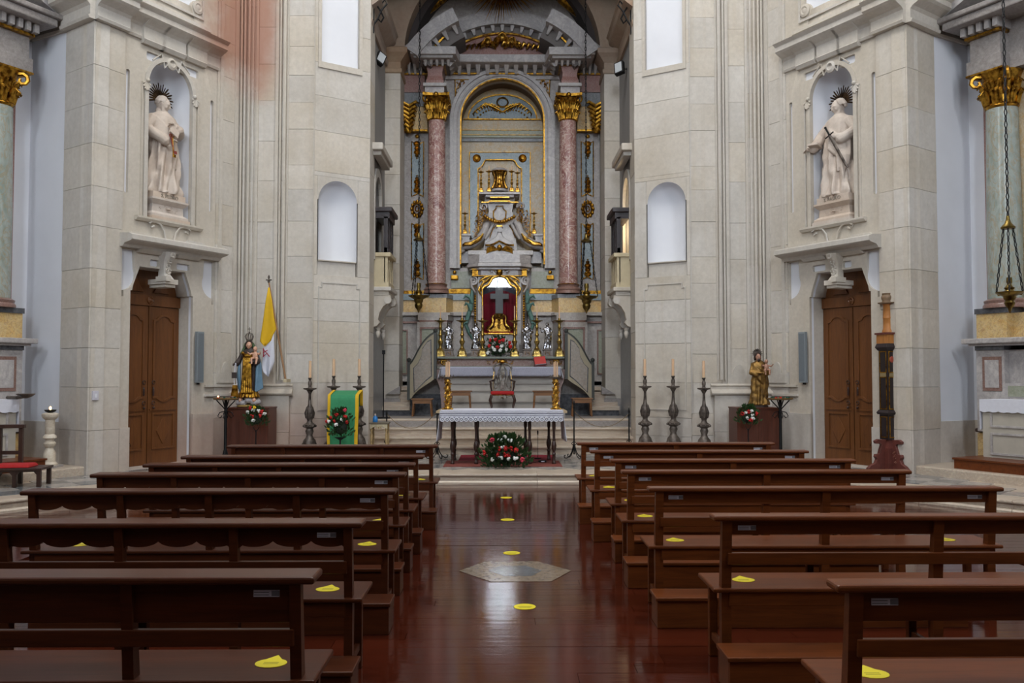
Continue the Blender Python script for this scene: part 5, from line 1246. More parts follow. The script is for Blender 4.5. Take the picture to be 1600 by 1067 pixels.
x0, z1 = q(697, 589, YA + .1); x1, z0 = q(868, 640, YA + .1)
part('altar_front', MB().bx(x0, x1, YA + .10, YA + .9, FZ + .1, q(697, 575, YA)[1] - .03), m_plain('pale_grey_altar_stone', hx(176, 170, 162), .5, var=.1, scale=4), al)
for (y0, y1) in ((598, 600), (609.5, 611.5), (627, 628.5)): part('front_moulding', pbx(697, 868, y0, y1, YA + .07, YA + .2), m_plain('altar_moulding_stone', hx(162, 155, 148), .5), al)
part('altar_slab', pbx(686, 879, 573.5, 577, YA - .02, YA + .5), MGREY, al, bevel=.01)
for s in (-1, 1):
    m = (lambda x: x) if s < 0 else (lambda x: 1564 - x)
    o_ = [(681, 577), (698, 577), (698, 650), (690, 650), (689, 625), (687, 605), (682, 592)]
    part('console_side', pplate([(m(x), y) for x, y in o_], [], YA + .15, YA + .75), MROSE if False else m_marble('rose_grey_marble', hx(140, 112, 104), hx(128, 98, 90), hx(160, 146, 140), 4, .35, .5), al)
part('footpace', MB().bx(-1.27, 1.27, 17.5, YA + .3, FZ - .02, FZ + .11), MGREY, al)
# altar cloth
def frontal_cloth(name, label, x0, x1, y0, y1, zt, drop, side, mat=LINEN, wav=.006, scallop=.02, hem=True):
    t = thing(name, label, 'tablecloth', ((x0 + x1) / 2, (y0 + y1) / 2, zt))
    cx, cy = (x0 + x1) / 2, (y0 + y1) / 2; hx_, hy_ = (x1 - x0) / 2, (y1 - y0) / 2
    mb = MB(); th_ = .006
    # top sheet
    mb.bx(-hx_, hx_, -hy_, hy_, .002, .008); mb.build('top_sheet', mat, t)
    n = max(12, int((x1 - x0) / .03)); mb = MB(); rows = 6
    vs = []; fs = []
    for r_ in range(rows + 1):
        for i in range(n + 1):
            x = -hx_ + 2 * hx_ * i / n; tz = r_ / rows
            z = .008 - drop * tz - (scallop * abs(math.sin(i * PI / 3.0)) if r_ == rows else 0)
            vs.append((x * (1 + .012 * tz), -hy_ - .006 - wav * tz * (1 + math.sin(i * .7) + .5 * math.sin(i * 1.9)), z))
    for r_ in range(rows):
        for i in range(n): fs.append((r_ * (n + 1) + i, r_ * (n + 1) + i + 1, (r_ + 1) * (n + 1) + i + 1, (r_ + 1) * (n + 1) + i))
    mb.add(vs, fs); o = mb.build('front_drop', mat if not hem else LACE, t, smooth=60); sm = o.modifiers.new('thick', 'SOLIDIFY'); sm.thickness = .004
    for s in (-1, 1):
        n = 14; vs = []; fs = []; rows = 8
        for r_ in range(rows + 1):
            for i in range(n + 1):
                y = -hy_ + 2 * hy_ * i / n; tz = r_ / rows
                z = .008 - side * tz - (.03 * abs(math.sin(i * PI / 3.5)) if r_ == rows else 0)
                vs.append((s * (hx_ + .004 + tz * (.05 + .02 * math.sin(i * 1.3))), y * (1 - .03 * tz), z))
        for r_ in range(rows):
            for i in range(n): fs.append((r_ * (n + 1) + i, r_ * (n + 1) + i + 1, (r_ + 1) * (n + 1) + i + 1, (r_ + 1) * (n + 1) + i))
        mb = MB().add(vs, fs); o = mb.build('side_drop', mat, t, smooth=60); sm = o.modifiers.new('thick', 'SOLIDIFY'); sm.thickness = .004
    return t
xa, za = q(689, 574, YA - .04); xb, zb = q(875.5, 588, YA - .04)
zslab = q(686, 573.5, YA - .02)[1]
ct = frontal_cloth('altar_cloth', 'white lace-edged cloth over the high altar behind the chair', xa, xb, YA - .04, YA + .34, zslab, zslab - zb, .22, LINEN, .004, .012)
# book on its rest
bk = thing('missal_stand', 'dark bookrest holding up an open missal at the right end of the high altar', 'bookrest', (q(844, 573, YA + .1)[0], YA + .12, zslab + .012))
mb = MB().bx(-.13, .13, -.10, .12, 0, .02); mb.bx(-.12, .12, .05, .09, 0, .17); mb.build('rest_base', m_plain('dark_red_wood', hx(70, 20, 18), .5), bk)
rm = Matrix.Rotation(math.radians(52), 4, 'X') @ Matrix.Rotation(math.radians(8), 4, 'Z')
mb = MB().bx(-.13, .13, -.10, .13, -.01, .0); mb.xf(lambda p: rm @ p + Vector((0, 0, .10))); mb.build('rest_board', m_plain('dark_red_wood_2', hx(80, 22, 20), .5), bk)
bk2 = thing('red_missal', 'red bound missal leaning on the bookrest on the high altar', 'book', tuple(Vector(bk.location)))
mb = MB().bx(-.12, .12, -.08, .12, .002, .035); mb.xf(lambda p: rm @ p + Vector((0, 0, .10))); mb.build('cover', m_plain('red_leather', hx(176, 30, 22), .45), bk2, bevel=.004)
mb = MB().bx(-.115, .115, -.084, .115, .007, .030); mb.xf(lambda p: rm @ p + Vector((0, 0, .10))); mb.build('pages', PAPER, bk2)
# six big candlesticks on the shelf
ys = YA + .44; zs_ = q(700, 557, YA + .35)[1] + .002
for i, (x, lab) in enumerate(((688, 'at the far left end of the shelf'), (722, 'between the two left silver figures'), (727 + 30 - 3, 'just left of the flowers, before the shrine glass'), (804, 'just right of the flowers, before the shrine glass'), (839, 'between the two right silver figures'), (874, 'at the far right end of the shelf'))):
    kq = ys / F
    candlestick('altar_candlestick', 'tall brass altar candlestick, ' + lab, 'altar candlesticks', q(x, 557, ys)[0], ys, zs_, 60 * kq, 19 * kq, PBRASS, wide=1.05)
# ---------------------------------------------------------------- figures
def fig_body(H, arms, seed=0, wide=1.0, lean=0.0, folds=9, deep=.10, cloak=True, hem=.0):
    "robed standing figure, feet at z = 0, facing -y; arms: lists of joints (fractions of H)"
    rr = random.Random(seed); mb = MB(); n = 72
    prof = [(0.0, .150, .115), (.03, .155, .12), (.12, .140, .105), (.25, .128, .10), (.38, .122, .098), (.50, .118, .095), (.60, .110, .085), (.68, .118, .085), (.76, .128, .082), (.81, .118, .072), (.84, .075, .058), (.865, .040, .042), (.90, .036, .038)]
    rings = []
    ph = rr.uniform(0, 6)
    for i in range(len(prof) - 1):
        (z0, a0, b0), (z1, a1, b1) = prof[i], prof[i + 1]
        st = 4
        for k in range(st):
            t = k / st; z = z0 + (z1 - z0) * t; a = a0 + (a1 - a0) * t; b = b0 + (b1 - b0) * t
            ring = []; d = deep * max(0, min(1, (.80 - z) / .5))
            for j in range(n):
                th = 2 * PI * j / n
                f = 1 + d * (.6 * math.sin(folds * th + ph + z * 5) + .4 * math.sin((folds * 1.7) * th - z * 9 + ph * 2)) + (.03 if z < .7 else 0) * math.sin(14 * z * PI + 2 * th)
                xs = lean * math.sin(z * PI)
                ring.append((H * (a * wide * f * math.cos(th) + xs), H * b * wide * f * math.sin(th), H * z))
            rings.append(ring)
    mb.loft(rings)
    for a in arms:
        pts = [(x * H, y * H, z * H) for x, y, z in a['pts']]
        m = len(pts); rs = [H * r for r in a.get('r', (.068, .064, .05, .032))]
        mb.tube(pts, rs[:m], 12)
        # hanging sleeve
        if a.get('sleeve', True):
            e = Vector(pts[-2]); w = Vector(pts[-1]); mid = e.lerp(w, .5)
            mb.tube([e + Vector((0, 0, 0)), mid + Vector((0, 0, -.03 * H)), w.lerp(e, .25) + Vector((0, 0, -.06 * H))], [.05 * H, .05 * H, .025 * H], 10)
        hand(mb, Vector(pts[-1]), (Vector(pts[-1]) - Vector(pts[-2])).normalized(), H, a.get('thumb', 1))
    if cloak:
        # diagonal mantle across the body, and one falling at the side
        for k in range(7):
            o = k * .022
            mb.tube([(H * (-.12 + .0 * k), -H * .05, H * (.78 - o)), (-H * .02, -H * (.115 + .004 * k), H * (.66 - o * 1.3)), (H * .09, -H * .10, H * (.58 - o * 1.5)), (H * .145, -H * .02, H * (.56 - o * 1.2))], [.020 * H, .026 * H, .024 * H, .018 * H], 8)
        for k in range(6):
            x = H * (.06 + .018 * k); mb.tube([(x, -H * (.10 - .012 * k), H * .56), (x + .01 * H, -H * (.125 - .012 * k), H * (.40)), (x + H * .012 * math.sin(k), -H * (.12 - .012 * k), H * (.24 + .03 * (k % 3)))], [.014 * H, .02 * H, .010 * H], 8)
    # shoulders, neck, feet
    mb.ball((0, 0, H * .79), (.135 * H * wide, .075 * H, .05 * H), 16, 10)
    for s in (-1, 1): mb.ball((s * .05 * H, -.115 * H, .012 * H), (.024 * H, .06 * H, .018 * H), 10, 6)
    return mb
def hand(mb, p, d, H, thumb=1):
    u = Vector((0, 0, 1)) if abs(d.z) < .8 else Vector((0, 1, 0)); s = d.cross(u).normalized(); u = s.cross(d).normalized()
    k = H * .052
    mb.tube([p - d * k * .3, p + d * k * .4, p + d * k * 1.0], [k * .42, k * .5, k * .42], 8, flat=.55)
    for j in range(4):
        o = (j - 1.5) * k * .25; L = k * (1.0, 1.12, 1.05, .85)[j]
        mb.tube([p + d * k * .8 + s * o, p + d * (k * .8 + L * .5) + s * o * 1.05 - u * k * .05, p + d * (k * .8 + L * .85) + s * o - u * k * .28], [k * .13, k * .12, k * .10], 6)
    mb.tube([p + d * k * .1 + s * thumb * k * .4, p + d * k * .55 + s * thumb * k * .75, p + d * k * .95 + s * thumb * k * .7], [k * .15, k * .14, k * .11], 6)
def fig_head(mb, c, r, beard=0, hair=1, rot=None, long=False):
    "head facing -y: skull, brow, eyes, nose, mouth, ears, beard"
    rot = rot or Matrix.Identity(3); c = Vector(c)
    def P(x, y, z): return c + rot @ Vector((x * r, y * r, z * r))
    mb.ball(c, (r * .78, r * .92, r * 1.02), 20, 14, rot); mb.ball(P(0, -.25, -.45), (r * .55, r * .58, r * .58), 14, 10, rot)
    mb.tube([P(0, -.86, .22), P(0, -1.05, -.1), P(0, -1.02, -.18)], [r * .09, r * .14, r * .12], 8)
    for s in (-1, 1):
        mb.tube([P(s * .12, -.86, .26), P(s * .35, -.84, .32), P(s * .56, -.66, .22)], [r * .07, r * .09, r * .06], 6)
        mb.ball(P(s * .30, -.80, .10), (r * .13, r * .08, r * .09), 8, 6, rot); mb.ball(P(s * .80, .02, 0), (r * .08, r * .16, r * .22), 8, 6, rot); mb.ball(P(s * .42, -.62, -.22), (r * .2, r * .2, r * .22), 8, 6, rot)
    mb.tube([P(-.2, -.80, -.46), P(0, -.88, -.44), P(.2, -.80, -.46)], [r * .04, r * .07, r * .04], 6); mb.ball(P(0, -.80, -.56), (r * .14, r * .08, r * .07), 8, 6, rot)
    if beard:
        for j in range(9):
            a = (j - 4) / 4; mb.tube([P(a * .52, -.45 + abs(a) * .3, -.35), P(a * .45, -.66 + abs(a) * .25, -.8), P(a * .28, -.62, -1.0 - beard * (1 - abs(a) * .5)), P(a * .15 + .05 * math.sin(j * 2), -.55, -1.15 - beard * (1 - abs(a)))], [r * .2, r * .22, r * .15, r * .05], 8)
        mb.tube([P(-.3, -.76, -.42), P(0, -.9, -.30), P(.3, -.76, -.42)], [r * .05, r * .08, r * .05], 6)
    mb.tube([P(0, .05, -.6), P(0, .08, -1.3)], [r * .5, r * .55], 12)
def fig_hair(mb, c, r, rot=None, long=False):
    rot = rot or Matrix.Identity(3); c = Vector(c)
    def P(x, y, z): return c + rot @ Vector((x * r, y * r, z * r))
    for j in range(11):
        a = math.radians(-30 + j * 24); x = math.cos(a); y = math.sin(a)
        pts = [P(x * .25, y * .25 + .1, 1.02), P(x * .70, y * .7 + .12, .72), P(x * .92, y * .8 + .15, .1)]
        if long and y > -.3: pts += [P(x * .95, y * .8 + .2, -.5), P(x * .85 + .08 * math.sin(j * 2), y * .7 + .2, -1.1)]
        elif y > 0: pts += [P(x * .8, y * .75 + .15, -.35)]
        mb.tube(pts, [r * .22] * (len(pts) - 1) + [r * .14], 8)
# the two stone apostles in the niches
def niche_xy(s, u_px=256, d=-.17):
    fr = Fr(C, D, s); u = fr.uz(u_px, 332)[0]; nzb = fr.uz(256, 345)[1]
    n0, n1 = fr.uz(217, 500)[0], fr.uz(302, 500)[0]; u = (n0 + n1) / 2
    return fr, u, nzb
def text_mesh(body, size, ext, mat, name, parent, M):
    c = bpy.data.curves.new(name, 'FONT'); c.body = body; c.size = size; c.extrude = ext; c.align_x = 'CENTER'; c.resolution_u = 2
    o = bpy.data.objects.new(name + '_tmp', c); COL.objects.link(o); dg = bpy.context.evaluated_depsgraph_get(); me = bpy.data.meshes.new_from_object(o.evaluated_get(dg)); bpy.data.objects.remove(o)
    me.transform(M); me.materials.clear(); me.materials.append(mat)
    n = bpy.data.objects.new(name, me); COL.objects.link(n); n.parent = parent; return n
LETTER = m_plain('cut_letter_shade', hx(150, 140, 126), .8)
for s in (-1, 1):
    fr, u, nzb = niche_xy(s)
    rz = fr.ang() if s < 0 else fr.ang() - PI
    # local frame: x along the wall to the right as seen, -y out of the wall
    x_, y_, _ = fr.w(u, -.20, 0)
    nm = 'PEDRO' if s < 0 else 'PAULO'
    lab = 'pale stone statue of a bearded saint holding keys and book in the left niche' if s < 0 else 'pale stone statue of a long-bearded saint holding sword and book in the right niche'
    pd = thing('statue_plinth', 'moulded pale stone plinth lettered S %s under the %s niche statue' % (nm, 'left' if s < 0 else 'right'), 'plinth', (x_, y_, nzb), rz)
    hp = .50
    MB().bx(-.39, .39, -.27, .24, 0, .05).build('foot_slab', STONE_W, pd)
    mb = MB().loft([[(-w, -dd, z), (w, -dd, z), (w, .2, z), (-w, .2, z)] for w, dd, z in ((.37, .25, .05), (.37, .25, .09), (.32, .18, .14), (.31, .18, .26), (.35, .22, .30), (.37, .25, .33), (.37, .25, .36))]); mb.build('moulded_block', STONE_W, pd)
    mb = MB(); ornament(mb, 0, .2, -.19, .45, .10, 6, 20); mb.build('carved_garland', STONE_W, pd, smooth=60)
    MB().bx(-.33, .33, -.22, .2, .36, .46).build('lettered_slab', STONE_W, pd, bevel=.005)
    text_mesh('S. ' + nm, .085, .004, LETTER, 'lettering', pd, Matrix.Translation((0, -.225, .38)) @ Matrix.Rotation(PI / 2, 4, 'X'))
    H = 1.62
    stt = thing('saint_statue', lab, 'statue', (x_, y_, nzb + .46), rz)
    if s < 0:
        arms = [dict(pts=[(-.11, 0, .77), (-.20, -.02, .64), (-.10, -.12, .56), (-.03, -.15, .555)], thumb=-1), dict(pts=[(.11, 0, .77), (.205, -.03, .66), (.11, -.13, .68), (.03, -.155, .70)], thumb=1)]
        rot = Matrix.Rotation(math.radians(38), 3, 'Z') @ Matrix.Rotation(math.radians(24), 3, 'X'); bd = .3
    else:
        arms = [dict(pts=[(-.11, 0, .77), (-.22, -.03, .66), (-.22, -.12, .575), (-.27, -.14, .555)], thumb=-1), dict(pts=[(.11, 0, .77), (.21, -.02, .65), (.13, -.11, .58), (.06, -.14, .60)], thumb=1)]
        rot = Matrix.Rotation(math.radians(-22), 3, 'Z') @ Matrix.Rotation(math.radians(22), 3, 'X'); bd = 1.0
    mb = fig_body(H, arms, 3 if s < 0 else 8, 1.28, .02 if s < 0 else -.02, 9, .32)
    if s > 0: mb.xf(lambda p: Vector((p.x, p.y, p.z)))
    fig_head(mb, (0 if s < 0 else -.01 * H, -.02 * H, .94 * H), .074 * H, bd, rot=rot)
    remeshed(mb, 'body', STONE_W, stt, .0105, 1)
    mb = MB(); fig_hair(mb, (0, -.01 * H, .942 * H), .074 * H, rot)
    remeshed(mb, 'hair', STONE_W, stt, .011, 2)
    # book
    mb = MB().bx(-.09, .09, -.02, .02, -.11, .11)
    M_ = (Matrix.Translation((.02 * H, -.17 * H, .655 * H)) @ Euler((math.radians(-15), math.radians(28), 0)).to_matrix().to_4x4()) if s < 0 else (Matrix.Translation((-.20 * H, -.155 * H, .555 * H)) @ Euler((math.radians(80), math.radians(0), math.radians(20))).to_matrix().to_4x4())
    mb.xf(lambda p: M_ @ p); mb.build('book', STONE_W, stt, bevel=.005)
    # halo of dark rays
    mb = MB(); hc = Vector((0, .02 * H, 1.005 * H)); n = 19
    for k in range(n):
        a = math.radians(-20 + k * 220 / (n - 1)); ca, sa = math.cos(a), math.sin(a); w_ = .014; r0, r1 = .07, .27 if k % 2 == 0 else .24
        mb.tube([hc + Vector((ca * r0, 0, sa * r0)), hc + Vector((ca * r1 * .92, 0, sa * r1 * .92)), hc + Vector((ca * r1, 0, sa * r1))], [.018, .013, .004], 6, flat=.4)
    mb.plate([(hc.x + x, hc.z + z) for x, z in arc(0, 0, .115, -35, 215, 20)] + [(hc.x + x, hc.z + z) for x, z in reversed(arc(0, 0, .06, -35, 215, 20))], [], hc.y - .006, hc.y + .006)
    mb.build('halo', m_metal('tarnished_bronze', hx(84, 66, 48), hx(44, 34, 26), .5), stt, smooth=50)
    if s < 0:
        ky = thing('hanging_keys', 'pair of reddish and gilt keys hanging from the hand of the left niche statue', 'keys', (x_, y_, nzb + .46), rz)
        for j, (dx_, mt) in enumerate(((-.015, m_plain('red_cord', hx(132, 52, 44), .7)), (.02, GOLD))):
            mb = MB(); top = Vector((-.03 * H + dx_, -.185 * H, .57 * H)); bot = top + Vector((.03 - dx_ * 3 + .05 * j, 0, -.26 - .06 * j))
            mb.tube([top, bot], .010, 6); mb.tube([top + Vector((.03 * math.cos(a), 0, .03 * math.sin(a) + .03)) for a in range(6)], .008, 5, closed=True)
            mb.bx(bot.x, bot.x + .05, bot.y - .006, bot.y + .006, bot.z, bot.z + .05); mb.build('key', mt, ky, smooth=50)
    else:
        sw = thing('statue_sword', 'dark metal sword slanting down through the hand of the right niche statue', 'sword', (x_, y_, nzb + .46), rz)
        a_ = Vector((-.02 * H, -.20 * H, .70 * H)); b_ = Vector((.185 * H, -.12 * H, .25 * H)); dv = (b_ - a_).normalized()
        mb = MB().tube([a_, a_ + dv * .15], .016, 8); mb.ball(a_, .022, 8, 6); mb.build('grip', IRON, sw, smooth=50)
        mb = MB().tube([a_ + dv * .14, b_ - dv * .06, b_], [.026, .022, .004], 4, flat=.35); mb.build('blade', PEWTER, sw)
        pr = dv.cross(Vector((0, 1, 0))).normalized(); MB().tube([a_ + dv * .15 - pr * .09, a_ + dv * .15 + pr * .09], .012, 6).build('crossguard', IRON, sw, smooth=50)

# small silver figures between the candlesticks
def statuette(name, label, x, y, z, H, mat, seed, arms, turn, group=None):
    t = thing(name, label, 'statuette', (x, y, z), 0, group)
    mb = fig_body(H, arms, seed, 1.05, .03 * (1 if seed % 2 else -1), 6, .16); fig_head(mb, (0, -.01 * H, .93 * H), .07 * H, .2, rot=Matrix.Rotation(math.radians(turn), 3, 'Z')); fig_hair(mb, (0, 0, .93 * H), .072 * H, Matrix.Rotation(math.radians(turn), 3, 'Z'))
    remeshed(mb, 'body', mat, t, H * .011, 1)
    return t
YSV = YA + .50; kq = YSV / F
zsh_ = q(700, 557, YA + .35)[1] + .002
POS = [(701, 'outer left', 1), (743 - 81 + 3 + 0, '', 0)]
for i, (x, lab, tn, armset) in enumerate(((701, 'outer left silver saint raising one arm, on a carved block', 20, 0), (743, 'inner left silver saint with folded arms, on a carved block', -10, 1), (824, 'inner right silver saint with both elbows out, on a carved block', 15, 1), (855, 'outer right silver saint holding a staff across, on a carved block', -20, 0))):
    bx_ = q(x, 557, YSV)[0]
    pb_ = thing('statuette_block', 'small carved and gilded block under the %s figure' % lab.split(' saint')[0], 'plinth', (bx_, YSV, zsh_), 0, 'statuette blocks')
    hb = 11.5 * kq
    MB().loft([[(-w, -w, z), (w, -w, z), (w, w, z), (-w, w, z)] for w, z in ((.115, 0), (.115, .02), (.095, .03), (.085, hb - .03), (.105, hb - .02), (.105, hb))]).build('block', m_plain('painted_block', hx(120, 108, 100), .5, var=.3), pb_)
    mb = MB(); ornament(mb, 0, hb / 2, -.1, .12, .09, 2, 12); mb.build('gilt_carving', GOLD, pb_, smooth=60)
    A_ = [[dict(pts=[(-.11, 0, .76), (-.19, -.03, .66), (-.24, -.08, .76)], r=(.05, .045, .03)), dict(pts=[(.11, 0, .76), (.17, -.03, .64), (.06, -.13, .58)], r=(.05, .045, .03))], [dict(pts=[(-.11, 0, .76), (-.2, -.02, .64), (-.04, -.14, .64)], r=(.05, .045, .03)), dict(pts=[(.11, 0, .76), (.2, -.02, .64), (.05, -.14, .68)], r=(.05, .045, .03))]][armset]
    statuette('silver_statuette', lab, bx_, YSV, zsh_ + hb + .002, 41 * kq, SILVER, i + 2, A_, tn, 'silver saints')

# ---------------------------------------------------------------- flowers
def flower(r, seed):
    rr = random.Random(seed); mb = MB()
    for j in range(11):
        a = rr.uniform(0, 2 * PI); b = rr.uniform(-.2, 1.2); d = Vector((math.cos(a) * math.cos(b), math.sin(a) * math.cos(b), math.sin(b))); c = d * r * .5
        mb.ball(c, (r * .42, r * .42, r * .30), 6, 4)
    return mb
_fl = {}
def bouquet(name, label, loc, w, h, flowers, depth=.3, seed=1, lf=260, leafr=.05, stand=None):
    t = thing(name, label, 'flowers', loc); rr = random.Random(seed); mb = MB()
    for i in range(lf):
        a = rr.uniform(0, 2 * PI); tt = rr.random() ** .7
        z = rr.random(); wid = math.sqrt(max(.02, 1 - (z * .92) ** 2)) * (.86 + .28 * abs(math.sin(i * 1.7))) * w / 2 * (1 if z > .15 else .8)
        c = Vector((wid * tt * math.cos(a), depth * (1 - z * .6) * tt * math.sin(a), h * z * .92))
        d = Vector((c.x * 1.2 / w, c.y / depth - .4, .35 + .5 * z)).normalized() ; s_ = d.cross(Vector((rr.uniform(-1, 1), rr.uniform(-1, 1), rr.uniform(-1, 1)))).normalized(); L = leafr * rr.uniform(.8, 1.6); ww = L * .28
        mb.add([c, c + d * L * .5 + s_ * ww, c + d * L, c + d * L * .5 - s_ * ww], [(0, 1, 2), (0, 2, 3)])
    o = mb.build('foliage', LEAF, t, normals=False); o['kind'] = 'stuff'
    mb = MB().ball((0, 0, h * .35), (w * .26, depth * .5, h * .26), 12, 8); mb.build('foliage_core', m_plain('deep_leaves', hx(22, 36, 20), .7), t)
    for (fx, fz, fr_, col) in flowers:
        fr_ *= 1.25; k = (col, round(fr_, 3))
        if k not in _fl:
            mt = dict(r=FRED, w=FWHITE, y=FYELL, p=FPINK)[col]; f = flower(fr_, len(_fl)); me = bpy.data.meshes.new('flower_head'); me.from_pydata([tuple(v) for v in f.v], [], f.f); me.materials.append(mt); me.polygons.foreach_set('use_smooth', [True] * len(me.polygons)); _fl[k] = me
        o = bpy.data.objects.new('flower_head', _fl[k]); COL.objects.link(o); o.parent = t
        dd = -depth * (.75 - .5 * fz / h) * math.sqrt(max(.1, 1 - min(1, abs(fx) / (w * .55)) ** 2)) - .02
        o.location = (fx, dd, fz); o.rotation_euler = (rr.uniform(1.0, 1.7), 0, rr.uniform(0, 6))
        o['label'] = {'r': 'red carnation', 'w': 'white chrysanthemum', 'y': 'yellow bloom', 'p': 'pink carnation'}[col]
    return t
def pxf(lst, base, Y, r):
    b = W(base[0], base[1], Y); out = []
    for x, y, c in lst:
        w_ = W(x, y, Y); out.append((w_.x - b.x, w_.z - b.z, r, c))
    return b, out
Yb = YA + .42
b, fl_ = pxf([(763, 552, 'w'), (771, 544, 'w'), (773, 547, 'w'), (782, 548, 'w'), (784, 541, 'w'), (792, 547, 'w'), (767, 532, 'r'), (774, 531, 'r'), (786, 532, 'r'), (765, 541, 'r'), (777, 543, 'r'), (797, 542, 'r'), (796, 536, 'r'), (781, 534, 'r')], (778, 557.5, 0), Yb, .045)
bouquet('altar_bouquet', 'dome of red and white flowers on the altar shelf before the shrine', (b.x, Yb, zsh_), .62, .45, fl_, .14, 3, 300, .06)
b, fl_ = pxf([(781.5, 686, 'w'), (796.5, 686, 'w'), (785.5, 697, 'w'), (768.5, 715, 'w'), (782, 713, 'w'), (795.5, 714, 'w'), (805.5, 713.5, 'w'), (788, 681, 'w'), (756, 705.5, 'r'), (779, 708, 'r'), (788, 708, 'r'), (798, 699, 'r'), (795, 709, 'r'), (790.5, 698.5, 'r'), (806, 701, 'r'), (816, 716, 'p'), (779, 699, 'r'), (769, 686, 'p')], (789, 729, 0), 14.0, .042)
bouquet('floor_bouquet', 'large arrangement of red and white flowers on the floor before the cloth-covered table', (b.x, 14.0, FLOORZ + .003), .80, .54, fl_, .20, 5, 900, .075)
# hanging sprigs beyond
# ---------------------------------------------------------------- hanging lamps
def chain(name, p0, p1, mat, parent, link=.05, r=.006, n=None, bead=False):
    mb = MB(); p0 = Vector(p0); p1 = Vector(p1); L = (p1 - p0).length; n = n or int(L / link); d = (p1 - p0).normalized()
    x = d.cross(Vector((0, 1, 0)) if abs(d.y) < .9 else Vector((1, 0, 0))).normalized(); y = d.cross(x)
    for i in range(n):
        c = p0 + (p1 - p0) * ((i + .5) / n); h = L / n * .62; a = x if i % 2 else y; w_ = h * .35
        mb.tube([c + d * h * math.sin(t * PI / 3) + a * w_ * math.cos(t * PI / 3) for t in range(6)], r, 4, closed=True)
    return mb.build(name, mat, parent, normals=False)
def sanctuary_lamp(name, label, px, Y, py_top, py_bot, py_bell, wpx, group=None, ztop=11.5):
    k = Y / F; c = W(px, py_bot, Y); t = thing(name, label, 'lamp', (c.x, Y, c.z), 0, group)
    h = (py_bot - py_top) * k; w = wpx / 2 * k
    MB().lathe([(.006, -.04), (.02, -.0), (w * .2, h * .04), (w * .45, h * .12), (w * .55, h * .22), (w * .45, h * .28), (w * .6, h * .34), (w * .65, h * .42), (w * 1.35, h * .52), (w * 1.4, h * .55), (w * .5, h * .57), (w * .4, h * .62), (w * .55, h * .68), (w * .3, h * .74), (w * .22, h * .80), (w * .3, h * .86), (w * .28, h * 1.0)], n=20).build('lamp_body', BRASS, t, smooth=40)
    zb = (py_bot - py_bell) * k
    MB().lathe([(w * .72, zb - .02), (w * .75, zb), (w * .35, zb + .05), (w * .2, zb + .10), (.02, zb + .14)], n=18).build('smoke_bell', BRASS, t, smooth=40)
    for j in range(3):
        a = PI / 2 + j * 2 * PI / 3 + .5; ca, sa = math.cos(a), math.sin(a)
        MB().tube([(ca * w * .8, sa * w * .8, h * .5), (ca * w * 1.25, sa * w * 1.25, h * .48), (ca * w * 1.45, sa * w * 1.45, h * .56)], .012, 6).build('arm', BRASS, t, smooth=50)
        chain('chain', (ca * w * 1.45, sa * w * 1.45, h * .56), (ca * w * .5, sa * w * .5, zb), IRON, t, .06, .007)
    chain('suspension_chain', (0, 0, zb + .12), (0, 0, ztop - c.z), IRON, t, .075, .008)
    return t
sanctuary_lamp('sanctuary_lamp', 'brass hanging lamp on long chains at the left of the chancel', 654, 17.6, 442, 486, 374, 23, 'chancel lamps')
sanctuary_lamp('sanctuary_lamp', 'brass hanging lamp on long chains at the right of the chancel', 916.5, 17.6, 443, 487, 376, 24, 'chancel lamps')
sanctuary_lamp('sanctuary_lamp', 'brass hanging lamp before the side altar at the right edge', 1578, 10.6, 433, 484, 353, 29, None, 11.9)

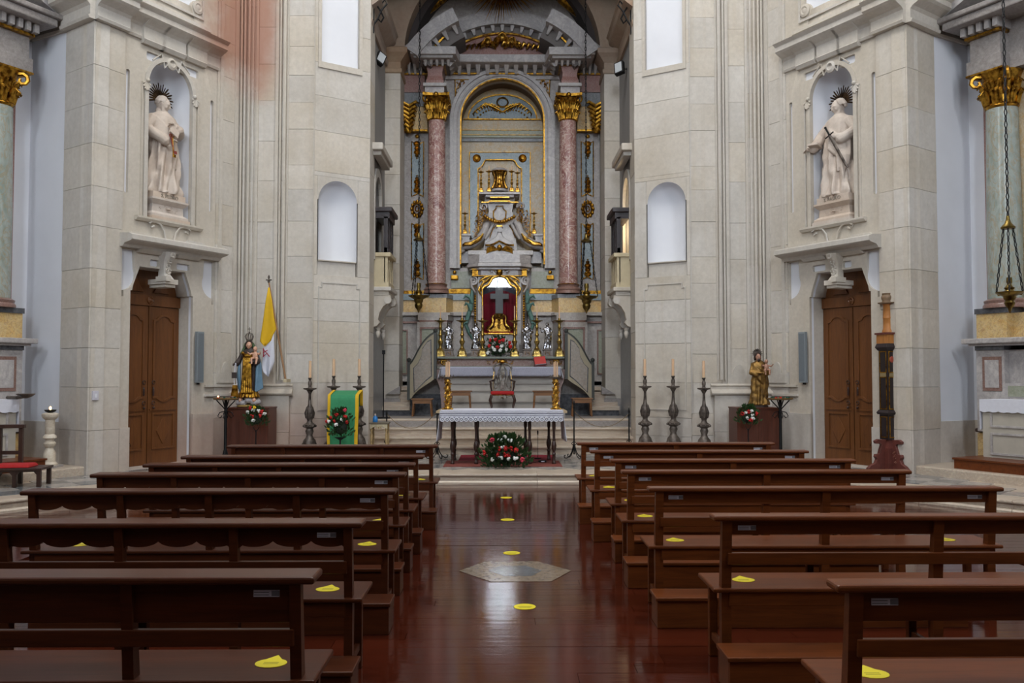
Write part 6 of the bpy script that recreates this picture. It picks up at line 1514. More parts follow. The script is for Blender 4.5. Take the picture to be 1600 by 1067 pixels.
# ---------------------------------------------------------------- curved stair parapets, black plinth, small steps
BR = m_plain('dark_iron_rail', hx(62, 64, 60), .5)
FR_ = m_plain('cream_marbled_border', hx(150, 140, 116), .5, var=.12, scale=6)
for s in (-1, 1):
    m = (lambda x: x) if s < 0 else (lambda x: 1565 - x); sd = 'left' if s < 0 else 'right'; YP = YA + .05
    t = thing('stair_parapet', 'marbled curved stair parapet with dark handrail %s of the high altar' % sd, 'parapet', (q(m(658), 600, YP)[0], YP, FZ))
    top = bez((640, 571), (652, 560), (655, 534), (679, 521), 12)
    bot = bez((681, 590), (668, 602), (652, 606), (643, 622), 10)
    o_ = [(m(x), y) for x, y in top + bot + [(640, 623)]]
    rel_ = lambda mb: mb.xf(lambda p: p - Vector(t.location))
    mb = pplate(o_, [], YP, YP + .14); rel_(mb); mb.build('slab', FR_, t)
    ins = [(x + (2.5 if x < 660 else -2), y) for x, y in ((643, 575), (650, 568), (656, 556), (662, 544), (670, 533), (676, 530), (677, 588), (668, 595), (655, 603), (644, 614))]
    for nm, kk, mt, dd in (('dark_inlay', 1.0, MBLACK, .006), ('marbled_field', .9, BANIST, .012)):
        cx_ = sum(p[0] for p in ins) / len(ins); cy_ = sum(p[1] for p in ins) / len(ins)
        mb = pplate([(m(cx_ + (x - cx_) * kk), cy_ + (y - cy_) * (kk if kk == 1 else .945)) for x, y in ins], [], YP - dd, YP, Yref=YP); rel_(mb); mb.build(nm, mt, t)
    mb = MB().tube([(q(m(x), y, YP)[0], YP + .07, q(m(x), y - 1, YP)[1]) for x, y in top], .035, 8); rel_(mb); mb.build('handrail', BR, t, smooth=50)
    for (x, y0, y1) in ((680, 520, 592), (638.5, 566, 625)):
        mb = MB(); c0 = q(m(x), y0, YP); c1 = q(m(x), y1, YP); mb.bx(c0[0] - .03, c0[0] + .03, YP - .01, YP + .13, c1[1], c0[1]); mb.lathe([(.02, 0), (.045, .03), (.045, .07), (.01, .1)], (c0[0], YP + .06, c0[1]), 10); rel_(mb); mb.build('newel', BR, t, smooth=40)
    # supporting curved stair body behind, and the black marble void
    t2 = struct('trim_%d' % (6 if s < 0 else 7), pb2(m, 641, 690, 616, 650, 18.72, 19.0), MBLACK)
    pb2(m, 642, 692, 590, 616, 18.9, 19.0).build('upper_void_wall', MGREY, t2)
    # stepped blocks beside
    t3 = struct('trim_%d' % (8 if s < 0 else 9), pb2(m, 598, 643, 641, 650, 18.45, 19.0), MBLACK)
    for j, (y0, y1, x0, x1, Yf) in enumerate(((634.5, 641, 597, 640, 18.42), (628, 635, 600, 640, 18.55), (617, 628, 602, 640, 18.62))):
        pb2(m, x0, x1, y0, y1, Yf, 19.1).build('step_block', STEPM, t3)
    for j in range(4): pb2(m, 625, 640, 612 - j * 8, 618 - j * 8, 18.9 + j * .2, 19.2 + j * .2).build('step_block', STEPM, t3)
    mb = MB(); a = q(m(603), 616, 18.5); b_ = q(m(625), 603, 18.5); c_ = q(m(625), 616, 18.5)
    mb.plate([a, b_, c_], [], 18.5, 18.62); mb.build('sloping_slab', MGREY, t3)

# ---------------------------------------------------------------- galleries on the chancel walls
for s in (-1, 1):
    sd = 'left' if s < 0 else 'right'
    t = thing('wall_gallery', 'stone gallery on scrolled brackets with dark screen, %s chancel wall' % sd, 'gallery', (2.55 * s, 17.2, 3.2))
    ya, yb = 16.9, 17.75; X1 = 2.25
    def bb(nm, xa, xb, y0, y1, z0, z1, mat, par=t, bevel=0):
        a, b_ = sorted((xa * s, xb * s)); mb = MB().bx(a, b_, y0, y1, z0, z1); mb.xf(lambda p: p - Vector(t.location)); return mb.build(nm, mat, par, bevel=bevel)
    bb('floor_slab', 2.17, 2.55, ya - .1, yb + .1, 3.28, 3.36, STONE_S, bevel=.015); bb('floor_mould', 2.22, 2.55, ya - .05, yb + .05, 3.2, 3.28, STONE_S)
    bb('parapet_base', 2.23, 2.55, ya, yb, 3.36, 3.46, CREAM); bb('parapet_cap', 2.19, 2.55, ya - .03, yb + .03, 3.96, 4.04, CREAM, bevel=.01); bb('parapet_wall', 2.30, 2.55, ya, yb, 3.46, 3.96, CREAM)
    for j in range(4):
        y = ya + (yb - ya) * j / 3; bb('parapet_pier', 2.25, 2.32, y - .04 * (j > 0), y + .04 * (j < 3), 3.46, 3.96, CREAM)
    for j in range(3):
        y = ya + (yb - ya) * (j + .5) / 3
        bb('parapet_panel', 2.285, 2.30, y - .09, y + .09, 3.54, 3.88, m_plain('ochre_panel', hx(176, 150, 104), .7), bevel=.01)
        bb('panel_boss', 2.27, 2.30, y - .04, y + .04, 3.62, 3.80, CREAM, bevel=.01)
    bb('screen_base', 2.26, 2.32, ya, yb, 4.04, 4.14, BLACKW)
    bb('screen_cornice', 2.16, 2.55, ya - .04, yb + .05, 4.84, 4.94, BLACKW, bevel=.02); bb('screen_frieze', 2.22, 2.5, ya, yb, 4.72, 4.84, BLACKW)
    for j in range(4):
        y = ya + (yb - ya) * j / 3; bb('screen_stile', 2.25, 2.33, y - .05 * (j > 0), y + .05 * (j < 3), 4.04, 4.75, BLACKW)
    for j in range(3):
        y = ya + (yb - ya) * (j + .5) / 3; pn = bb('screen_panel', 2.29, 2.31, y - .10, y + .10, 4.12, 4.72, BLACKW)
        for i in range(7): bb('lattice_slat', 2.275, 2.29, y - .10, y + .10, 4.16 + i * .08, 4.19 + i * .08, BLACKW, pn)
    for y in (ya + .05, yb - .07):
        mb = MB(); prof = [(0, 3.2), (.36, 3.2), (.37, 3.12), (.33, 3.06), (.22, 2.98), (.15, 2.86), (.12, 2.72), (.15, 2.66), (.10, 2.60), (0, 2.56)]
        mb.loft([[((2.55 - d) * s, yy, z) for d, z in prof] for yy in (y - .09, y + .09)]); mb.xf(lambda p: p - Vector(t.location)); mb.build('scroll_bracket', STONE_S, t)
        mb = MB(); mb.lathe([(.07, -.11), (.07, .11)], n=14); mb.xf(lambda p: Vector(((2.24) * s, y + p.z, 3.1)) + Vector((p.x, 0, p.y)) - Vector(t.location)); mb.build('scroll_volute', STONE_S, t, smooth=40)
        mb = MB(); mb.lathe([(.01, -.20), (.03, -.18), (.05, -.1), (.035, -.06), (.06, 0)], n=10); mb.xf(lambda p: p + Vector((2.44 * s, y, 2.56)) - Vector(t.location)); mb.build('pendant_drop', STONE_S, t, smooth=40)
    # wrought iron brackets and floodlights on the jamb
    X = 2.5 * s
    br = thing('iron_bracket', 'black wrought iron scroll bracket high on the %s chancel jamb' % sd, 'bracket', (X, 16.5, 8.4))
    MB().bx(-.02, .02, -.02, .02, -.15, .9).build('upright', IRON, br)
    mb = MB(); sg = -s
    mb.tube([(0, 0, .0), (sg * .08, 0, .12), (sg * .16, 0, .3), (sg * .26, 0, .42), (sg * .22, 0, .5), (sg * .17, 0, .44)], .018, 6); mb.tube([(0, 0, .55), (sg * .06, 0, .4), (sg * .14, 0, .28), (sg * .2, 0, .15), (sg * .15, 0, .06), (sg * .1, 0, .12)], .018, 6); mb.build('scroll', IRON, br, smooth=60)
    f_ = W(594 if s < 0 else 968, 92 if s < 0 else 107, 17.4)
    fl2 = thing('floodlight', 'small black floodlight clamped to the %s chancel wall, unlit' % sd, 'floodlight', tuple(f_), -s * .6)
    mb = MB().bx(-.10, .10, -.05, .05, -.14, .14); rm2 = Euler((math.radians(-15), math.radians(28 * (1 if s < 0 else -.4)), 0)).to_matrix(); mb.xf(lambda p: rm2 @ p); mb.build('housing', IRON, fl2, bevel=.01)
    mb = MB().bx(-.075, .075, -.056, -.05, -.11, .11); mb.xf(lambda p: rm2 @ p); mb.build('lens', m_plain('frosted_lens', hx(190, 196, 200), .3), fl2)
    MB().tube([(0, .04, 0), (s * .1, .1, .0), (s * (2.55 - abs(f_.x)) * .9, .15, .02)], .015, 6).build('arm', IRON, fl2)
# warm lamp lighting the room behind the right gallery
l_ = bpy.data.lights.new('gallery_room_lamp', 'POINT'); l_.energy = 28; l_.color = (1, .78, .5); l_.shadow_soft_size = .1
o_ = bpy.data.objects.new('gallery_room_lamp', l_); COL.objects.link(o_); o_.location = (2.8, 17.4, 4.6)
# ---------------------------------------------------------------- chancel seats
def stool(label, px0, px1, pyt, Y, zf, group):
    x0, zt = q(px0, pyt, Y); x1, _ = q(px1, pyt, Y); w = x1 - x0; h = zt - zf; d = .34
    t = thing('stool', label, 'stool', ((x0 + x1) / 2, Y + d / 2, zf), 0, group)
    MB().bx(-w / 2, w / 2, -d / 2, d / 2, h - .022, h).build('seat', STOOLW, t, bevel=.005)
    MB().bx(-w / 2 + .03, w / 2 - .03, -d / 2 + .02, d / 2 - .02, h - .10, h - .022).build('apron', STOOLW, t)
    for sx in (-1, 1):
        for sy in (-1, 1):
            x = sx * (w / 2 - .05); y = sy * (d / 2 - .04)
            MB().tube([(x + sx * .025, y, 0), (x, y, h - .08)], [.016, .02], 6).build('leg', STOOLW, t)
    return t
stool('low wooden stool outside the left stair parapet', 642, 676, 623, 18.0, FZ, 'chancel stools')
stool('low wooden stool outside the right stair parapet', 893, 927, 622, 18.0, FZ, 'chancel stools')
stool('wooden stool left of the carved armchair, on the altar step', 701, 737, 610.5, 17.75, FZ + .11, 'chancel stools')
stool('wooden stool right of the carved armchair, on the altar step', 832, 868, 610.5, 17.75, FZ + .11, 'chancel stools')
# celebrant's chair
YC_ = 17.6; k = YC_ / F; c = W(785, 616, YC_); zf = FZ + .11
ch = thing('armchair', 'carved silver and gilt armchair with red velvet seat before the high altar', 'chair', (c.x, YC_ + .22, zf))
CHW = m_metal('silvered_carved_wood', hx(150, 146, 138), hx(70, 62, 56), .4, 16, .2, .4)
hs_ = c.z - zf + .04; wf = 18.3 * k
MB().bx(-wf, wf, -.22, .20, hs_ - .05, hs_ + .02).build('seat', REDC, ch, bevel=.02)
MB().plate([(-wf, hs_ - .05), (-wf, hs_ - .13), (-wf * .7, hs_ - .09), (-wf * .3, hs_ - .12), (0, hs_ - .15), (wf * .3, hs_ - .12), (wf * .7, hs_ - .09), (wf, hs_ - .13), (wf, hs_ - .05)], [], -.225, -.195).build('seat_rail', CHW, ch)
mb = MB(); ornament(mb, 0, hs_ - .10, -.23, .28, .07, 3, 16); mb.tube([(-wf, -.23, hs_ - .055), (wf, -.23, hs_ - .055)], .006, 5); mb.build('gilt_rail_carving', GOLD2, ch, smooth=60)
for sx in (-1, 1):
    for y, nm in ((-.2, 'leg'), (.17, 'leg')): MB().tube([(sx * (wf - .02), y, hs_ - .07), (sx * (wf + .015), y - .02, hs_ * .6), (sx * (wf - .02), y, hs_ * .25), (sx * (wf - .005), y - .03, .02)], [.035, .028, .018, .026], 8).build(nm, DARKW, ch, smooth=50)
    MB().tube([(sx * (wf - .03), -.12, hs_), (sx * (wf + .0), -.12, hs_ + .12), (sx * (wf + .0), -.14, hs_ + .2)], [.018, .016, .018], 8).build('arm_support', DARKW, ch, smooth=50)
    MB().tube([(sx * (wf + .01), -.17, hs_ + .215), (sx * wf, 0, hs_ + .225), (sx * (wf - .06), .2, hs_ + .25)], [.024, .018, .018], 8).build('arm', DARKW, ch, smooth=50)
    MB().tube([(sx * (wf - .07), .19, hs_ - .02), (sx * (wf - .06), .2, hs_ + .25), (sx * (wf - .08), .23, hs_ + .42), (sx * (wf - .05), .25, hs_ + .50), (sx * (wf - .10), .26, hs_ + .56), (0, .27, hs_ + .60)], [.02, .018, .02, .022, .022, .03], 8).build('back_frame', CHW, ch, smooth=50)
    MB().tube([(sx * (wf - .055), .185, hs_ + .02), (sx * (wf - .045), .195, hs_ + .25), (sx * (wf - .065), .215, hs_ + .42)], .006, 5).build('gilt_line', GOLD2, ch)
    MB().tube([(sx * .02, .24, hs_ + .56), (sx * .09, .23, hs_ + .42), (sx * .10, .22, hs_ + .30), (sx * .06, .21, hs_ + .18), (sx * .12, .2, hs_ + .08), (sx * (wf - .07), .19, hs_ + .06)], [.014, .014, .016, .014, .014, .012], 6).build('splat_scroll', CHW, ch, smooth=50)
MB().plate([(-.05, hs_ + .04), (.05, hs_ + .04), (.035, hs_ + .16), (.065, hs_ + .3), (.05, hs_ + .42), (.02, hs_ + .56), (-.02, hs_ + .56), (-.05, hs_ + .42), (-.065, hs_ + .3), (-.035, hs_ + .16)], [], .20, .225).build('back_splat', CHW, ch, bevel=.006)
mb = MB().ball((0, .22, hs_ + .63), (.07, .03, .035), 10, 6); ornament(mb, 0, hs_ + .3, .19, .07, .24, 7, 10); mb.build('gilt_crest', GOLD2, ch, smooth=60)['kind'] = 'stuff'

# ---------------------------------------------------------------- table altar with its cloth
ZT = 1.045; ty0, ty1 = 14.4, 15.25
tb = thing('communion_table', 'dark wooden table with eight turned legs before the chancel steps', 'table', (0, 14.85, FLOORZ + .006))
off = Vector(tb.location)
xl, xr = W(688, 641, 14.4).x, W(879.5, 641, 14.4).x
mb = MB().bx(xl - .07, xr + .07, ty0 - .03, ty1 + .05, ZT - .035, ZT); mb.xf(lambda p: p - off); mb.build('tabletop', m_wood('pale_table_edge', hx(170, 150, 118), hx(140, 118, 88), 1, .5), tb)
mb = MB().bx(xl + .05, xr - .05, ty0 + .06, ty1 - .06, ZT - .12, ZT - .035); mb.xf(lambda p: p - off); mb.build('apron', DARKW, tb)
hL = ZT - .12 - FLOORZ - .006
prof = [(.030, 0), (.036, .02), (.03, .05), (.026, .06), (.026, .20), (.034, .22), (.03, .24), (.022, .26), (.040, .34), (.044, .40), (.036, .46), (.024, .50), (.030, .52), (.023, .55), (.021, .72), (.028, .76), (.030, .80), (.030, 1.0)]
for (pl_, Yl) in (((707, 744, 827.5, 865.5), 14.47), ((710, 746, 821, 857.5), 15.15)):
    for px in pl_:
        x = W(px, 700, Yl).x; MB().lathe([(r, z * hL) for r, z in prof], (x - off.x, Yl - off.y, 0), 14).build('leg', DARKW, tb, smooth=40)
tc = frontal_cloth('altar_cloth', 'white cloth with wide crocheted lace border on the dark table', xl, xr, ty0 - .035, ty1 + .055, ZT + .001, .17, .50, LINEN, .006, .015)
# crochet ring motifs along the border
rl = MB(); n = 26
for i in range(n):
    x = -(xr - xl) / 2 + (xr - xl) * (i + .5) / n; z = -.14
    rl.tube([(x + .033 * math.cos(a * PI / 5), -(ty1 - ty0 + .09) / 2 - .028, z + .033 * math.sin(a * PI / 5)) for a in range(10)], .009, 4, closed=True)
    rl.ball((x, -(ty1 - ty0 + .09) / 2 - .028, z), (.013, .005, .013), 6, 4)
for zz_ in (-.09, -.065, -.03, -.01): rl.tube([(-(xr - xl) / 2, -(ty1 - ty0 + .09) / 2 - .014, zz_), ((xr - xl) / 2, -(ty1 - ty0 + .09) / 2 - .014, zz_)], .007, 4)
rl.build('crochet_rings', LINEN, tc)
for (x, lab) in ((699.5, 'left'), (868.5, 'right')):
    b = W(x, 639, 14.75); t = thing('gilt_candelabrum', 'tall gilt carved candelabrum with thin candles at the %s end of the table' % lab, 'candelabrum', (b.x, 14.75, ZT + .010), 0, 'table candelabra')
    mb = MB().lathe([(.085, 0), (.085, .02), (.06, .035), (.05, .06), (.06, .08), (.035, .10), (.04, .16), (.052, .20), (.035, .24), (.045, .30), (.055, .34), (.036, .38), (.040, .45), (.050, .49), (.03, .52)], n=16)
    for j in range(26):
        a = j * 2.4; z = .04 + j * .018; mb.tube([(.035 * math.cos(a), .035 * math.sin(a), z), (.062 * math.cos(a + .2), .062 * math.sin(a + .2), z + .02), (.05 * math.cos(a + .4), .05 * math.sin(a + .4), z + .045)], [.014, .012, .005], 5)
    for j in range(3):
        a = PI / 2 + j * 2.094; mb.ball((.085 * math.cos(a), .085 * math.sin(a), .012), (.025, .025, .016), 8, 6)
    mb.build('stem', GOLD2, t, smooth=50)
    mb = MB().lathe([(.02, .51), (.05, .52), (.085, .545), (.09, .555), (.03, .55)], n=16)
    for j in range(6): a = j * PI / 3; mb.tube([(.06 * math.cos(a), .06 * math.sin(a), .54), (.10 * math.cos(a), .10 * math.sin(a), .555), (.095 * math.cos(a), .095 * math.sin(a), .59)], [.012, .012, .005], 5)
    mb.build('drip_crown', PEWTER, t, smooth=50)
    for j in (-1, 0, 1): MB().lathe([(.0115, .54), (.011, .815 - .01 * abs(j)), (.003, .82 - .01 * abs(j))], (j * .028, (j == 0) * .02, 0), 8).build('candle', WAX, t, smooth=50)
# carpets and small things under the table
a_ = W(692, 727, 14.1).x; b_ = W(879, 727, 14.1).x
tag(MB().bx(a_, b_, 14.10, 15.05, FLOORZ + .003, FLOORZ + .009).build('carpet', CARPB, None), 'brown-red carpet under the front of the dark table', 'carpet')
tag(MB().bx(a_ + .20, b_ - .05, 15.06, 16.1, FLOORZ + .003, FLOORZ + .010).build('carpet', CARPR, None), 'crimson carpet behind the dark table, up to the first step', 'carpet')
m_ = W(840.5, 716, 15.3); t = thing('small_microphone', 'slim black microphone on a short stand on the crimson carpet', 'microphone', (m_.x, 15.35, FLOORZ + .011))
MB().lathe([(.06, 0), (.06, .015), (.02, .02)], n=14).build('base', IRON, t, smooth=40); MB().tube([(0, 0, .02), (0, 0, .44)], .005, 6).build('stem', IRON, t); MB().lathe([(.008, .42), (.013, .45), (.013, .49), (.006, .5)], n=10).build('capsule', IRON, t, smooth=40)
m_ = W(848, 719, 14.6); t = thing('cable_box', 'small black cable box with a white label under the table at right', 'box', (m_.x, 14.75, FLOORZ + .0095), .2)
MB().bx(-.06, .06, -.04, .04, 0, .035).build('case', IRON, t, bevel=.004); MB().bx(-.03, .03, -.042, -.04, .008, .026).build('label_strip', PAPER, t)
mb = MB().tube([(-.06, 0, .01), (-.14, -.02, .006), (-.2, .03, .006), (-.3, .02, .006)], .005, 5); mb.build('cable', IRON, t)
# ---------------------------------------------------------------- iron stanchions with cord
def stanchion(label, px, Y, h, feet=True):
    x = W(px, 700, Y).x; t = thing('stanchion', label, 'stanchion', (x, Y, FLOORZ + .002), 0, 'iron stanchions')
    MB().tube([(0, 0, .08), (0, 0, h)], .013, 8).build('pole', IRON, t); MB().lathe([(.013, h - .12), (.022, h - .09), (.013, h - .06), (.022, h - .03), (.004, h + .05)], n=8).build('finial', IRON, t, smooth=50)
    for j in range(4):
        a = j * PI / 2 + .5; ca, sa = math.cos(a), math.sin(a)
        MB().tube([(ca * r, sa * r, z) for r, z in ((.012, .26), (.03, .18), (.05, .12), (.10, .05), (.16, .015), (.20, .025), (.21, .06), (.185, .07))], .009, 6).build('scroll_foot', IRON, t, smooth=60)
    MB().tube([(.045 * math.cos(a), .0, .27 + .03 * math.sin(a)) for a in (0, 1, 2, 3, 4, 5)], .008, 6, closed=True).build('ring_scroll', IRON, t, smooth=60)
    return t
stanchion('iron stanchion with scroll feet, just left of the dark table', 683, 15.42, .95); stanchion('iron stanchion with scroll feet, just right of the dark table', 897, 15.42, 1.0)
stanchion('iron stanchion at the left jamb beside the small gilt table', 604, 15.9, .80); stanchion('iron stanchion at the right jamb by the steps', 983, 15.9, .84)
def cord(label, a, b, sag):
    mb = MB(); a = Vector(a); b = Vector(b); o = a.copy(); mb.tube([(a.lerp(b, i / 16) - o) + Vector((0, 0, -sag * 4 * (i / 16) * (1 - i / 16))) for i in range(17)], .006, 5)
    ob = mb.build('barrier_cord', m_plain('straw_cord', hx(120, 100, 70), .8), None, smooth=60); ob.location = o; tag(ob, label, 'cord')
cord('thin cord sagging between the two left iron stanchions', (W(605, 700, 15.9).x, 15.9, .92), (W(683, 700, 15.42).x, 15.42, 1.0), .28); cord('thin cord sagging between the two right iron stanchions', (W(897, 700, 15.42).x, 15.42, 1.0), (W(982, 700, 15.9).x, 15.9, .92), .26)
# thin dark pole stand inside the chancel at left
b = W(599, 650, 17.3); t = thing('pole_stand', 'slim dark pole on a round foot inside the chancel at left', 'stand', (b.x, 17.3, FZ + .001)); MB().tube([(0, 0, .02), (0, 0, 1.32)], .012, 8).build('pole', IRON, t); MB().lathe([(.14, 0), (.14, .02), (.03, .035)], n=18).build('base', IRON, t, smooth=40); MB().bx(-.03, .03, -.02, .02, 1.28, 1.36).build('clip', IRON, t)
# ---------------------------------------------------------------- gilt console table, bottle
Yg = 15.5; a_, zt = q(580, 660, Yg); b_, _ = q(607, 660, Yg)
t = thing('console_table', 'small painted and gilt side table by the left chancel jamb', 'table', ((a_ + b_) / 2 - .02, Yg + .14, FLOORZ + .0025)); h = zt - FLOORZ - .0025; w = (b_ - a_) / 2 + .02
MB().bx(-w, w, -.15, .15, h - .03, h).build('tabletop', m_plain('mottled_top', hx(110, 100, 84), .4), t, bevel=.006)
mb = MB().plate([(-w + .02, h - .03), (-w + .02, h - .12), (-w * .4, h - .07), (0, h - .13), (w * .4, h - .07), (w - .02, h - .12), (w - .02, h - .03)], [], -.14, -.12); mb.build('shaped_apron', CREAM, t); mb = MB(); ornament(mb, 0, h - .09, -.14, .12, .06, 2, 10); mb.build('gilt_apron_carving', GOLD, t, smooth=60)
for sx in (-1, 1):
    for sy in (-1, 1): MB().lathe([(.016, 0), (.02, .04), (.012, .06), (.022, .3), (.026, .42), (.014, .46), (.024, .5), (.024, h - .03)], (sx * (w - .04), sy * .11, 0), 10).build('leg', m_plain('cream_gilt_leg', hx(178, 150, 104), .5, var=.3, scale=30), t, smooth=45)
    mb = MB()
b = q(580.5, 660, Yg); t2 = thing('spray_bottle', 'blue bottle with pale cap on the small gilt side table', 'bottle', (a_ + .06, Yg + .08, zt + .001))
MB().lathe([(.042, 0), (.045, .01), (.045, .08), (.02, .11), (.014, .12)], n=16).build('bottle_body', BLUEB, t2, smooth=40); MB().lathe([(.015, .115), (.015, .145), (.012, .15)], n=12).build('cap', PINKB, t2, smooth=40)

# ---------------------------------------------------------------- lectern under a green cloth, with flowers
Yl = 14.8; a_, zt = q(515, 611, Yl); b_, _ = q(556, 611, Yl)
t = thing('lectern', 'lectern entirely draped in the green cloth, left of the steps', 'lectern', ((a_ + b_) / 2, Yl + .25, FLOORZ + .0025)); h = zt - FLOORZ; w = (b_ - a_) / 2
MB().bx(-w + .03, w - .03, -.13, .2, .05, h - .12).build('body', DARKW, t); MB().add([(-w + .01, -.2, h - .09), (w - .01, -.2, h - .09), (w - .01, .22, h - .01), (-w + .01, .22, h - .01), (-w + .01, -.2, h - .13), (w - .01, -.2, h - .13), (w - .01, .22, h - .06), (-w + .01, .22, h - .06)], [(0, 1, 2, 3), (7, 6, 5, 4), (0, 4, 5, 1), (1, 5, 6, 2), (2, 6, 7, 3), (3, 7, 4, 0)]).build('sloping_desk', DARKW, t); MB().bx(-w + .0, w, -.2, .24, 0, .05).build('base', DARKW, t)
t = thing('lectern_cloth', 'green cloth with yellow side bands hanging over the lectern', 'cloth', tuple(Vector(t.location)))
def drape(x0, x1, mat, nm, dd=0.0, sd=0):
    n = 10; path = [(.235, h - .28), (.225, h - .0), (.0, h - .035), (-.215, h - .075), (-.235, h - .12), (-.25, h * .55), (-.27, .12)]
    vs = []; fs = []; rows = []
    for (y0, z0), (y1, z1) in zip(path, path[1:]):
        for k_ in range(5): rows.append((y0 + (y1 - y0) * k_ / 5, z0 + (z1 - z0) * k_ / 5))
    rows.append(path[-1])
    for r_, (y, z) in enumerate(rows):
        for i in range(n + 1):
            x = x0 + (x1 - x0) * i / n; f = max(0, (r_ - 18) / 14); vs.append((x + .01 * f * math.sin(z * 6 + sd), y - dd - .012 * f * (1 + math.sin(x * 34 + z * 2)), z + (.01 if y > -.2 and dd else 0)))
    m_ = len(rows)
    for r_ in range(m_ - 1):
        for i in range(n): fs.append((r_ * (n + 1) + i, r_ * (n + 1) + i + 1, (r_ + 1) * (n + 1) + i + 1, (r_ + 1) * (n + 1) + i))
    o = MB().add(vs, fs).build(nm, mat, t, smooth=60); m2 = o.modifiers.new('thick', 'SOLIDIFY'); m2.thickness = .006; return o
drape(-w, w - .0, GREENC, 'green_panel'); drape(-w - .035, -w + .012, YELLC, 'yellow_band', .002, 1); drape(w - .012, w + .045, YELLC, 'yellow_band', .002, 2)
b, fl_ = pxf([(524, 648, 'r'), (540, 660, 'r'), (538, 651, 'r'), (516, 652, 'r'), (520, 658, 'r'), (537, 641, 'p'), (533, 656, 'w'), (524, 664, 'w'), (512, 659, 'w'), (508, 659, 'r')], (529, 684, 0), 14.35, .034)
bouquet('lectern_bouquet', 'red and white flowers with dark leaves in front of the green lectern cloth', (b.x, 14.5, b.z), .46, .50, fl_, .12, 9, 420, .055)
t = thing('flower_stand', 'slim dark stand holding the flowers before the green cloth', 'stand', (b.x, 14.5, FLOORZ + .0025)); MB().tube([(0, 0, .02), (0, 0, b.z - FLOORZ - .004)], .014, 8).build('pole', IRON, t); MB().lathe([(.14, 0), (.14, .02), (.03, .03)], n=16).build('base', IRON, t); MB().lathe([(.02, b.z - FLOORZ - .05), (.1, b.z - FLOORZ - .004)], n=14).build('bowl', IRON, t)
# ---------------------------------------------------------------- big turned candlesticks
def torchere(x, label, Y=15.25):
    zb = FLOORZ + .002; X = W(x, 640, Y).x; k = Y / F; t = thing('torchere', label, 'candlestick', (X, Y, zb), 0, 'tall carved candlesticks')
    pan = (717 - 606) * k; tip = (717 - 563) * k
    z = lambda py: max(0.0, (717 - py) * k)
    MB().lathe([(13.5 * k, 0), (13.5 * k, .03), (11 * k, .06), (12.5 * k, .10), (9 * k, z(700)), (11.5 * k, z(694)), (9.5 * k, z(686)), (6 * k, z(682)), (4.5 * k, z(678)), (6.5 * k, z(672)), (5 * k, z(668)), (9.5 * k, z(665)), (9.8 * k, z(662)), (5 * k, z(659)), (3.8 * k, z(656)), (4.6 * k, z(653)), (6.2 * k, z(648)), (6.4 * k, z(642)), (4.6 * k, z(636)), (2.7 * k, z(630)), (2.1 * k, z(620)), (2.0 * k, z(614)), (3.6 * k, z(611)), (5.5 * k, z(608)), (2.5 * k, z(606))], n=20).build('stem', PEWTER, t, smooth=40)
    mb = MB()
    for j in range(8):
        a = j * PI / 4
        mb.tube([(5.6 * k * math.cos(a), 5.6 * k * math.sin(a), z(652)), (6.8 * k * math.cos(a), 6.8 * k * math.sin(a), z(644)), (4.5 * k * math.cos(a), 4.5 * k * math.sin(a), z(634))], [.012, .018, .008], 6); mb.ball((9.3 * k * math.cos(a), 9.3 * k * math.sin(a), z(664)), .022, 6, 4)
    for j in range(3):
        a = j * 2.094 + PI / 2; mb.tube([(9 * k * math.cos(a), 9 * k * math.sin(a), z(690)), (14 * k * math.cos(a), 14 * k * math.sin(a), z(697)), (13 * k * math.cos(a), 13 * k * math.sin(a), z(706)), (15 * k * math.cos(a), 15 * k * math.sin(a), .02)], [.02, .03, .025, .035], 6)
    mb.build('carved_leaves', PEWTER, t, smooth=60)
    mb = MB().lathe([(2.2 * k, z(609)), (10 * k, z(607)), (10.3 * k, z(605)), (3 * k, z(604.5)), (2.2 * k, z(602)), (3 * k, z(600)), (3 * k, z(596)), (2 * k, z(594)), (2 * k, z(592)), (3 * k, z(590)), (2.8 * k, z(589))], n=20); mb.build('drip_pan', PEWTER, t, smooth=40)
    MB().lathe([(2.2 * k, z(590)), (2.1 * k, tip), (.6 * k, tip + .006)], n=14).build('candle', WAX, t, smooth=40)
for x, l in ((484, 'carved candlestick with candle left of the green lectern, farthest left'), (521, 'carved candlestick with candle rising behind the green lectern cloth'), (561, 'carved candlestick with candle beside the left chancel jamb'), (1008, 'carved candlestick with candle nearest the right chancel jamb'), (1052, 'carved candlestick with candle, middle of the right row of three'), (1100, 'carved candlestick with candle, outermost of the right row of three')): torchere(x, l, 15.55 if abs(x - 785) < 290 else 15.2)

# ---------------------------------------------------------------- painted figures on wooden pedestals
def pedestal(px0, px1, pyt, Y, label):
    a, zt = q(px0, pyt, Y); b, _ = q(px1, pyt, Y); w = (b - a) / 2; h = zt - FLOORZ - .002
    t = thing('wooden_pedestal', label, 'pedestal', ((a + b) / 2, Y + .28, FLOORZ + .002))
    MB().bx(-w, w, -.28, .28, h - .02, h).build('top_board', BOXW, t); n = 2
    for j in range(n): MB().bx(-w + .01 + j * (2 * w - .02) / n + .001, -w + .01 + (j + 1) * (2 * w - .02) / n - .001, -.27, -.25, 0, h - .02).build('front_panel', BOXW, t)
    MB().bx(-w + .01, -w + .03, -.25, .27, 0, h - .02).build('side_panel', BOXW, t); MB().bx(w - .03, w - .01, -.25, .27, 0, h - .02).build('side_panel', BOXW, t); MB().bx(-w + .03, w - .03, .25, .27, 0, h - .02).build('back_panel', BOXW, t)
    return (a + b) / 2, zt
cx1, zt1 = pedestal(351, 420, 637, 14.75, 'reddish wooden box pedestal under the crowned mother and child')
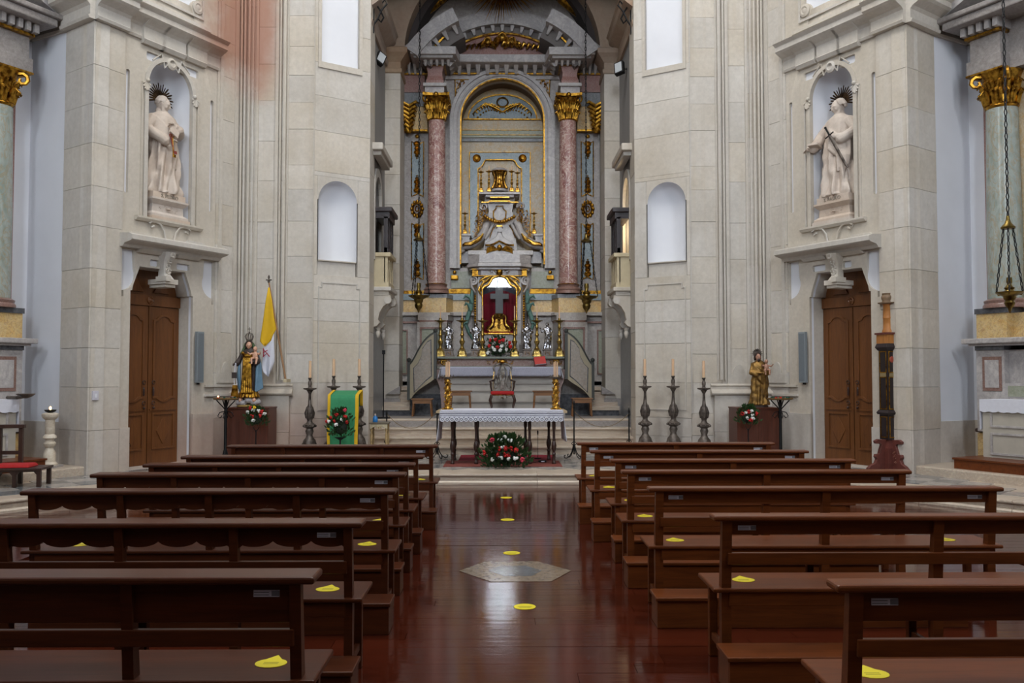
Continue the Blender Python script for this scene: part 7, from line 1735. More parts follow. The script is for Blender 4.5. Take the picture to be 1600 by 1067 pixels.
cx2, zt2 = pedestal(1151, 1219, 637, 14.75, 'reddish wooden box pedestal under the gilded man and child')
k = 15.0 / F
# left: crowned mother with child
x0 = W(388, 633, 15.0).x; t = thing('painted_statue', 'painted and gilt mother holding a child on a cloud, crowned, in blue mantle', 'statue', (x0, 15.02, zt1 + .001))
H = 1.00; b0 = .16
mb = MB().lathe([(.18, 0), (.2, .015), (.17, .04), (.05, .05)], n=20); mb.build('base', m_plain('dull_gold_base', hx(140, 116, 64), .5), t, smooth=40)
mb = MB()
for j in range(9): a = j * .7; mb.ball((.15 * math.cos(a), .08 * math.sin(a) - .02, .09 + .03 * math.sin(j * 2)), (.075, .065, .055), 10, 7)
remeshed(mb, 'cloud', CLOUDM, t, .012, 2)
for j in (-.11, .0, .12): 
    mb = MB(); fig_head(mb, (j, -.10, .12 + .02 * (j == 0)), .042); remeshed(mb, 'cherub_head', SKIN, t, .006, 1)
AR = [dict(pts=[(-.11, 0, .76), (-.17, -.03, .64), (-.20, -.10, .60)], r=(.045, .04, .028)), dict(pts=[(.11, 0, .76), (.17, -.03, .64), (.10, -.13, .62)], r=(.045, .04, .03), thumb=-1)]
mb = fig_body(H, AR, 5, .95, .02, 9, .12, cloak=False); mb.xf(lambda p: p + Vector((0, 0, b0))); remeshed(mb, 'robe', DKROBE, t, .010, 1)
def shell(path, w0, mat, nm, th=.02, r=.03):
    mb = MB(); mb.tube(path, r, 8); return remeshed(mb, nm, mat, t, .009, 2)
mb = MB()
for j in range(5): xj = (j - 2) * .028; mb.tube([(xj * 1.1, -.095, b0 + .76), (xj, -.125, b0 + .55), (xj * 1.2, -.135, b0 + .30), (xj * 1.4, -.15, b0 + .08)], [.02, .024, .024, .028], 8)
mb.tube([(-.10, -.07, b0 + .78), (-.04, -.11, b0 + .72), (.04, -.11, b0 + .72), (.10, -.07, b0 + .78)], .03, 8); 
for j in range(9): a = PI + j * PI / 8; mb.tube([(.12 * math.cos(a), .11 * math.sin(a), b0 + .12), (.16 * math.cos(a), .14 * math.sin(a), b0 + .0)], [.03, .04], 8)
remeshed(mb, 'gilt_scapular', GOLD, t, .009, 1)
for s in (-1, 1):
    mb = MB()
    for j in range(7): a = j / 6; mb.tube([(s * (.11 + .01 * a), .02 + .05 * a, b0 + .80), (s * (.155 + .02 * a), -.04 + .08 * a, b0 + .60), (s * (.15 + .05 * a), -.06 + .08 * a, b0 + .34), (s * (.13 + .10 * a * (1 if s > 0 else .4)), -.05 + .06 * a, b0 + .10 + .06 * a)], [.022, .026, .028, .02], 8)
    remeshed(mb, 'blue_mantle', BLUEC, t, .010, 1)
mb = MB()
for j in range(9): a = math.radians(180 + 180 * j / 8); mb.tube([(.055 * math.cos(a), .0 - .05 * math.sin(a), b0 + .95), (.085 * math.cos(a), -.06 * math.sin(a), b0 + .86), (.13 * math.cos(a), -.05 * math.sin(a) - .02, b0 + .76)], .025, 8)
remeshed(mb, 'green_veil', DKGREEN, t, .009, 1)
mb = MB(); rt = Matrix.Rotation(math.radians(15), 3, 'Z') @ Matrix.Rotation(math.radians(12), 3, 'X'); fig_head(mb, (0, -.02, b0 + .91), .062, 0, rot=rt); remeshed(mb, 'face', SKIN, t, .0055, 1)
mb = MB(); fig_hair(mb, (0, -.01, b0 + .915), .066, rt, True); remeshed(mb, 'hair', HAIR, t, .007, 1)
def child(parent, c, sc, nm='child_figure'):
    mb = MB(); c = Vector(c)
    fig_head(mb, c + Vector((.0, 0, .15)) * sc, .045 * sc, rot=Matrix.Rotation(math.radians(-10), 3, 'Z')); mb.ball(c + Vector((0, 0, .03)) * sc, (.05 * sc, .042 * sc, .075 * sc), 12, 8)
    for s in (-1, 1):
        p = [c + Vector((s * .045, 0, .07)) * sc, c + Vector((s * .09, -.03, .05)) * sc, c + Vector((s * .11, -.06, .08)) * sc]; mb.tube(p, [.02 * sc, .017 * sc, .012 * sc], 8); hand(mb, p[-1], (p[-1] - p[-2]).normalized(), .4 * sc)
        mb.tube([c + Vector((s * .03, 0, -.02)) * sc, c + Vector((s * .05, -.07, -.03)) * sc, c + Vector((s * .04, -.08, -.11)) * sc, c + Vector((s * .04, -.10, -.12)) * sc], [.028 * sc, .024 * sc, .016 * sc, .014 * sc], 8)
    return remeshed(mb, nm, SKIN, parent, .006 * sc, 1)
child(t, (.13, -.10, b0 + .70), .95)
mb = MB().lathe([(.052, 0), (.055, .015), (.05, .03)], (0, -.01, b0 + .985), 16)
for j in range(6): a = j * PI / 3; mb.tube([(.05 * math.cos(a), -.01 + .05 * math.sin(a), b0 + 1.0), (.075 * math.cos(a), -.01 + .075 * math.sin(a), b0 + 1.06), (.05 * math.cos(a), -.01 + .05 * math.sin(a), b0 + 1.11), (0, -.01, b0 + 1.11)], .007, 5)
mb.ball((0, -.01, b0 + 1.13), .016, 8, 6); mb.tube([(0, -.01, b0 + 1.13), (0, -.01, b0 + 1.22)], .006, 5); mb.tube([(-.03, -.01, b0 + 1.19), (.03, -.01, b0 + 1.19)], .006, 5)
mb.build('crown', PEWTER, t, smooth=60)
sc_ = thing('hanging_scapulars', 'cloth scapular on white cords hanging from the crowned figure\'s hand', 'scapular', tuple(Vector(t.location)))
mb = MB().tube([(-.20, -.13, b0 + .60), (-.215, -.14, b0 + .42), (-.21, -.14, b0 + .22)], .006, 5); mb.tube([(-.19, -.13, b0 + .60), (-.185, -.14, b0 + .42), (-.16, -.14, b0 + .22)], .006, 5); mb.build('cords', LINEN, sc_)
MB().bx(-.25, -.17, -.16, -.14, b0 + .34, b0 + .44).build('dark_tab', DKROBE, sc_); MB().plate([(-.26, b0 + .04), (-.13, b0 + .0), (-.15, b0 + .22), (-.23, b0 + .22)], [], -.17, -.15).build('gilt_tab', GOLD, sc_)
# right: man in gilded robe with child
x0 = W(1187, 636, 15.0).x; t = thing('painted_statue', 'gilded robed man carrying a child, silver halo, on the right pedestal', 'statue', (x0, 15.02, zt2 + .001)); H = .90
MB().lathe([(.15, 0), (.15, .03), (.13, .035)], n=18).build('base', DKROBE, t, smooth=40)
mb = fig_body(H, [dict(pts=[(-.11, 0, .76), (-.17, -.03, .63), (-.02, -.15, .62)], r=(.05, .045, .03)), dict(pts=[(.11, 0, .76), (.18, -.03, .64), (.08, -.14, .64)], r=(.05, .045, .03), thumb=-1)], 9, 1.2, .0, 8, .15); mb.xf(lambda p: p + Vector((0, 0, .035))); remeshed(mb, 'gilt_robe', m_metal('dull_gilt_robe', hx(158, 122, 64), hx(76, 54, 30), .42, 9, .3, .7), t, .010, 1)
mb = MB(); rt = Matrix.Rotation(math.radians(12), 3, 'Z'); fig_head(mb, (-.02, -.02, .035 + .93 * H), .056, .25, rot=rt); remeshed(mb, 'face', m_plain('darker_painted_skin', hx(170, 128, 106), .5), t, .0055, 1)
mb = MB(); fig_hair(mb, (-.02, -.01, .035 + .935 * H), .06, rt, True); mb.ball((-.02, -.065, .035 + .93 * H - .055), (.03, .02, .03), 8, 6); remeshed(mb, 'hair', HAIR, t, .007, 1)
child(t, (.10, -.10, .035 + .70 * H), .85).data.materials[0] = MATS['darker_painted_skin']
mb = MB(); hc = Vector((-.02, .02, .035 + 1.0 * H)); mb.plate([(hc.x + x, hc.z + z) for x, z in arc(0, 0, .075, 0, 342, 19)], [], hc.y, hc.y + .008)
for j in range(16): a = j * PI / 8; mb.tube([hc + Vector((.05 * math.cos(a), -.005, .05 * math.sin(a))), hc + Vector((.088 * math.cos(a), -.005, .088 * math.sin(a)))], .006, 4)
mb.build('halo', PEWTER, t, smooth=50)
# bouquets fixed before the pedestals
def ped_bouquet(px, py, lst, label, s):
    Y = 14.5; b, fl_ = pxf(lst, (px, py, 0), Y, .036); t = bouquet('pedestal_bouquet', label, (b.x, Y, b.z), .40, .34, fl_, .12, 12 + s, 300, .055)
    st = thing('flower_stand', 'thin dark stand carrying the flowers before the %s pedestal' % ('left' if s == 0 else 'right'), 'stand', (b.x, Y, FLOORZ + .0025)); hh = b.z - FLOORZ - .004
    MB().tube([(0, 0, .02), (0, 0, hh - .06)], .010, 8).build('pole', IRON, st); MB().tube([(-.05, 0, hh - .01), (0, 0, hh - .1), (.05, 0, hh - .01)], .007, 6).build('fork', IRON, st); MB().lathe([(.12, 0), (.12, .015), (.03, .025)], n=16).build('base', IRON, st)
ped_bouquet(400, 666, [(388, 644, 'w'), (397.5, 641, 'w'), (405.5, 642, 'w'), (398.5, 657, 'w'), (415, 647, 'w'), (395.5, 650, 'r'), (393, 637, 'r'), (411, 643, 'r'), (408, 649, 'r'), (399.5, 636.5, 'y')], 'round bunch of white, red and yellow flowers before the left pedestal', 0)
ped_bouquet(1169, 664, [(1163.5, 645, 'w'), (1173, 642, 'w'), (1164.5, 653, 'w'), (1174, 649, 'w'), (1174, 654, 'w'), (1158, 646, 'r'), (1168, 643, 'r'), (1180, 646, 'r'), (1170.5, 656, 'r')], 'bunch of white flowers with small red ones before the right pedestal', 1)
# votive light stands
def votive(px, label, s):
    Y = 14.35; b = W(px, 622, Y); cw = 19.5 * Y / F; t = thing('votive_stand', label, 'candle stand', (b.x, Y, FLOORZ + .0025)); h = b.z - FLOORZ
    MB().tube([(0, 0, .0), (0, 0, h - .03)], .026, 8).build('post', IRON, t)
    MB().lathe([(cw * .9, h - .03), (cw, h - .015), (cw, h), (cw * .9, h - .012)], n=24).build('tray', m_plain('brass_tray', hx(110, 84, 44), .4), t, smooth=40)
    for a in (0, 1, 2, 3):
        ca, sa = math.cos(a * PI / 2), math.sin(a * PI / 2); MB().tube([(0, 0, h - .2), (ca * cw * .75, sa * cw * .75, h - .035)], .01, 6).build('brace', IRON, t); MB().tube([(ca * x, sa * x, z) for x, z in ((.02, h - .22), (.10, h - .24), (.13, h - .30), (.09, h - .33), (.06, h - .29))], .008, 5).build('scroll', IRON, t, smooth=50)
        MB().tube([(ca * x, sa * x, z) for x, z in ((.02, .25), (.06, .1), (.16, .02), (.22, .06), (.18, .1))], .010, 5).build('foot_scroll', IRON, t, smooth=50)
    for j in range(7):
        a = j * .9 + .3; c = (cw * .65 * math.cos(a), cw * .65 * math.sin(a), h - .012); lit = (s < 0 and j == 4)
        MB().lathe([(.018, 0), (.022, .02), (.020, .03)], c, 10).build('votive_cup', m_plain('red_votive_glass', hx(190, 40, 26), .2) if (j % 3 == 1 or lit) else m_plain('green_votive_glass', hx(30, 70, 54), .2), t, smooth=40)
        if lit: MB().ball((c[0], c[1], c[2] + .035), (.012, .012, .016), 8, 6).build('flame', FLAME, t, smooth=60)
votive(353, 'black iron votive stand with lit red cup left of the left pedestal', -1); votive(1219, 'black iron votive stand with red cup right of the right pedestal', 1)
# ---------------------------------------------------------------- flag on its pole
Yf = 15.25; a_ = W(420, 440, Yf); b_ = W(446, 592, Yf)
fp = thing('flagpole', 'thin slanting wooden flagpole leaning on the ledge of the left wall', 'flagpole', (b_.x, Yf, b_.z))
MB().tube([(0, 0, 0), tuple(Vector((a_.x - b_.x, 0, a_.z - b_.z)))], [.018, .014], 8).build('pole', m_wood('pale_pole', hx(170, 130, 92), hx(130, 92, 62), 1, .5, 'Z'), fp, smooth=50)
mb = MB(); e = Vector((a_.x - b_.x, 0, a_.z - b_.z)); mb.ball(e, .025, 8, 6); mb.lathe([(.01, 0), (.03, .02), (.008, .04), (.022, .08), (.003, .12)], tuple(e), 8); mb.tube([e + Vector((-.05, 0, .03)), e + Vector((.05, 0, .03))], .012, 6); mb.build('finial', PEWTER, fp, smooth=50)
MB().bx(-.03, .03, -.03, .25, -.06, .0).build('socket', CREAM, fp)
fg = thing('flag', 'yellow and white flag with a red emblem hanging in folds from the slanting pole', 'flag', (a_.x, Yf - .03, a_.z))
def fp_(x, y, d): w_ = W(x, y, Yf - .03 - d); return (w_.x - a_.x, w_.y - (Yf - .03), w_.z - a_.z)
def cloth(lft, rgt, mat, nm, amp=.025, n=12, ph=0):
    m_ = len(lft); vs = []; fs = []
    for r_ in range(m_):
        for i in range(n + 1):
            tt = i / n; x = lft[r_][0] + (rgt[r_][0] - lft[r_][0]) * tt; y = lft[r_][1] + (rgt[r_][1] - lft[r_][1]) * tt; vs.append(fp_(x, y, amp * (r_ / m_) * math.sin(tt * 9 + ph + r_ * .15) + .02))
    for r_ in range(m_ - 1):
        for i in range(n): fs.append((r_ * (n + 1) + i, r_ * (n + 1) + i + 1, (r_ + 1) * (n + 1) + i + 1, (r_ + 1) * (n + 1) + i))
    o = MB().add(vs, fs).build(nm, mat, fg, smooth=60); z = o.modifiers.new('thick', 'SOLIDIFY'); z.thickness = .008; return o
cloth([(419, 449), (415, 470), (411, 500), (408, 520), (406, 533), (409, 537), (413, 541)], [(421, 449), (425, 470), (428, 495), (432, 514), (428, 521), (424, 532), (414, 542)], YELLC, 'yellow_half')
cloth([(426, 523), (420, 535), (413, 541), (410, 560), (409, 575), (412, 582), (419, 588)], [(428, 521), (428, 533), (428.5, 545), (429, 555), (429, 565), (425, 576), (420, 588)], LINEN, 'white_half', .03, 12, 1)
mb = MB()
for pts in ([(411, 545), (417, 552), (411, 557)], [(411.5, 544), (411.5, 558)], [(417, 552), (421, 557)], [(411, 551), (418, 547)]): mb.tube([Vector(fp_(x, y, .06)) for x, y in pts], .008, 5)
mb.build('red_emblem', m_plain('red_emblem_print', hx(158, 36, 60), .7), fg)
# column loudspeakers
for s in (-1, 1):
    fr = Fr(C, D, s); u, z0 = fr.uz(313, 598, .1); _, z1 = fr.uz(313, 518, .1); x_, y_, _ = fr.w(u, .05, 0)
    t = thing('column_loudspeaker', 'slim grey column loudspeaker on the wall by the %s door' % ('left' if s < 0 else 'right'), 'loudspeaker', (x_, y_, z0), fr.ang() if s < 0 else fr.ang() - PI)
    MB().bx(-.075, .075, -.05, .01, 0, z1 - z0).build('cabinet', SPEAK, t, bevel=.006); MB().bx(-.06, .06, -.054, -.05, .03, z1 - z0 - .03).build('grille', m_plain('speaker_grille', hx(112, 120, 126), .7, var=.3, scale=200), t); MB().bx(-.02, .02, -.01, .02, -.03, 0).build('bracket', IRON, t)
fr = Fr(C, D, -1); u, z0 = fr.uz(150, 618, .06); x_, y_, _ = fr.w(u, .045, 0)
t = thing('wall_switch_plate', 'small square white plate on the left corner pillar', 'plate', (x_, y_, z0), fr.ang()); MB().bx(-.05, .05, -.012, .02, -.07, .07).build('plate', PAPER, t, bevel=.004); MB().bx(-.02, .02, -.016, -.012, -.03, .03).build('rocker', WHITE, t)
# ---------------------------------------------------------------- paschal candle holder
Yp = 13.35; b = W(1391, 738, Yp); t = thing('paschal_candlestick', 'tall painted wooden paschal candle holder on a maroon scrolled foot by the right door', 'candlestick', (b.x, Yp, FLOORZ + .002), .25)
k = Yp / F; z = lambda py: (737 - py) * k
def sqp(lst, nm, mat, bev=0): MB().loft([[(-w * k, -w * k, z_), (w * k, -w * k, z_), (w * k, w * k, z_), (-w * k, w * k, z_)] for w, z_ in lst]).build(nm, mat, t, bevel=bev)
for j in range(4):
    R_ = Matrix.Rotation(j * PI / 2, 4, 'Z')
    o_ = [(0, 0), (27, 0), (28, 6), (24, 11), (19, 14), (17, 20), (19, 24), (18, 28), (14, 28), (13, 34), (11, 42), (13, 44), (18, 44), (19, 48), (15, 51), (9, 50), (0, 50)]
    mb = MB().plate([(x * 1.5 * k, y * k) for x, y in o_], [], -.03, .03); mb.xf(lambda p: R_ @ p); mb.build('scroll_foot', MAROON, t, bevel=.006)
sqp([(12, 0), (11, z(700)), (8, z(687))], 'foot_core', MAROON)
mb = MB(); R_ = Matrix.Rotation(PI / 4 * 0, 4, 'Z'); ornament(mb, 0, z(711), -.165, .14, .26, 6, 16); mb.build('painted_foot_ornament', m_plain('faded_ornament', hx(150, 104, 84), .6), t, smooth=60)
sqp([(10, z(687)), (10, z(648))], 'lower_shaft', BLACKW); sqp([(12.5, z(648)), (13.5, z(645)), (11, z(641))], 'middle_moulding', BLACKW, .004); sqp([(10, z(641)), (10, z(546))], 'upper_shaft', BLACKW); sqp([(11, z(548)), (14, z(543)), (13, z(540)), (12, z(537))], 'upper_moulding', BLACKW, .004)
for j in range(4):
    R_ = Matrix.Rotation(j * PI / 2, 4, 'Z')
    for (y0, y1) in ((640, 589), (583, 549), (684, 651)):
        mb = MB().plate(rect(-8 * k, 8 * k, z(y0), z(y1)), [rect(-6.6 * k, 6.6 * k, z(y0) + .015, z(y1) - .015)], -10 * k - .006, -10 * k); mb.xf(lambda p: R_ @ p); mb.build('gilt_border', GOLD, t)
    mb = MB().bx(-7 * k, 7 * k, -10 * k - .007, -10 * k, z(589), z(583)); mb.xf(lambda p: R_ @ p); mb.build('gilt_plaque', m_plain('worn_gilt_plaque', hx(140, 122, 84), .6), t)
mb = MB().ball((-.02, -10 * k - .004, z(562)), (.04, .008, .05), 10, 6); mb.build('red_painted_badge', m_plain('red_badge', hx(160, 70, 50), .6), t, smooth=50)
sqp([(12, z(537)), (12, z(523))], 'orange_box', OAKW); sqp([(14, z(523)), (14, z(520))], 'orange_box_lid', MAROON)
MB().lathe([(8.5 * k, z(520)), (8.5 * k, z(517)), (7 * k, z(514)), (6.8 * k, z(498)), (7.4 * k, z(497)), (7 * k, z(495)), (6.5 * k, z(477)), (8 * k, z(475))], n=24).build('round_shaft', OAKW, t, smooth=40)
MB().lathe([(8 * k, z(475)), (14 * k, z(474)), (14.5 * k, z(472.5)), (8 * k, z(472)), (7.5 * k, z(470)), (9 * k, z(466)), (9 * k, z(463)), (7.5 * k, z(461)), (8 * k, z(458))], n=24).build('painted_socket', m_plain('faded_painted_socket', hx(128, 104, 80), .6, var=.3, scale=24), t, smooth=40)
# ---------------------------------------------------------------- pews
def pew(row, y0, xin, xout, s, nposts, scallop, label, board=.10, kneel=True):
    "y0: plane of the back posts; xin / xout: distance of its ends from the axis; s: side"
    mat = PEWL if s < 0 else PEWR
    L = xout - xin; t = thing('pew', label, 'bench', (s * (xin + xout) / 2, y0, 0), 0, 'pews'); hx_ = L / 2
    def bx(nm, x0, x1, ya, yb, z0, z1, par=t, m=mat, bev=.004): return MB().bx(x0, x1, ya, yb, z0, z1).build(nm, m, par, bevel=bev)
    bx('top_rail', -hx_ - .05, hx_ + .05, -.055, .115 if s < 0 else .065, .84, .87, bev=.010)
    n = 60
    if scallop:
        top = [(-hx_ + .02, .838), (hx_ - .02, .838)]; low = []
        m = nposts - 1
        for i in range(n * 2 + 1):
            u = i / (n * 2); x = hx_ - .02 - (2 * hx_ - .04) * u; f = (u * m) % 1.0; low.append((x, .838 - board + .030 - .030 * abs(math.sin(f * PI * 3)) ** .6 - (.022 if f < .06 or f > .94 else 0)))
        MB().plate(top + low, [], -.018, .012).build('back_board', mat, t)
    else: bx('back_board', -hx_ + .02, hx_ - .02, -.018, .012, .838 - board, .838)
    for i in range(nposts):
        x = -hx_ + .025 + (2 * hx_ - .05) * i / (nposts - 1); w = .022 if nposts > 3 else .027
        mb = MB().add([(x - w, -.01, 0), (x + w, -.01, 0), (x + w, .05, 0), (x - w, .05, 0), (x - w, -.01, .45), (x + w, -.01, .45), (x + w, .05, .45), (x - w, .05, .45), (x - w, -.045, .84), (x + w, -.045, .84), (x + w, -.002, .84), (x - w, -.002, .84)], [(3, 2, 1, 0), (8, 9, 10, 11), (0, 1, 5, 4), (1, 2, 6, 5), (2, 3, 7, 6), (3, 0, 4, 7), (4, 5, 9, 8), (5, 6, 10, 9), (6, 7, 11, 10), (7, 4, 8, 11)])
        mb.build('post', mat, t)
    bx('middle_rail', -hx_ + .03, hx_ - .03, -.035, -.005, .60, .665)
    if board > .14: pass
    bx('seat', -hx_ - .05, hx_ + .05, -.03, .36, .445, .47, bev=.008)
    bx('seat_apron', -hx_ + .04, hx_ - .04, -.02, .0, .37, .445); bx('seat_apron', -hx_ + .04, hx_ - .04, .31, .33, .37, .445)
    for i in (0, nposts // 2, nposts - 1):
        x = -hx_ + .025 + (2 * hx_ - .05) * i / (nposts - 1)
        bx('leg', x - .024, x + .024, .29, .335, 0, .445); bx('stretcher', x - .014, x + .014, .05, .29, .10, .14)
    if kneel:
        bx('kneeler_top', -hx_ - .06, hx_ * (.7 if s > 0 else .86), -.36, -.11, .175, .20, bev=.006) if s > 0 else bx('kneeler_top', -hx_ * .86, hx_ + .06, -.36, -.11, .175, .20, bev=.006)
        a, b = (-hx_ - .05, hx_ * .68) if s > 0 else (-hx_ * .84, hx_ + .05)
        bx('kneeler_front', a, b, -.35, -.33, 0, .175); bx('kneeler_rear', a, b, -.14, -.12, 0, .175); bx('kneeler_end', a, a + .02, -.33, -.14, 0, .175); bx('kneeler_end', b - .02, b, -.33, -.14, 0, .175)
    # paper tag screwed on the back board, near the aisle on both sides and at the outer end on the right
    ends = [(-s * (hx_ - .14))]
    if s > 0: ends.append(hx_ - .14)
    for x in ends:
        tg = bx('name_tag', x - .05, x + .05, -.022, -.018, .788, .814, m=PAPER, bev=0); tg['label'] = 'small white tag'
        MB().bx(x + .02 * 1, x + .05, -.0235, -.022, .791, .811).build('printed_square', PRINT, tg); 
        for j in range(2): MB().bx(x - .048, x + .010, -.0235, -.022, .794 + j * .01, .797 + j * .01).build('printed_line', PRINT, tg)
    def sticker(x, y):
        pts = [(x + .065 * math.cos(a), y + .055 * math.sin(a)) for a in [math.radians(d) for d in range(120, 421, 20)]] + [(x + .005, y + .10)]
        k_ = MB().plate(pts, [], .4702, .472, lambda a, b, d: (a, b, d)).build('seat_sticker', STICK, t); k_['label'] = 'yellow drop-shaped sticker'
        MB().bx(x - .03, x + .03, y - .012, y - .008, .472, .4724).build('printed_line', m_dark, k_); MB().bx(x - .03, x + .03, y + .004, y + .008, .472, .4724).build('printed_line', m_dark, k_)
    sticker(-s * (hx_ - .17), .17)
    if row in (2, 3, 5): sticker(s * (hx_ - .25), .17)
    return t
m_dark = m_plain('dark_print', hx(120, 112, 30), .6)
ORD = ['nearest', 'second', 'third', 'fourth', 'fifth', 'sixth', 'seventh and farthest']
LR = [(3.42, .775, 3.42), (4.64, .79, 3.25), (5.9, .77, 3.18), (6.88, .815, 3.18), (7.63, .82, 3.08), (8.36, .805, 3.02), (9.6, .76, 2.98)]
RR = [(3.27, 1.29, 3.75), (4.83, 1.216, 3.62), (6.02, 1.06, 3.42), (7.07, 1.02, 3.28), (7.98, 1.04, 3.2), (8.92, .95, 3.1), (9.93, .905, 3.07)]
for i, (y, a, b) in enumerate(LR):
    pew(i + 1, y, a, b, -1, 5, i > 0, ('%s dark wooden pew from the camera, left of the aisle, %s' % (ORD[i], 'scalloped back board' if i > 0 else 'plain deep back board')), .10 if i else .15)
for i, (y, a, b) in enumerate(RR):
    pew(i + 1, y, a, b, 1, 3, False, '%s reddish wooden pew from the camera, right of the aisle, plain back board' % ORD[i], .075 if i else .11)
# round stickers down the aisle
for j, (px, py) in enumerate(((820, 948), (799.5, 864), (793, 812), (791, 777.5))):
    p = floor_at(px, py); r = .078
    t = thing('floor_sticker', 'round yellow distance sticker on the aisle floor, %s from the camera' % ('nearest', 'second', 'third', 'fourth')[j], 'sticker', (p.x, p.y, .0008), 0, 'aisle stickers')
    MB().lathe([(r, 0), (r, .0012)], n=28).build('disc', STICK, t); MB().bx(-.05, .05, -.004, .004, .0012, .0016).build('printed_line', m_dark, t); MB().bx(-.04, .04, -.03, -.022, .0012, .0016).build('printed_line', m_dark, t)

# ---------------------------------------------------------------- side chapels: altar fronts, cut by the frame
for s in (-1, 1):
    sd = 'left' if s < 0 else 'right'
    fr = Fr((-10.4, 8.6), G, s); L = fr.len
    # u is measured from the far corner towards the camera
    def fb(nm, mat, par, u0, u1, d0, d1, z0, z1, bev=0):
        mb = MB().bx(L - u1, L - u0, d0, d1, z0, z1); mb.xf(lambda p: fr.w(*p)); mb.xf(lambda p: p - Vector(par.location)) if par else None
        return mb.build(nm, mat, par, bevel=bev)
    o = Vector(fr.w(L - 1.5, .3, .3))
    t = thing('side_altarpiece', 'tall columned marble side altarpiece cut by the %s edge of the picture' % sd, 'altarpiece', tuple(o))
    zf = .28
    fb('floor_%s_chapel' % sd, STEPM, None, -.02, 5.0, 0, 1.62, .1, zf, .02)['kind'] = 'structure'
    Bq = .46
    fb('plinth', MGREY, t, .46, 3.2, 0, Bq, zf, zf + .5); fb('pedestal_lower', MWHITE, t, .40, .84, 0, Bq + .08, zf + .5, 2.02)
    fb('pedestal_lower', MWHITE, t, .84, 3.3, 0, Bq - .05, zf + .5, 2.02); fb('panel_frame', MBROWN, t, .50, .80, Bq + .08, Bq + .09, 1.4, 1.92); fb('panel_field', MWHITE, t, .54, .76, Bq + .09, Bq + .095, 1.45, 1.87)
    fb('black_band', MBLACK, t, .39, .85, 0, Bq + .10, 2.02, 2.12); fb('cornice', MWHITE, t, .24, 3.3, 0, Bq + .22, 2.12, 2.20, .015); fb('cornice_bed', MWHITE, t, .32, 3.3, 0, Bq + .15, 2.085, 2.12)
    fb('yellow_die', MYELL, t, .40, .88, 0, Bq + .06, 2.20, 2.58); fb('yellow_die', MYELL, t, .88, 3.3, 0, Bq - .1, 2.20, 2.58); fb('black_slab', MBLACK, t, .38, .90, 0, Bq + .08, 2.58, 2.66)
    cu = .74; cd = .30; c = Vector(fr.w(L - cu, cd, 0)) - o
    r = .245
    def lat(nm, prof, mat, n=28, cc=c):
        MB().lathe([(r_, z_ - o.z) for r_, z_ in prof], (cc.x, cc.y, 0), n).build(nm, mat, t, smooth=40)
    c.z = 0
    lat('column_base', [(r * 1.3, 2.66), (r * 1.3, 2.70), (r * 1.2, 2.73), (r * 1.25, 2.77), (r * 1.05, 2.80)], MBROWN)
    lat('column_shaft', [(r, 2.78), (r * 1.0, 4.0), (r * .9, 5.75)], MGCOL); lat('gilt_neck_ring', [(r * .92, 5.72), (r * 1.0, 5.75), (r * .92, 5.79)], GOLD)
    fb('rear_pilaster', MROSE, t, .34, .50, 0, .14, 2.66, 6.3); fb('rear_pilaster', MOCHRE, t, .84, 1.1, 0, .2, 2.66, 6.3)
    mb = MB(); zc_ = 5.78 - o.z; hc = .50
    mb.lathe([(r * .85, 0), (r * .9, hc * .3), (r * 1.0, hc * .7), (r * 1.25, hc)], (c.x, c.y, zc_), 16)
    for row in (0, 1):
        for kk in range(8):
            a = 2 * PI * (kk + row * .5) / 8; ca, sa = math.cos(a), math.sin(a)
            for off in (-.2, 0, .2):
                ca2, sa2 = math.cos(a + off), math.sin(a + off); z0 = zc_ + row * .14
                mb.tube([(c.x + ca2 * r * .9, c.y + sa2 * r * .9, z0), (c.x + ca2 * (r + .01), c.y + sa2 * (r + .01), z0 + .13), (c.x + ca2 * (r + .06), c.y + sa2 * (r + .06), z0 + .21 - .05 * abs(off)), (c.x + ca2 * (r + .09), c.y + sa2 * (r + .09), z0 + .16)], [.03, .03, .024, .012], 5)
    for a4 in range(4):
        a = math.radians(45 + 90 * a4) + fr.ang(); ca, sa = math.cos(a), math.sin(a)
        mb.tube([(c.x + ca * (.34 + rr_ * math.cos(t_)), c.y + sa * (.34 + rr_ * math.cos(t_)), zc_ + hc - .12 + rr_ * math.sin(t_)) for t_, rr_ in [(2.2 - .75 * j, .11 * (1 - j / 11)) for j in range(9)]], [.038 - .002 * j for j in range(9)], 6)
    mb.build('gilt_capital', GOLD, t, smooth=50)
    fb('architrave', MGREY, t, .36, .92, 0, Bq + .12, 6.30, 6.52); fb('architrave_fillet', GOLD, t, .35, .93, 0, Bq + .13, 6.28, 6.31); fb('frieze_block', MGREY, t, .40, .88, 0, Bq + .08, 6.52, 6.86); fb('gilt_fillet', GOLD, t, .36, .92, 0, Bq + .16, 6.86, 6.90)
    for j in range(5): fb('modillion', MWHITE, t, .36 + j * .13, .43 + j * .13, 0, Bq + .26, 6.90, 7.04)
    fb('upper_cornice', MGREY, t, .16, 3.3, 0, Bq + .42, 7.04, 7.16, .02); fb('upper_cornice_cap', MGREY, t, .10, 3.3, 0, Bq + .48, 7.16, 7.24, .02)
    fb('rear_entablature', MGREY, t, .84, 3.3, 0, Bq - .1, 6.30, 7.04)
    mb = MB().plate([(L - .12, 7.24), (L - 2.2, 8.1), (L - 2.2, 8.3), (L - .05, 7.42)], [], 0, Bq + .4, lambda a, b, d: fr.w(a, d, b)); mb.xf(lambda p: p - o); mb.build('sloping_pediment', MWHITE, t)
    c2 = Vector(fr.w(L - .52, .2, 0)) - o; c2.z = 0
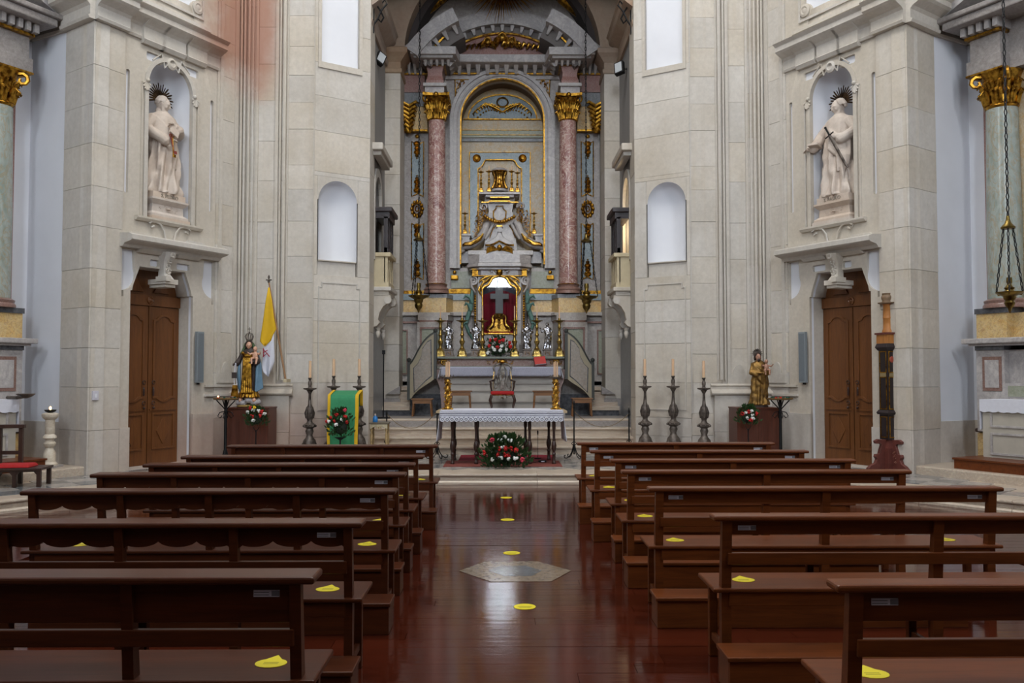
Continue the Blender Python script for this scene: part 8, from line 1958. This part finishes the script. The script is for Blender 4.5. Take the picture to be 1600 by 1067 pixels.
    MB().lathe([(.13, zf - o.z), (.14, zf + .06 - o.z), (.12, zf + .4 - o.z), (.14, zf + .45 - o.z)], (c2.x - s * .0, c2.y, 0), 20)
    mt = fb('corner_colonnette', MYELL, t, .34, .50, .06, Bq + .02, zf + .02, zf + .48, .03); fb('colonnette_cap', DARKW, t, .32, .52, .04, Bq + .04, zf + .48, zf + .54, .02)
    # mensa, cloth, wooden platform
    ma = thing('side_altar', 'pale panelled side altar below the %s altarpiece, partly out of frame' % sd, 'altar', tuple(Vector(fr.w(L - 1.8, .8, zf))))
    m0 = .78
    fb('altar_body', m_plain('altar_cream_grey', hx(178, 172, 160), .5), ma, m0, 3.2, .1, 1.0, zf + .08, 1.27)
    for (z0, z1) in ((zf + .2, zf + .52), (zf + .60, zf + .92)):
        mb = MB().plate(rect(L - 1.75, L - m0 - .12, z0, z1), [rect(L - 1.72, L - m0 - .15, z0 + .03, z1 - .03)], 1.0, 1.015, lambda a, b, d: fr.w(a, d, b)); mb.xf(lambda p: p - Vector(ma.location)); mb.build('panel_moulding', MWHITE, ma)
    fb('side_panel', MGREY, ma, m0 - .012, m0, .2, .9, zf + .2, 1.1); fb('gradine', MWHITE, ma, m0 + .05, 3.2, .1, .55, 1.28, 1.52); fb('gradine_panel', MGREEN, ma, m0 + .12, 3.1, .55, .56, 1.32, 1.48)
    tc = thing('side_altar_cloth', 'white scalloped cloth on the %s side altar' % sd, 'tablecloth', tuple(Vector(fr.w(L - 1.8, .8, 1.275))))
    fb('top_sheet', LINEN, tc, m0 - .02, 3.2, .56, 1.03, 1.275, 1.285)
    n = 60; mb = MB(); lo = [(L - m0 + .02 - (3.2 - m0) * i / n, 1.285 - .17 - .02 * abs(math.sin(i * .9))) for i in range(n + 1)]; mb.plate([(L - m0 + .02, 1.285)] + lo + [(L - 3.2, 1.285)], [], 1.03, 1.036, lambda a, b, d: fr.w(a, d, b)); mb.xf(lambda p: p - Vector(tc.location)); mb.build('front_drop', LINEN, tc)
    mb = MB(); lo = [(.58 + .45 * i / 12, 1.285 - (.42 if s > 0 else .34) - .03 * abs(math.sin(i * 1.2))) for i in range(13)]; mb.plate([(.58, 1.285)] + lo + [(1.03, 1.285)], [], m0 - .026, m0 - .02, lambda a, b, d: fr.w(L - d, a, b)); mb.xf(lambda p: p - Vector(tc.location)); mb.build('side_drop', LINEN, tc)
    pf = thing('altar_platform', 'low wooden platform in front of the %s side altar' % sd, 'platform', tuple(Vector(fr.w(L - 1.9, 1.2, zf + .001))))
    fb('platform_top', PEWR, pf, .62, 3.3, 1.02 - .9, 1.5, zf + .13, zf + .16, .006); fb('platform_front', PEWR, pf, .64, 3.3, 1.46, 1.48, zf, zf + .13); fb('platform_end', PEWR, pf, .64, .66, .15, 1.46, zf, zf + .13)
# marble candle pillar, kneeling chair, wall bracket on the left
b = W(77, 727, 11.7); t = thing('marble_pillar', 'turned pale marble pillar with a small oil lamp burning on top, left side', 'pillar', (W(77, 725, 12.9).x, 12.9, .282))
k = 12.9 / F; z = lambda py: (727 - py) * k
MB().bx(-.14, .14, -.14, .14, 0, .03).build('foot_slab', MWHITE, t); MB().lathe([(.115, .03), (.115, .05), (.085, .08), (.085, z(705)), (.06, z(700)), (.05, z(697)), (.08, z(694)), (.085, z(690)), (.055, z(686)), (.06, z(684)), (.095, z(682)), (.09, z(679)), (.06, z(676)), (.068, z(674)), (.066, z(654)), (.10, z(651)), (.115, z(648)), (.115, z(645)), (.08, z(643))], n=8 * 3).build('shaft', m_marble('cream_marble', hx(216, 206, 188), hx(200, 186, 164), hx(176, 150, 116), 4, .3, .4), t, smooth=40)
MB().lathe([(.03, z(643)), (.07, z(641)), (.085, z(638.5)), (.06, z(640))], n=18).build('oil_bowl', IRON, t, smooth=40); MB().ball((0, 0, z(636)), (.016, .016, .026), 8, 6).build('flame', FLAME, t, smooth=60)
b = floor_at(28, 762, .155); t = thing('kneeling_chair', 'dark low kneeling chair with open back and red cushion by the left edge', 'chair', (b.x - .12, b.y + .25, .156), math.radians(8))
for x in (-.33, -.06):
    MB().bx(x - .025, x + .025, .16, .21, 0, .78).build('rear_post', DARKW, t)
MB().bx(-.40, -.01, .14, .22, .76, .81).build('top_rail', DARKW, t, bevel=.006); MB().bx(-.33, -.06, .17, .20, .40, .45).build('middle_rail', DARKW, t)
MB().bx(-.36, .36, -.25, .20, .22, .25).build('kneeling_board', DARKW, t, bevel=.004); 
for x in (-.32, .02, .32): MB().bx(x - .025, x + .025, -.23, -.18, 0, .22).build('leg', DARKW, t); 
for x in (-.32, .32): MB().bx(x - .025, x + .025, .12, .17, 0, .22).build('leg', DARKW, t)
MB().plate([(-.34, .22), (-.34, .12), (-.26, .2), (-.05, .2), (.02, .12), (.08, .2), (.26, .2), (.33, .12), (.33, .22)], [], -.225, -.205).build('shaped_apron', DARKW, t)
cu_ = thing('red_cushion', 'flat red cushion on the dark kneeling chair', 'cushion', (b.x - .12, b.y + .25, .156 + .2515), math.radians(8)); MB().bx(-.30, .20, -.22, .14, 0, .045, .03, .03).build('cushion_body', REDC, cu_, bevel=.018)
b = W(40, 617, 12.6); t = thing('wall_bracket', 'small dark bowl bracket on the white chapel wall at left', 'bracket', tuple(b)); MB().lathe([(.02, -.05), (.09, -.02), (.13, .015), (.12, .02)], n=16).build('bowl', PEWTER, t, smooth=40); MB().tube([(0, 0, -.02), (-.12, .0, -.04), (-.33, .12, -.04)], .025, 6).build('arm', PEWTER, t)
